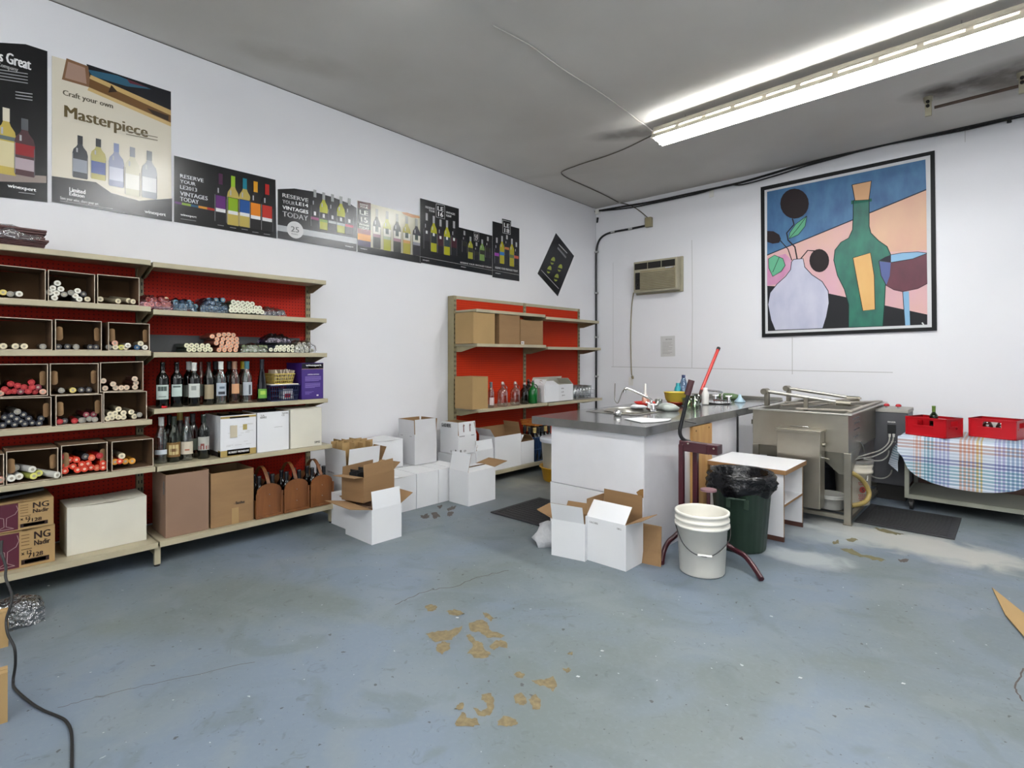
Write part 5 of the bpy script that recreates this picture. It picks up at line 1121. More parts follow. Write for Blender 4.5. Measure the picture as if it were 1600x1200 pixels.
carton('carton', 'narrow white carton with peaked flap at the right of the low shelf', (-4.12, (A.y+B.y)/2, zb_+.001), 0, .26, B.y-A.y, PX(*zg(505, 935), -3.98).z-zb_, M_wcard, flaps={'-y': (-35, .09), '+y': (-40, .08)}, closed=False)
yA = PX(*zg(540, 900), -4.0).y
o = basket('plastic_crate', 'blue plastic crate of small bottles, partly hidden behind the counter', yA, yA+.36, -4.25, -3.98, zb_+.001, .27, mat('blue_crate', '#1d3d66', .45), 0, 2)
o = basket('plastic_crate', 'orange plastic crate stacked above the blue one, partly behind the counter', yA+.05, yA+.36, -4.25, -4.02, zb_+.40, .05, mat('orange_crate', '#b5702c', .5), 0, 2)
for i in range(5):
    for j in range(3): bottle('small dark bottle in the blue crate, '+['front', 'middle', 'back'][j]+' row, '+ORD[i]+' from the left', V3((-4.03-j*.075, yA+.05+i*.065, zb_+.01)), 'bordeaux', G_black, '#b09a62' if (i+j) % 3 == 0 else '#1f2022', None, s=1.22, group='bottles in the blue crate')
# translucent pail in a yellow tub
p = V3((-3.53, 4.60, 0)); m = MB(); m.lathe([(0, .0), (.19, .0), (.2, .01), (.225, .14), (.245, .145), (.245, .155), (.22, .15), (.195, .02), (0, .012)], mat('yellow_tub', '#c08d12', .4), c=p, n=28)
tag(m.build('yellow_tub', loc=p), 'yellow plastic tub on the floor beyond the counter end', 'tub')
o = thing('clear_pail', 'large translucent pail with lid standing in the yellow tub', 'pail', p+V3((0, 0, .014))); m = MB()
m.lathe([(0, .002), (.185, .002), (.20, .10), (.222, .42), (.228, .42), (.228, .43)], mat('milky_plastic', '#aeaa9c', .4), c=p+V3((0, 0, .014)), n=28); m.build('body', o)
m = MB(); m.lathe([(.236, .40), (.24, .43), (.23, .442), (0, .45)], mat('milky_lid', '#b9bcc4', .35), c=p+V3((0, 0, .014)), n=28); m.build('lid', o)
# ---------------------------------------------------------------- cartons on the floor between the shelvings
def PD(px, py, d):
    r = ray(px, py); return V3((r.x*d, r.y*d, EYE+r.z*d))
def fbox(label, x0, x1, y0, y1, z, h, mo=None, rz=0, **kw):
    return carton('carton', label, ((x0+x1)/2, (y0+y1)/2, z), rz, x1-x0, y1-y0, h, mo or M_wcard, **kw)
random.seed(21)
def tp(its, face): return lambda o, a, b_, h: on_face(o, a, b_, its, face)
fbox('open white carton on the floor nearest the long shelving, flaps spread', -3.635, -3.285, 2.11, 2.36, 0, .243, flaps={'-y': (78, .17), '+x': (-8, .125), '+y': (62, .12), '-x': (80, .10)}, parts=lambda o, a, b_, h: (dividers(o, a, b_, h, 4, 3, -.02, mt=M_carddk)))
fbox('closed white carton behind the nearest open one, under the brown carton', -3.95, -3.645, 2.17, 2.43, 0, .243, closed=True)
def brn(o, a, b_, h):
    dividers(o, a, b_, h, 3, 4, .03, mt=M_blackm)
carton('carton', 'small open brown carton with dark dividers, resting on the front white carton', (-3.602, 2.285, .252), 14, .22, .33, .183, M_card, flaps={'+x': (-6, .09), '-y': (84, .09), '+y': (60, .09), '-x': (-3, .06)}, parts=brn)
M_wl = mat('carton_white_plain', '#cfd0d2', .6)  # even carton white, slightly greyer than the main one
fbox('lower white carton of the stack at the shelving end', -4.29, -3.94, 2.30, 2.60, 0, .185, closed=True, parts=tp([('LAKER W', .06, .12, .09, .016, M_ink)], '-y'))
def stk(o, a, b_, h):
    dividers(o, a, b_, h, 4, 4, .24, mt=M_cardlt); on_face(o, a, b_, [('CARTON 12', .04, h-.03, .11, .014, M_ink), ('o', .28, h-.035, .012, .012, M_inkg)], '-y')
fbox('open white carton atop the stack at the shelving end, cardboard dividers standing out', -4.29, -3.94, 2.30, 2.60, .192, .178, flaps={'-y': (3, .185), '+x': (8, .20), '+y': (25, .19)}, parts=stk)
# front row on the floor
fbox('closed white carton in the floor row, nearest the stack with dividers', -4.11, -3.785, 2.585, 2.872, 0, .296, closed=True, parts=tp([('- -', .2, .2, .05, .006, M_inkg)], '-y'))
fbox('closed white carton in the floor row, second from the left', -4.11, -3.785, 2.878, 3.115, 0, .296, closed=True)
fbox('closed white carton in the floor row, just behind the front flapped one', -4.11, -3.785, 3.122, 3.40, 0, .296, closed=True)
fbox('white carton at the front right of the floor row, white flap raised', -3.765, -3.505, 3.225, 3.56, 0, .297, flaps={'-y': (-14, .16), '+y': (80, .17), '+x': (-86, .12), '-x': (-84, .12)})
fbox('closed white carton of the wall row below the far-left upper carton', -4.47, -4.13, 2.66, 2.97, 0, .296, closed=True)
fbox('closed white carton of the wall row below the tall carton', -4.47, -4.13, 2.98, 3.30, 0, .296, closed=True)
fbox('closed white carton standing on the wall row, behind the dividers', -4.44, -4.135, 2.60, 2.985, .304, .25, closed=True, parts=tp([('o', .25, .2, .014, .014, M_inkg)], '-y'))
fbox('tall white carton with raised flaps on the second layer, middle of the pile', -4.33, -4.075, 3.075, 3.335, .304, .285, mo=M_gcard, flaps={'-y': (2, .13), '+x': (-3, .135), '+y': (5, .13), '-x': (4, .13)}, parts=tp([('--', .04, .26, .03, .005, M_inkg), ('--', .18, .26, .03, .005, M_inkg)], '-y'))
fbox('white carton on the floor under the printed one, against the low shelf', -4.30, -4.00, 3.535, 3.83, 0, .334, closed=True)
def gb(o, a, b_, h):
    on_face(o, a, b_, [('#', 2*a-.05, .015, .02, .03, M_inkg), ('o', .16, .012, .02, .02, M_inkg)], '-y'); on_face(o, a, b_, [('#', .02, .018, .02, .025, M_inkg), ('o', .07, .016, .03, .022, M_inkg), ('----', .01, h-.012, .07, .006, M_ink), ('---', .17, h-.012, .04, .006, M_ink)], '+x')
    m = MB(); m.text('GLASS BEERS', V3((-a+.03, -b_-.006, h+.075)), .14, .035, BACKW, M_ink); m.build('print', o, local=True)
    m = MB()
    for y in (-.055, .03):
        p = V3((a-.002, y, h+.03)); m.poly([p, p+V3((0, .012, 0)), p+V3((-.003, .012, .06)), p+V3((-.003, 0, .06))], inkm('#7a5a56')); q = p+V3((0.001, -.008, .06)); m.poly([q, q+V3((0, .028, 0)), q+V3((-.002, .014, .022))], inkm('#7a5a56'))
    m.build('print', o, local=True)
fbox('white printed carton with arrow marks and black lettering on its raised flap', -4.30, -4.02, 3.565, 3.808, .344, .185, flaps={'-y': (0, .13), '+x': (-6, .13), '+y': (-10, .12), '-x': (0, .12)}, parts=gb)
# two open white cartons in front of the counter
mt_in = M_cardin
fbox('open white carton before the counter with folded flap, right of two', -2.038, -1.74, 2.905, 3.115, 0, .283, flaps={'-y': (-42, .125), '+y': (0, .14), '-x': (-2, .11), '+x': (68, .11)}, parts=tp([('CALCAIRE', .03, .245, .065, .012, M_inkg), ('10KG', .235, .245, .03, .012, M_inkg)], '-y'))
o = fbox('open white carton before the counter with brown flap spread left, left of two', -2.275, -2.035, 2.84, 3.04, 0, .24, rz=12, flaps={'-y': (14, .115), '-x': (70, .12), '+x': (0, .05), '+y': (40, .08)}, parts=tp([('CALCAIRE', .02, .27, .06, .011, M_inkg), ('10KG', .19, .262, .025, .011, M_inkg)], '-y'))
p0, p1 = PZ(1000, 879, 0), PZ(1032, 886, 0)
m = MB(); q0, q1 = PD(1001, 817, 3.52), PD(1033, 823, 3.42); m.prism([p0, p1, V3((q1.x, q1.y+.0, q1.z)), V3((q0.x, q0.y, q0.z))], (.002, .005, 0), M_card)
tag(m.build('cardboard_sheet', loc=p0), 'brown corrugated sheet leaning beside the right open carton', 'cardboard')
t = thing('white_bag', 'crumpled white bag poking out behind the left open carton', 'bag', (-2.42, 2.98, 0)); m = MB()
m.lathe([(0, 0), (.09, .0), (.10, .05), (.07, .12), (.03, .15), (0, .15)], mat('white_bag_film', '#c9cacd', .3, bump=.5), c=(-2.40, 2.98, 0), n=20, wob=lambda a, z: 1+.25*math.sin(3*a+z*40)+.12*math.sin(7*a-z*60)); m.build('bag_body', t)

# ---------------------------------------------------------------- rubber mats
def fmat(label, x0, x1, y0, y1):
    t = thing('rubber_mat', label, 'mat', ((x0+x1)/2, (y0+y1)/2, 0)); m = MB(); m.box(x0, x1, y0, y1, 0.001, .010, M_rubber); m.build('mat_base', t, bevel=.003)
    m = MB(); e = .045
    for a in ((x0+e, x1-e, y0+e, y0+e+.008), (x0+e, x1-e, y1-e-.008, y1-e), (x0+e, x0+e+.008, y0+e, y1-e), (x1-e-.008, x1-e, y0+e, y1-e)): m.box(a[0], a[1], a[2], a[3], .010, .0115, M_blackm)
    y = y0+.1
    while y < y1-.08: m.box(x0+.07, x1-.07, y, y+.006, .010, .0118, M_blackm); y += .045
    m.build('tread_ribs', t)
fmat('black rubber mat on the floor beside the counter end', -3.23, -2.56, 3.22, 3.86)
fmat('black rubber mat on the floor in front of the cloth-covered cart', -.93, -.31, 5.0, 5.69)

# ---------------------------------------------------------------- sink counter
cX0, cX1, cY0, cY1, cZ = -2.70, -1.735, 3.14, 5.95, .86
t = thing('sink_counter', 'white-panelled work counter with dark stainless top and sink', 'counter', (-2.2, 4.5, 0))
sx0, sx1, sy0, sy1 = -2.58, -2.13, 3.70, 4.24
m = MB()
for a in ((cX0, cX1, cY0, sy0), (cX0, cX1, sy1, cY1), (cX0, sx0, sy0, sy1), (sx1, cX1, sy0, sy1)): m.box(a[0], a[1], a[2], a[3], cZ-.012, cZ, M_counter)
m.box(cX0, cX1, cY0, cY0+.012, cZ-.058, cZ-.012, M_counter); m.box(cX1-.012, cX1, cY0+.012, cY1, cZ-.058, cZ-.012, M_counter); m.box(cX0, cX0+.012, cY0+.012, cY1, cZ-.058, cZ-.012, M_counter); m.box(cX0, cX1, cY1-.012, cY1, cZ-.058, cZ-.012, M_counter)
m.build('worktop', t)
m = MB(); m.box(cX0, cX1, cY1-.02, cY1, cZ, cZ+.035, M_steel); m.build('backsplash', t, bevel=.003)
# sink
m = MB(); cx, cy = (sx0+sx1)/2, (sy0+sy1)/2; n = 24; a_, b_ = .185, .225
E_ = [V3((cx+a_*math.cos(2*math.pi*i/n), cy+b_*math.sin(2*math.pi*i/n), cZ+.003)) for i in range(n)]
def sq(i):
    c, s_ = math.cos(2*math.pi*i/n), math.sin(2*math.pi*i/n); k = 1/max(abs(c), abs(s_)); return V3((cx+c*k*(sx1-sx0+.03)/2, cy+s_*k*(sy1-sy0+.03)/2, cZ+.003))
for i in range(n): m.poly([E_[i], E_[(i+1) % n], sq((i+1) % n), sq(i)][::-1], M_steel)
m.lathe([(1.04, .012), (1.0, .003), (.96, -.08), (.85, -.15), (.1, -.165), (0, -.165)], M_steel, c=(cx, cy, cZ), n=28, sx=a_, sy=b_); m.build('sink_bowl', t)
fX0, fX1, fY = -2.53, -1.76, 3.165
def qpanel(name, pts, off, mt, par=None, me=None, **k): m = MB(); m.prism([V3(p) for p in pts], off, mt, me); return m.build(name, par or t, **k)
m = MB(); m.box(fX0, fX1-.006, fY, fY+.018, .385, .80, M_panel); m.build('front_panel', t, bevel=.0015)
m = MB(); m.box(fX0-.01, fX1-.006, fY, fY+.018, 0.0, .381, M_panel); m.build('front_panel', t, bevel=.0015)
e = lambda x, z: V3((x, fY-.001, z))
m = MB(); m.poly([e(fX1-.006, .395), e(fX1-.006, .455), e(fX1-.03, .448), e(fX1-.058, .425), e(fX1-.04, .402)], M_ply); m.build('chipped_edge', t)
M_panel2 = mat('glossy_side_panel', '#cdccd0', .16, vary=.04, coat=.5)
m = MB(); m.box(fX1-.006, fX1, fY, 4.76, 0.0, .80, M_panel2); m.build('side_panel', t)
m = MB(); m.box(fX0, fX0+.018, fY+.018, 4.76, 0, .80, M_panel); m.build('side_panel', t)
for a in (3.97, 4.22): pass
m = MB(); m.box(fX1+.0, fX1+.022, 3.84, 4.19, .06, .795, M_pine); m.build('pine_board', t, bevel=.002)
for y, z in ((3.9, .76), (4.13, .765), (3.93, .45)):
    m = MB(); m.cyl((fX1+.021, y, z), (fX1+.0235, y, z), .008, .007, mat('knot', '#5d4424', .7), 8); m.build('nail_head', t)
m = MB(); m.box(fX1-.30, fX1-.29, 4.76, 5.6, 0, .80, mat('recess_shade_grey', '#8b8c90', .5)); m.build('recess_shade_panel', t)  # shade of the recess is put into this panel's grey colour
m = MB(); m.box(fX0, fX0+.05, 5.80, 5.85, 0, .80, M_steeld); m.box(-1.80, -1.75, 5.80, 5.85, 0, .80, M_steeld); m.build('leg', t)
# faucets
def faucet(base, tip, lab=None, hs=.05):
    f = MB(); d = (V3(tip)-V3(base)); d.z = 0; d.normalize(); s = V3((-d.y, d.x, 0)); B = V3(base)
    f.bar(B-s*.09+V3((0, 0, .012)), B+s*.09+V3((0, 0, .012)), .05, .024, M_chrome); fo = f.build('faucet', t, bevel=.006)
    m = MB(); m.tube([B+V3((0, 0, .02)), B+V3((0, 0, .07)), B+V3((0, 0, .1))+d*.01, V3(tip)-d*.03+V3((0, 0, .0)), V3(tip), V3(tip)+d*.006-V3((0, 0, .03))], .0105, M_chrome, 10); m.build('spout', fo)
    for k in (-1, 1):
        m = MB(); c = B+s*(.08*k); m.cyl(c+V3((0, 0, .02)), c+V3((0, 0, .055)), .017, .015, M_chrome, 12)
        for i in range(4): a = i*math.pi/2+.4; m.cyl(c+V3((0, 0, .058)), c+V3((math.cos(a)*.03, math.sin(a)*.03, .062)), .007, .008, M_chrome, 8)
        m.build('tap_handle', fo)
    return fo
faucet((-2.20, 4.07, cZ+.004), (-2.36, 3.93, 1.045)); faucet((-2.14, 5.40, cZ), (-2.22, 5.15, .985))
m = MB(); m.tube([PD(961, 599, 4.55), PD(960.5, 618, 4.55), PD(961, 626, 4.5), PD(965, 630, 4.5), PD(968, 624, 4.5), PD(971, 616, 4.5), PD(974, 610, 4.48), PD(978, 608, 4.46)], .004, mat('grey_wire', '#77746c', .5), 6); m.build('rinser_wire', t)
# things on the counter
def on(px, py): return PZ(px, py, cZ+.003)
m = MB(); P = [on(x, y) for x, y in ((975, 654.5), (1002, 653.2), (1026, 654.8), (1049, 655), (1045, 657.5), (1024, 660), (1002, 660.5), (990, 658))]; m.prism(P, (0, 0, .004), mat('white_cloth', '#d9d9d9', .8, bump=.4)); tag(m.build('cleaning_cloth', loc=P[0]), 'white cloth lying flat near the front corner of the counter', 'cloth')
p = on(955, 645); m = MB(); m.lathe([(.0, 0), (.03, 0), (.032, .03), (.02, .04), (.0, .04)], M_chrome, c=on(965, 649), n=14); tag(m.build('steel_cup', loc=on(965, 649)), 'small shiny steel cup at the left rim of the sink', 'cup')
p = V3((-2.40, 4.20, cZ+.006)); m = MB(); m.lathe([(0, 0), (.06, 0), (.07, .015), (.05, .025), (0, .03)], mat('white_rag', '#d2d2d4', .8, bump=.6, bscale=30), c=p, n=20, wob=lambda a, z: 1+.2*math.sin(3*a)+.1*math.sin(8*a)); tag(m.build('white_rag', loc=p), 'bunched white rag on the far rim of the sink', 'rag')
p = V3((-2.52, 4.55, cZ+.001)); m = MB(); m.lathe([(0, .003), (.07, .003), (.1, .03), (.105, .03), (.075, 0), (0, 0)], mat('red_dish', '#c4261c', .35), c=p, n=22); tag(m.build('red_dish', loc=p), 'red plastic dish behind the sink', 'dish')
o = thing('squeeze_bottle', 'pale bottle with long white nozzle standing in the red dish', 'bottle', p+V3((0, 0, .005))); m = MB(); m.lathe([(0, 0), (.03, 0), (.032, .06), (.02, .085), (.014, .09)], mat('peach_liquid', '#c9a690', .4), c=p+V3((0, 0, .005)), n=16); m.build('body', o)
m = MB(); m.lathe([(.014, .09), (.011, .12), (.009, .19), (.005, .195), (0, .195)], M_white, c=p+V3((0, 0, .005)), n=12); m.build('nozzle', o)
o = thing('plastic_bag_bundle', 'clear plastic bag of pale items right of the faucet', 'bag', on(1045, 641)); m = MB(); c = on(1043, 641)
m.lathe([(0, 0), (.08, 0), (.09, .025), (.06, .05), (.03, .06), (0, .06)], mat('milky_bag', '#9da39d', .3, bump=.5, bscale=25), c=c, n=22, wob=lambda a, z: 1+.12*math.sin(4*a+z*30)); m.build('bag_body', o)
c = on(1029, 640); m = MB(); m.lathe([(.022, 0), (.028, .03), (.032, .09), (.030, .09), (.02, .006)], G_clear, c=c, n=14); tag(m.build('drinking_glass', loc=c), 'clear drinking glass beside the chrome faucet on the counter', 'glass')
M_yt = glass('yellow_clear_plastic', '#c9ae3a', .12, .15)
M_yo = mat('yellow_bowl', '#b39c34', .4); c = on(1057, 633)
m = MB(); m.lathe([(.08, 0), (.10, .03), (.112, .09), (.118, .094), (.108, .09), (.095, .035), (.05, .006), (0, .006)], M_yo, c=c+V3((0, 0, .028)), n=24); tag(m.build('yellow_bowl', loc=c), 'yellow plastic bowl stacked over the red bowl on the counter', 'bowl')
m = MB(); m.lathe([(0, .0), (.05, .0), (.085, .03), (.09, .033), (.05, .006), (0, .005)], mat('red_bowl', '#c23a22', .35), c=c, n=22); tag(m.build('red_bowl', loc=c), 'shallow red bowl underneath the yellow one', 'bowl')
m = MB(); c2 = on(1076, 636); m.lathe([(.03, 0), (.05, .01), (.06, .08), (.058, .08), (.045, .012), (0, .006)], glass('pale_green_plastic', '#b9c9a8', .15), c=c2, n=18); tag(m.build('clear_cup', loc=c2), 'pale green see-through cup at the right of the bowls', 'cup')
def jar(name, label, c, prof, g, capc=None, capr=.018, cat='bottle'):
    o = thing(name, label, cat, c); m = MB(); m.lathe(prof, g, c=c, n=18); m.build('body', o)
    if capc: z = prof[-1][1]; m = MB(); m.lathe([(capr, z-.01), (capr, z+.018), (0, z+.019)], mat('lid_'+capc, capc, .4), c=c, n=14); m.build('cap', o)
    return o
G_pet = glass('pet_blue', '#a9c4dc', .15); G_teal = mat('teal_plastic', '#1f8f98', .4)
jar('water_bottle', 'clear blue-tinted plastic bottle with dark blue cap behind the bowls', on(1068, 628), [(0, 0), (.048, 0), (.05, .02), (.05, .12), (.042, .17), (.018, .24), (.016, .25)], G_pet, '#1c2a52')
jar('detergent_bottle', 'teal plastic bottle beside the clear blue bottle', on(1059, 628), [(0, 0), (.035, 0), (.036, .1), (.03, .14), (.014, .17)], G_teal, '#1f7f88')
jar('cleaner_bottle', 'white plastic bottle standing on the counter left of the far faucet', on(1102, 632), [(0, 0), (.03, 0), (.032, .01), (.032, .10), (.022, .125), (.018, .14)], M_white, '#d8d8d4', .02)
for i, (x, y) in enumerate(((1084, 634), (1090, 631), (1086, 640))):
    c = on(x, y); m = MB(); m.lathe([(.025, 0), (.033, .03), (.035, .09), (.033, .09), (.022, .008), (0, .006)], glass('greenish_glass', '#b4c2b0', .12), c=c, n=14); tag(m.build('glass_jar', loc=c), ('front', 'right', 'nearest')[i]+' greenish clear jar on the counter left of the white bottle', 'jar', 'clear jars left of the white bottle')
o = thing('brush', 'long brush with red handle and black tip leaning up from the counter', 'brush', on(1093, 628)); A = PD(1092, 628, 5.15); B = PD(1096, 610, 5.2); C_ = PD(1121.5, 547, 5.45); m = MB(); m.cyl(B, C_, .016, .016, mat('red_handle', '#b5281e', .35), 10); m.build('handle', o)
m = MB(); m.cyl(C_, C_+(C_-B).normalized()*.03, .019, .019, M_black, 10); m.build('tip', o); m = MB(); m.cyl(A, B, .022, .016, mat('dark_bristle', '#4a2a26', .8), 10); m.build('brush_head', o)
c = on(1138, 623.5); m = MB(); m.lathe([(0, 0), (.09, 0), (.11, .02), (.1, .05), (.05, .062), (0, .063)], mat('green_sponge', '#5d7450', .8, bump=.3), c=c, n=20, sx=1.0, sy=.6); tag(m.build('green_cloth', loc=c), 'folded green cloth by the backsplash of the counter', 'cloth')
c = on(1156, 628); m = MB(); m.lathe([(.05, 0), (.052, .008), (.018, .045), (.010, .075), (.008, .075), (.015, .042)], mat('pale_blue', '#a9c4d2', .35), c=c, n=18); tag(m.build('funnel', loc=c), 'pale blue funnel standing upside down at the back of the counter', 'funnel')
c = on(1122, 630); m = MB(); m.lathe([(0, 0), (.11, 0), (.13, .012), (.12, .014), (0, .006)], M_chrome, c=c, n=22); tag(m.build('metal_dish', loc=c), 'shiny metal dish under the far faucet', 'dish')

# ---------------------------------------------------------------- floor corker
t = thing('floor_corker', 'maroon standing floor corker with black lever handle behind the white bucket', 'corker', (-1.50, 3.40, 0))
for px in (1065, 1087):
    m = MB(); a = PD(px, 694, 3.60); m.box(a.x-.016, a.x+.016, a.y-.016, a.y+.016, .16, a.z, M_maroon); m.build('upright', t, bevel=.003)
m = MB(); m.bar(PD(1062, 695, 3.62), PD(1110, 702, 3.52), .05, .068, M_maroon); m.build('head_beam', t, bevel=.004)
m = MB(); m.bar(PD(1107, 701, 3.53), PD(1125, 703, 3.48), .085, .062, M_maroon); m.build('jaw_box', t, bevel=.004)
for x, y, d in ((1075, 693, 3.565), (1115, 701, 3.455)):
    m = MB(); a = PD(x, y, d); b = PD(x, y, d-.012); m.cyl(a, b, .006, .005, M_steeld, 8); m.build('bolt', t)
m = MB(); m.tube([PD(1078, 690, 3.60), PD(1070, 688, 3.60), PD(1064, 682, 3.60), PD(1062.5, 672, 3.60), PD(1066, 655, 3.60), PD(1072, 630, 3.59), PD(1077, 609, 3.58)], .0125, M_black, 10); lv = m.build('lever', t)
m = MB(); m.cyl(PD(1074, 617, 3.585), PD(1080.5, 594, 3.575), .021, .021, mat('grip_brown', '#45262a', .6), 12); m.build('grip', lv)
m = MB(); m.cyl(PD(1070, 658, 3.58), PD(1088, 661.5, 3.56), .004, .004, M_blackm, 6); m.build('stop_rod', t)
m = MB(); a = PD(1107, 767, 3.50); m.cyl(a, a+V3((0, 0, .012)), .05, .05, mat('mauve_disc', '#7a5a60', .5), 18); m.cyl(a-V3((0, 0, .15)), a, .012, .012, M_maroon, 10); m.build('bottle_platform', t)
m = MB(); a = PD(1107, 834, 3.50); m.box(a.x-.05, a.x+.05, a.y-.04, a.y+.04, a.z-.01, a.z+.03, M_maroon); m.bar(PD(1062, 820, 3.60), PD(1120, 830, 3.48), .05, .03, M_maroon); m.build('base_plate', t, bevel=.003)
fR = PZ(1190, 905, .013); fL = PZ(1034, 880, .013)
for pts in ([PD(1112, 822, 3.52), PD(1130, 845, 3.48), PD(1146, 858, 3.44), PD(1163, 868, 3.36), PD(1177, 885, 3.27), fR], [PD(1066, 826, 3.58), PD(1054, 838, 3.58), PD(1044, 847, 3.57), PD(1037, 862, 3.52), fL], [V3((-1.58, 3.46, .2)), V3((-1.64, 3.55, .17)), V3((-1.69, 3.64, .08)), V3((-1.705, 3.67, .013))]):
    m = MB(); m.tube(pts, .0165, M_maroon, 8); m.build('leg', t)
# ---------------------------------------------------------------- bucket
c = V3((-1.405, 3.235, 0)); t = thing('bucket', 'white plastic bucket with ribbed rim and wire bail on the floor', 'bucket', c)
m = MB(); m.lathe([(0, .002), (.128, .002), (.132, .008), (.147, .285), (.162, .285), (.162, .30), (.149, .302), (.150, .318), (.160, .319), (.160, .332), (.151, .334), (.152, .356), (.160, .358), (.160, .372), (.148, .374), (.146, .36), (.128, .02), (0, .015)], M_pail, c=c, n=40); m.build('body', t)
ang = math.atan2(-c.y, -c.x); s = V3((-math.sin(ang), math.cos(ang), 0)); f = V3((math.cos(ang), math.sin(ang), 0))
m = MB(); m.tube([c+s*.162+V3((0, 0, .29)), c+s*.15+f*.07+V3((0, 0, .22)), c+s*.06+f*.155+V3((0, 0, .155)), c-s*.03+f*.16+V3((0, 0, .15)), c-s*.11+f*.12+V3((0, 0, .20)), c-s*.162+V3((0, 0, .29))], .0028, mat('bail_wire', '#4a4846', .4, .8), 6); m.build('bail', t)
m = MB(); a = c+f*.158+s*.02+V3((0, 0, .148)); m.cyl(a-s*.045, a+s*.035, .009, .009, M_white, 8); m.build('grip', t)
# ---------------------------------------------------------------- green bin with liner
c = V3((-1.385, 3.83, 0)); t = thing('waste_bin', 'dark green ribbed waste bin with a black liner over its rim', 'bin', c)
rib = lambda a, z: 1+.012*(1 if math.sin(a*26) > 0 else 0)
m = MB(); m.lathe([(0, .002), (.15, .002), (.155, .01), (.19, .42), (.197, .425), (.2, .50), (.195, .50), (.15, .02)], M_green, c=c, n=104, wob=rib); m.build('body', t)
ang = math.atan2(-c.y, -c.x)-.12; f = V3((math.cos(ang), math.sin(ang), 0)); s = V3((-f.y, f.x, 0))
m = MB(); q = c+f*.195; m.bar(q-s*.055+V3((0, 0, .375)), q+s*.055+V3((0, 0, .375)), .035, .012, M_green); m.bar(q-s*.055+V3((0, 0, .375)), q-s*.055+V3((0, 0, .31)), .03, .012, M_green); m.bar(q+s*.055+V3((0, 0, .375)), q+s*.055+V3((0, 0, .31)), .03, .012, M_green); m.build('handle', t, bevel=.003)
def wb(a, z): return 1+.05*noise.noise(V3((math.cos(a)*4, math.sin(a)*4, z*14)))+.06*noise.noise(V3((math.cos(a)*9, math.sin(a)*9, z*30)))
m = MB(); pr = [(.204, .415), (.226, .425), (.220, .44), (.232, .46), (.216, .48), (.226, .50), (.205, .527), (.185, .52), (.18, .48), (.15, .42), (0, .38)]
b0 = len(m.V); m.lathe(pr, M_bag, c=c, n=72, wob=wb)
for i in range(72):
    a = 2*math.pi*i/72; v = m.V[b0+i]; v.z += .08*noise.noise(V3((a*1.5, 3, 0)))+.02*math.sin(a*5)-.03*max(0, math.cos(a-5.2)); m.V[b0+72+i].z += .03*noise.noise(V3((a*1.5, 3, 0)))
m.build('liner', t)
# ---------------------------------------------------------------- low white table
t = thing('low_stand', 'low white laminate stand with wood-edged top and open shelf', 'table', (-1.46, 4.38, 0)); x0, x1, y0, y1 = -1.745, -1.175, 4.10, 4.62
M_lam = mat('white_table_top', '#dcdcde', .3); M_edgew = mat('wood_edge', '#8f6a43', .6); M_bas = mat('dark_base', '#4a2a20', .6)
m = MB(); m.box(x0, x1, y0, y1, .480, .512, M_edgew, mf={1: M_lam}); m.build('top', t)
for y in (y0+.02, y1-.04):
    m = MB(); m.box(x0+.02, x1-.02, y, y+.018, .035, .480, M_lam, mf={3: M_edgew}); m.box(x0+.02, x1-.018, y-.001, y+.019, 0, .035, M_bas); m.build('side_panel', t)
m = MB(); m.box(x0+.03, x1-.02, y0+.039, y1-.041, .245, .262, M_lam, mf={3: M_edgew}); m.build('shelf', t)
m = MB(); m.box(x0+.02, x0+.036, y0+.038, y1-.04, .035, .480, M_lam); m.build('back_board', t)
m = MB(); m.cyl((x1-.16, y0+.019, .24), (x1-.16, y0+.0205, .24), .006, .006, M_dark, 8); m.build('screw_hole', t)

# ---------------------------------------------------------------- stainless vat
t = thing('stainless_vat', 'stainless steel vat on a square-leg frame between counter and cart', 'vat', (-1.3, 5.6, 0))
x0, x1, y0, y1, zt, zb = -1.66, -.945, 4.87, 6.42, .855, .56
m = MB(); w_ = .012
m.box(x0, x1, y0, y0+w_, zb, zt, M_steelw); m.box(x0, x1, y1-w_, y1, zb, zt, M_steel); m.box(x0, x0+w_, y0+w_, y1-w_, zb, zt, M_steel); m.box(x1-w_, x1, y0+w_, y1-w_, zb, zt, M_steeld)
m.box(x0+w_, x1-w_, y0+w_, y1-w_, zb, zb+w_, M_steel); m.box(x0+w_, x1-w_, 5.55, 5.56, zb+w_, zt-.02, M_steel); m.build('tank', t)
m = MB()
for a in ((x0-.03, x1+.03, y0-.03, y0+.035), (x0-.03, x1+.03, y1-.035, y1+.03), (x0-.03, x0+.035, y0+.035, y1-.035), (x1-.035, x1+.03, y0+.035, y1-.035)): m.box(a[0], a[1], a[2], a[3], zt, zt+.012, M_steel)
m.build('rim', t, bevel=.003)
m = MB(); m.box(x0+.02, -1.43, y0+.03, y0+.3, .47, zb-.002, M_steeld); m.box(x0+.02, -1.44, y0+.30, y0+.31, .05, .47, M_dark); m.build('under_tray_and_shade', t)  # tray, plus an added dark sheet standing in for the shade beneath
m = MB(); P = [V3(p) for p in ((-1.20, y0+.02, zb), (x1, y0+.02, zb), (x1, y0+.5, zb), (-1.20, y0+.5, zb))]; q = [V3(p) for p in ((-1.02, y0+.06, .38), (x1-.01, y0+.06, .38), (x1-.01, y0+.2, .38), (-1.02, y0+.2, .38))]
for i in range(4): j = (i+1) % 4; m.poly([P[j], P[i], q[i], q[j]], M_steelw)
m.poly(q, M_steelw); m.build('hopper', t)
for x in (x0+.022, x1-.005):
    for y in (y0+.015, y1-.04):
        m = MB(); m.box(x-.024, x+.024, y-.02, y+.028, 0.012, zb, M_steelw); m.box(x-.03, x+.03, y-.026, y+.034, 0, .012, M_steeld); m.build('leg', t, bevel=.002)
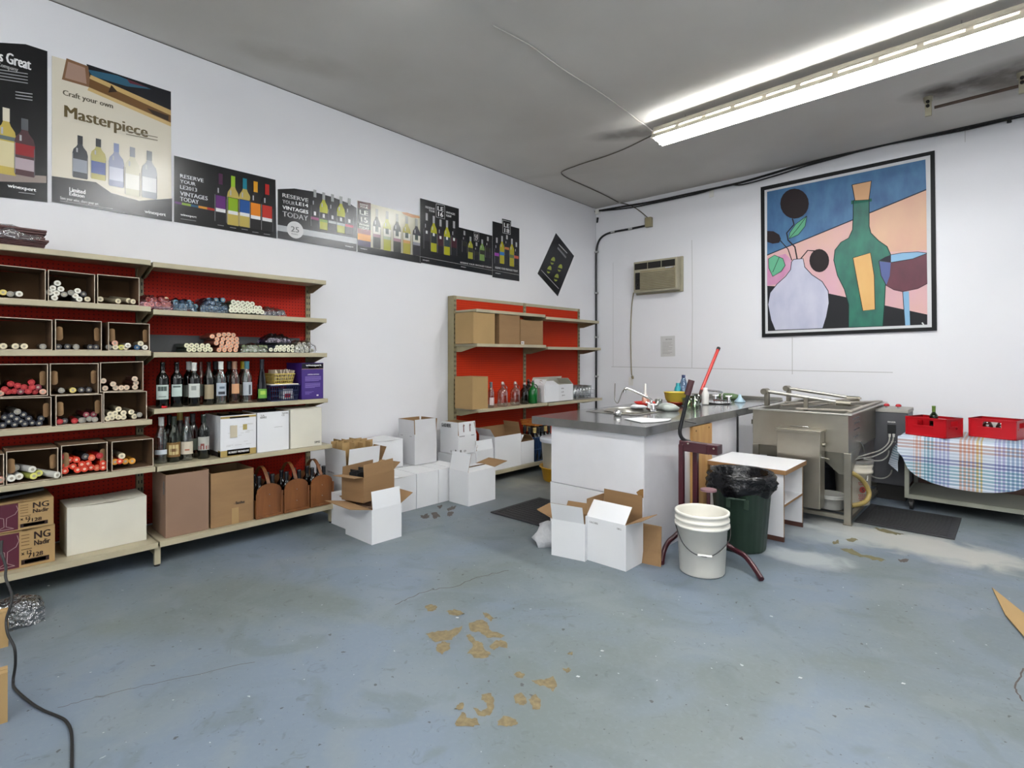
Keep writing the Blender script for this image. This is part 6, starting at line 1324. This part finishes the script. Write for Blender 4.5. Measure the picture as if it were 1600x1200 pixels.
m = MB(); zz = .055
for a, b in (((x0, y0+.02, zz), (x1, y0+.02, zz)), ((x0, y1-.04, zz), (x1, y1-.04, zz)), ((x0+.02, y0, zz), (x0+.02, y1, zz)), ((x1, y0, zz), (x1, y1-.04, zz))): m.bar(a, b, .035, .03, M_steelw)
for k in range(7): y = y0+.18+k*.2; m.bar((x0, y, zz+.005), (x1, y, zz+.005), .03, .012, M_steeld)
m.build('base_frame', t)
cb = MB(); cb.box(-1.42, -1.105, 4.715, 4.862, .125, .725, M_steelw); c0 = cb.build('control_box', t, bevel=.004)
m = MB(); m.box(-1.43, -1.095, 4.70, 4.865, .715, .735, M_steelw); m.build('box_lid', c0, bevel=.003)
m = MB(); m.cyl((-1.105, 4.80, .62), (-1.085, 4.80, .62), .018, .016, M_steeld, 12); m.build('latch', c0); m = MB(); m.tube([(-1.105, 4.78, .52), (-1.09, 4.78, .52), (-1.05, 4.77, .515)], .005, M_chrome, 6); m.build('lever', c0)
m = MB(); A = PY(1237, 665.5, y0-.012); B = PY(1262, 667, y0-.012); m.tube([A+V3((0, .012, 0)), A, B, B+V3((0, .012, -.02))], .004, M_chrome, 6, 3); m.build('pull_handle', t)
m = MB(); A = PD(1179, 650, 4.80); m.box(A.x-.012, A.x+.012, A.y-.01, A.y+.01, A.z-.15, A.z, M_blackm); m.box(A.x-.02, A.x+.02, A.y-.02, A.y+.01, A.z-.07, A.z-.03, M_steeld); m.build('hose_clamp', t)
# rods and forks over the tank
for y, xe in ((5.22, -1.05), (5.87, -1.10)):
    m = MB(); m.box(x0-.012, x0+.022, y-.03, y+.03, zt+.012, 1.0, M_steeld); m.build('bar_post', t, bevel=.004)
    m = MB(); m.cyl((x0-.01, y-.05, .995), (x0-.01, y+.05, .995), .028, .028, M_steeld, 12); m.build('bearing', t)
    m = MB(); m.cyl((x0, y, .995), (xe, y, .925), .0155, .0155, M_steel, 10); m.build('swing_bar', t)
    m = MB(); m.cyl((xe-.05, y-.02, .925), (xe+.05, y+.01, .92), .022, .022, M_steeld, 10); m.build('clevis', t)
M_alu = mat('dull_aluminium', '#a79f93', .4, .5, vary=.15)
for a, b_, ww in (((-1.12, 5.22, .915), (-.96, 6.34, .877), .045), ((-1.50, 5.10, .885), (-1.05, 5.9, .925), .03), ((-1.35, 4.98, .876), (-.95, 5.10, .876), .04), ((-.96, 5.0, .876), (-.96, 6.36, .876), .035), ((-1.62, 5.62, .875), (-.95, 5.62, .875), .02)):
    m = MB(); m.bar(a, b_, ww, .014, M_alu); m.build('lid_bar', t, bevel=.002)
m = MB(); m.box(-1.30, -1.27, 5.02, 5.05, zt-.1, .97, M_steeld); m.build('bar_post', t)
m = MB(); m.cyl((-1.28, 5.03, .885), (-1.05, 5.42, .93), .006, .006, M_chrome, 6); m.build('tie_rod', t)
# fittings on the right side of the tank
m = MB()
for x, y0_, y1_ in ((1333, 655, 657), (1334, 662, 663), (1334, 672, 674), (1334, 683, 684)):
    A = PX(x, y0_, x1+.004); m.bar(A, A+V3((0, .22, 0)), .004, .01, M_chrome)
m.tube([PX(1344, 690, x1+.01), PX(1348, 697, x1+.01), PX(1350, 706, x1+.01)], .006, M_chrome, 6); m.build('side_fittings', t)
# hose
M_hose = mat('amber_hose', '#a08a4e', .35, coat=.3)
m = MB(); m.tube([PD(1327, 738, 4.30), PD(1335, 741, 4.30), PD(1345, 748, 4.33), PD(1354, 760, 4.36), PD(1358, 772, 4.36), PD(1353, 783, 4.33), PD(1342, 788, 4.30), PD(1329, 790, 4.25)], .0185, M_hose, 10)
tag(m.build('amber_hose', loc=PD(1345, 790, 4.3)), 'thick amber hose looping beside the right leg of the vat', 'hose')
def pail(name, label, c, r, h, mt, cat='pail', extra=None, lidm=None):
    o = thing(name, label, cat, c); m = MB(); m.lathe([(0, .002), (r*.86, .002), (r*.9, .01), (r*.98, h*.72), (r*1.07, h*.73), (r*1.07, h*.78), (r, h*.79), (r*1.07, h*.88), (r*1.07, h*.91), (r*1.01, h*.92), (r*1.07, h*.98), (r*1.05, h), (r*.97, h), (r*.85, .015), (0, .012)], mt, c=c, n=28); m.build('body', o)
    if lidm: m = MB(); m.lathe([(r*1.1, h-.02), (r*1.1, h+.006), (r*.9, h+.008), (r*.88, h), (0, h)], lidm, c=c, n=28); m.build('lid', o)
    return o
c = V3((-1.0, 5.33, .077)); o = pail('pail', 'white pail with red printing under the right side of the vat', c, .135, .37, mat('cream_pail', '#c9c2b2', .4), lidm=mat('grey_lid', '#6c6a66', .5))
m = MB(); q = c+V3((.085, -.112, 0)); d = V3((.75, .66, 0)).normalized(); fr = Matrix((d, (0, 0, 1), (d.y, -d.x, 0))).transposed(); mr = inkm('#a8443c')
for i, (w2, z) in enumerate(((.07, .2), (.06, .185), (.07, .1), (.06, .085), (.065, .07), (.05, .055))): m.text('-----', q-d*w2/2+V3((.006, -.008, z)), w2, .006, fr, mr)
m.poly([q+V3((.006, -.008, .145))+d*(.026*math.cos(i*math.pi/6))+V3((0, 0, .026*math.sin(i*math.pi/6))) for i in range(12)], mr); m.text('S', q+V3((.0075, -.010, .13))-d*.01, .02, .03, fr, M_ink); m.build('print', o)
pail('drum', 'dark round drum in the shade under the vat', V3((-1.28, 5.5, .077)), .16, .36, mat('dark_drum', '#33343a', .5), 'drum')
pail('tub', 'low translucent white tub on the lower frame of the vat', V3((-1.105, 5.03, .077)), .105, .12, mat('milk_tub', '#a9a8a2', .4), 'tub')
# ---------------------------------------------------------------- grey cabinet
M_cab = mat('charcoal_cabinet', '#4b4b4f', .5); t = thing('pump_cabinet', 'tall charcoal equipment cabinet with sockets and red knobs beside the vat', 'cabinet', (-.81, 6.15, 0))
m = MB(); m.box(-.955, -.70, 6.0, 6.34, .14, .80, M_cab); m.build('body', t, bevel=.004)
m = MB(); m.box(-.96, -.695, 5.995, 6.345, .801, .835, mat('grey_top', '#9a978f', .5)); m.build('top', t, bevel=.004)
m = MB(); m.box(-.94, -.72, 6.02, 6.32, .0, .139, M_dark); m.build('plinth', t)
for x in (-.87, -.78):
    m = MB(); m.cyl((x, 6.08, .836), (x, 6.08, .85), .009, .009, M_chrome, 8); m.lathe([(0, .0), (.022, .002), (.024, .012), (.016, .024), (0, .026)], M_red, c=(x, 6.08, .85), n=14, wob=lambda a, z: 1+.12*math.sin(5*a)); m.build('red_knob', t)
A = PY(1387, 663, 5.998); B = PY(1400, 678, 5.998); m = MB(); m.box(A.x, B.x, 5.985, 6.0, B.z, A.z, M_black); m.build('socket_plate', t)
m = MB(); m.text('RINSER', PY(1387, 660, 5.998), .06, .012, BACKW, M_wink); m.text('- - - -', PY(1389, 690, 5.998), .05, .005, BACKW, M_wink); m.build('lettering', t)
for x in (1390, 1396.5):
    m = MB(); a = PY(x, 678, 5.98); m.cyl(a, a+V3((0, 0, -.03)), .010, .008, M_white, 10); m.build('plug', t)
M_cb = mat('grey_cable', '#a4a29a', .5)
for i, pts in enumerate(([(1390, 681), (1388, 692), (1376, 703), (1358, 709), (1342, 714), (1336, 718)], [(1396.5, 681), (1393, 693), (1380, 706), (1362, 714), (1345, 716), (1336, 718)], [(1389, 704), (1387, 712), (1379, 719), (1366, 720), (1350, 717)], [(1394, 733), (1391, 741), (1382, 747), (1370, 747), (1359, 742), (1356, 736), (1355, 752)])):
    m = MB(); n_ = len(pts); m.tube([PD(x, y, 4.98-.55*min(1, k/(n_-1))) for k, (x, y) in enumerate(pts)], .006, M_cb, 6)
    tag(m.build('cable', loc=PD(*pts[0], 4.98)), ('first grey cable hanging from the left plug of the cabinet', 'second grey cable hanging from the right plug of the cabinet', 'short grey cable curving below the cabinet sockets', 'lowest grey cable looping from the cart side to the pail')[i], 'cable')
m = MB(); m.box(-.95, .1, 6.36, 6.40, .02, .22, mat('pinkish_plank', '#6a5048', .7)); tag(m.build('plank', loc=(-.4, 6.38, .12)), 'dull brown plank lying against the wall below the cart', 'plank')

# ---------------------------------------------------------------- cart with plaid cloth
M_cart = mat('grey_green_steel', '#8b8c80', .45, .3, vary=.1)
t = thing('cart', 'low metal cart with casters carrying the plaid cloth and red crates', 'cart', (-.28, 6.0, 0)); x0, x1, y0, y1 = -.675, .10, 5.735, 6.32
for x in (x0, x1):
    for y in (y0, y1): m = MB(); m.box(x-.016, x+.016, y-.016, y+.016, .10, .60, M_cart); m.build('leg', t, bevel=.002)
for z, nm in ((.115, 'lower_frame'), (.60, 'upper_frame')):
    m = MB()
    for a, b_ in (((x0, y0, z), (x1, y0, z)), ((x1, y0, z), (x1, y1, z)), ((x1, y1, z), (x0, y1, z)), ((x0, y1, z), (x0, y0, z))): m.bar(a, b_, .03, .032, M_cart)
    m.build(nm, t)
m = MB(); m.box(x0, x1, y0, y1, .126, .134, mat('cart_shelf', '#6d6e60', .5, .3)); m.build('lower_shelf', t); m = MB(); m.box(x0-.01, x1+.01, y0-.01, y1+.01, .615, .630, M_cart); m.build('top_plate', t)
for x in (x0+.03, x1-.03):
    for y in (y0+.02, y1-.02):
        m = MB(); m.cyl((x-.012, y, .04), (x+.012, y, .04), .04, .04, M_blackm, 16); m.box(x-.018, x+.018, y-.02, y+.02, .055, .10, M_dark); m.build('caster', t)
def plaid():
    m = bpy.data.materials.new('plaid_cloth'); m.use_nodes = True; nt = m.node_tree; b = nt.nodes['Principled BSDF']; b.inputs['Roughness'].default_value = .85
    uv = nt.nodes.new('ShaderNodeUVMap'); sp = nt.nodes.new('ShaderNodeSeparateXYZ'); nt.links.new(uv.outputs[0], sp.inputs[0])
    def cr(o, els):
        r = nt.nodes.new('ShaderNodeValToRGB'); r.color_ramp.interpolation = 'CONSTANT'
        while len(r.color_ramp.elements) < len(els): r.color_ramp.elements.new(0.5)
        for e, (p, c) in zip(r.color_ramp.elements, els): e.position = p; e.color = (*hx(c), 1)
        nt.links.new(o, r.inputs[0]); return r.outputs[0]
    W_ = '#cbd2db'
    u = cr(sp.outputs['X'], [(0, W_), (.10, '#c9967e'), (.16, W_), (.18, '#5a93a6'), (.25, '#8f90bd'), (.37, W_), (.44, '#c9906f'), (.55, '#c9a01c'), (.60, W_), (.68, '#8c86b8'), (.76, '#6a86ad'), (.86, '#9a7fae'), (.93, W_)])
    v = cr(sp.outputs['Y'], [(0, '#8fb6c4'), (.42, '#5a93a6'), (.50, W_), (.535, '#c08a76'), (.62, W_), (.685, '#3c4f92'), (.76, '#4f9aa6'), (.90, '#6d9db4'), (.96, W_)])
    def sqw(o, k):
        f = nt.nodes.new('ShaderNodeMath'); f.operation = 'MULTIPLY'; f.inputs[1].default_value = k; nt.links.new(o, f.inputs[0])
        g = nt.nodes.new('ShaderNodeMath'); g.operation = 'FRACT'; nt.links.new(f.outputs[0], g.inputs[0]); h = nt.nodes.new('ShaderNodeMath'); h.operation = 'LESS_THAN'; h.inputs[1].default_value = .6; nt.links.new(g.outputs[0], h.inputs[0])
        q = nt.nodes.new('ShaderNodeMath'); q.operation = 'MULTIPLY'; q.inputs[1].default_value = .7; nt.links.new(h.outputs[0], q.inputs[0]); return q.outputs[0]
    def mx(f, a, c, mode='MIX'):
        n = nt.nodes.new('ShaderNodeMix'); n.data_type = 'RGBA'; n.blend_type = mode
        (nt.links.new(f, n.inputs[0]) if not isinstance(f, float) else setattr(n.inputs[0], 'default_value', f))
        for i, q in ((6, a), (7, c)):
            if isinstance(q, str): n.inputs[i].default_value = (*hx(q), 1)
            else: nt.links.new(q, n.inputs[i])
        return n.outputs[2]
    a = mx(sqw(sp.outputs['X'], 34.), W_, u); c = mx(sqw(sp.outputs['Y'], 30.), '#ffffff', v); nt.links.new(mx(1.0, a, c, 'MULTIPLY'), b.inputs['Base Color']); return m
M_plaid = plaid()
hem = [(-.715, .50), (-.69, .43), (-.66, .355), (-.60, .30), (-.50, .262), (-.40, .245), (-.30, .235), (-.20, .235), (-.10, .25), (0.0, .275), (.06, .31), (.12, .36), (.17, .42)]
m = MB(); m.uv = []; nx, NV = 52, 26; xa, xb_ = -.715, .17; zT = .636
def hemz(x):
    for i in range(len(hem)-1):
        if hem[i][0] <= x <= hem[i+1][0]: f = (x-hem[i][0])/(hem[i+1][0]-hem[i][0]); return hem[i][1]*(1-f)+hem[i+1][1]*f
    return hem[-1][1]
for i in range(nx+1):
    x = xa+(xb_-xa)*i/nx; hz = hemz(x); drop = zT-hz
    for j in range(NV+1):
        if j <= 8: y = 6.36-(6.36-5.705)*j/8; z = zT+.0012*math.sin(x*30+y*20); s_ = .5*j/8
        else:
            f = (j-8)/(NV-8); z = zT-drop*f; y = 5.702-.006*math.sin(min(1, f*8)*1.57)+.010*f*math.sin(x*22+1)*1.0-.015*f; s_ = .5+.5*(drop*f)/.41
        m.V.append(V3((x-.02*(1 if x < -.7 else 0)*(j > 8), y, z))); m.uv.append(((x-xa)/(xb_-xa), min(1, s_)))
for i in range(nx):
    for j in range(NV): k = i*(NV+1)+j; m.face((k, k+1, k+NV+2, k+NV+1), M_plaid, True)
b0 = len(m.V)  # corner that hangs over the left side
for k, (x, y, z) in enumerate(((-.715, 5.70, zT), (-.715, 6.05, zT), tuple(PD(1403, 722, 4.70)), tuple(PD(1388, 724, 4.80)), tuple(PD(1395, 700, 4.95)), tuple(PD(1403, 737, 4.68)))): m.V.append(V3((x, y, z))); m.uv.append(((x+.8)*1.2, .5+(zT-z)*2))
m.face((b0, b0+1, b0+4, b0+3, b0+2), M_plaid, True); m.face((b0+2, b0+3, b0+5), M_plaid, True)
cl = m.build('plaid_cloth', loc=(-.28, 6.0, .64)); tag(cl, 'white cloth with blue, peach and yellow plaid draped over the cart', 'cloth')
# red crates
def crate(label, pa, pb, dep, h, lip=0):
    A = PZ(*pa, zT+.003); B = PZ(*pb, zT+.003); d = B-A; w_ = d.length; rz = math.atan2(d.y, d.x); c = (A+B)/2+Matrix.Rotation(rz, 3, 'Z') @ V3((0, dep/2, 0))
    o = thing('bottle_crate', label, 'crate', c, rz); a, b_ = w_/2, dep/2; t_ = .006
    def wall(name, L, off, rot, hole):
        m = MB(); T = Matrix.Translation(off) @ Matrix.Rotation(rot, 4, 'Z'); hw = L/2; hx_ = L*.2; z0, z1 = h*.58, h*.86
        for q in ((-hw, -hx_, 0, h), (hx_, hw, 0, h), (-hx_, hx_, 0, z0), (-hx_, hx_, z1, h)) if hole else ((-hw, hw, 0, h),): m.box(q[0], q[1], 0, t_, q[2], q[3], M_red, T)
        m.box(-hw, hw, -.005, t_, h-.012, h, M_red, T); m.box(-hw*.62, hw*.4, -.004, 0, h*.5, h*.56, M_red, T); m.box(-hw, -hw+.012, -.004, t_, 0, h, M_red, T); m.box(hw-.012, hw, -.004, t_, 0, h, M_red, T)
        m.box(-hw, hw, -.004, 0, 0, .012, M_red, T); m.build(name, o, local=True)
    wall('side', 2*a, (0, -b_, 0), 0, True); wall('side', 2*a, (0, b_, 0), math.pi, True); wall('side', 2*b_, (a, 0, 0), math.pi/2, True); wall('side', 2*b_, (-a, 0, 0), -math.pi/2, True)
    m = MB(); m.box(-a+t_, a-t_, -b_+t_, b_-t_, 0, t_, M_red); m.build('bottom', o, local=True); return o, c, rz
o, c, rz = crate('red plastic bottle crate on the plaid cloth with a green bottle neck sticking up', (1415.5, 678), (1478, 685.5), .25, .158)
R_ = Matrix.Rotation(rz, 3, 'Z')
bottle('green bottle standing in the left red crate, neck above the rim', c+R_ @ V3((-.02, .04, .008)), 'bordeaux', G_olive, '#5c7a2a', None, s=.80, caplen=.05)
def lying(label, c, R_, off, g, ang):
    o = bottle(label, c+R_ @ V3(off), 'bordeaux', g, None, None, s=.62, group=None); o.rotation_euler = (math.radians(90), 0, ang); return o
lying('dark bottle lying in the left red crate behind its hand hole', c, R_, (-.03, .03, .075), G_black, math.atan2(R_[1][0], R_[0][0])+math.pi/2)
o, c, rz = crate('red plastic bottle crate on the right end of the plaid cloth', (1514, 681), (1587.5, 688.5), .25, .155)
R_ = Matrix.Rotation(rz, 3, 'Z')
for k, dx in enumerate((-.045, .045)):
    p = c+R_ @ V3((dx, -.07, .01)); m = MB(); m.lathe([(0, 0), (.034, 0), (.036, .01), (.036, .085), (.022, .12), (.014, .125), (0, .126)], mat('brown_glass', '#3a140c', .12, coat=.5), c=p, n=16); tag(m.build('brown_bottle', loc=p), ('left', 'right')[k]+' brown bottle seen through the hand hole of the right crate', 'bottle')
m = MB(); p = c+R_ @ V3((0, -.035, .012)); m.box(-.03, .03, -.01, .01, 0, .125, M_white, Matrix.Translation(p) @ R_.to_4x4()); tag(m.build('white_packet', loc=p), 'white packet between the brown bottles in the right crate', 'packet')
# ---------------------------------------------------------------- left and right foreground bits
m = MB(); P = [PZ(*p, .006) for p in ((1550, 919), (1571, 962), (1604, 1000), (1640, 1030), (1640, 985), (1602, 961))]; m.prism(P, (0, 0, .005), M_cardlt)
tag(m.build('cardboard_piece', loc=P[0]), 'pointed flat piece of tan cardboard on the floor at the right edge', 'cardboard')
A = PZ(12, 1012, 0); B = PZ(13, 1000, 0)
def edgebox(label, px, ytop, ybot, dx):
    p = PZ(px, ybot, 0); h = EYE-(ytop-556)/FPX*((EYE)*FPX/(ybot-556)); r = V3((RT[0], RT[1], 0)); f = V3((FW[0], FW[1], 0))
    f = V3(ray(px, ybot)); f.z = 0; f.normalize(); r = V3((f.y, -f.x, 0)); rz = math.atan2(r.y, r.x); c = p-r*(dx/2)+f*.03; return carton('carton', label, c, math.degrees(rz), dx, .06, h, M_cardlt, closed=True)
edgebox('small tan carton on the floor at the left edge, behind the nearer one', 13, 957, 1010, .5)
edgebox('tan carton on the floor at the left edge, nearest to the camera', 12, 1052, 1128, .45)
m = MB(); P = [PD(3, 845, 2.36), PD(2, 862, 2.34), PD(9, 885, 2.32), PD(9, 903, 2.30), PD(18, 928, 2.28), PD(17, 945, 2.26), PD(10, 968, 2.24), PD(12, 990, 2.22), PD(22.5, 1012, 2.20), PD(24, 1038, 2.2), PZ(20.5, 1064, .008), PZ(24, 1077, .006), PZ(48, 1098, .006), PZ(68, 1110, .006), PZ(90, 1119, .006), PZ(104, 1128, .006), PZ(112, 1150, .006), PZ(112, 1215, .006)]
m.tube(P, .005, M_blackm, 8, 6); tag(m.build('power_cord', loc=P[8]), 'black cord trailing from the shelving across the floor at left', 'cord')
o = thing('film_bag', 'crumpled clear plastic bag on the floor under the left shelving', 'bag', PZ(25, 948, 0)); film(o, PZ(0, 945, 0).y-.12, PZ(56, 935, 0).y, -3.75, -3.52, 0, .12, glass('clear_bag', '#b9bcc0', .22, .1, bump=1.0), 31)
# loose chips on the floor
for i, (x, y) in enumerate(((74, 915), (55, 963), (712, 965), (900, 1057), (1408, 1068), (938, 1017), (1247, 1059))):
    p = PZ(x, y, .001); m = MB(); m.prism([p, p+V3((.012, .002, 0)), p+V3((.014, .010, 0)), p+V3((.003, .008, 0))], (0, 0, .002), mat('white_crumb', '#c9ccce', .6)); tag(m.build('crumb', loc=p), 'tiny pale crumb lying on the grey floor', 'crumb', 'crumbs on the floor')
bpy.context.view_layer.update()
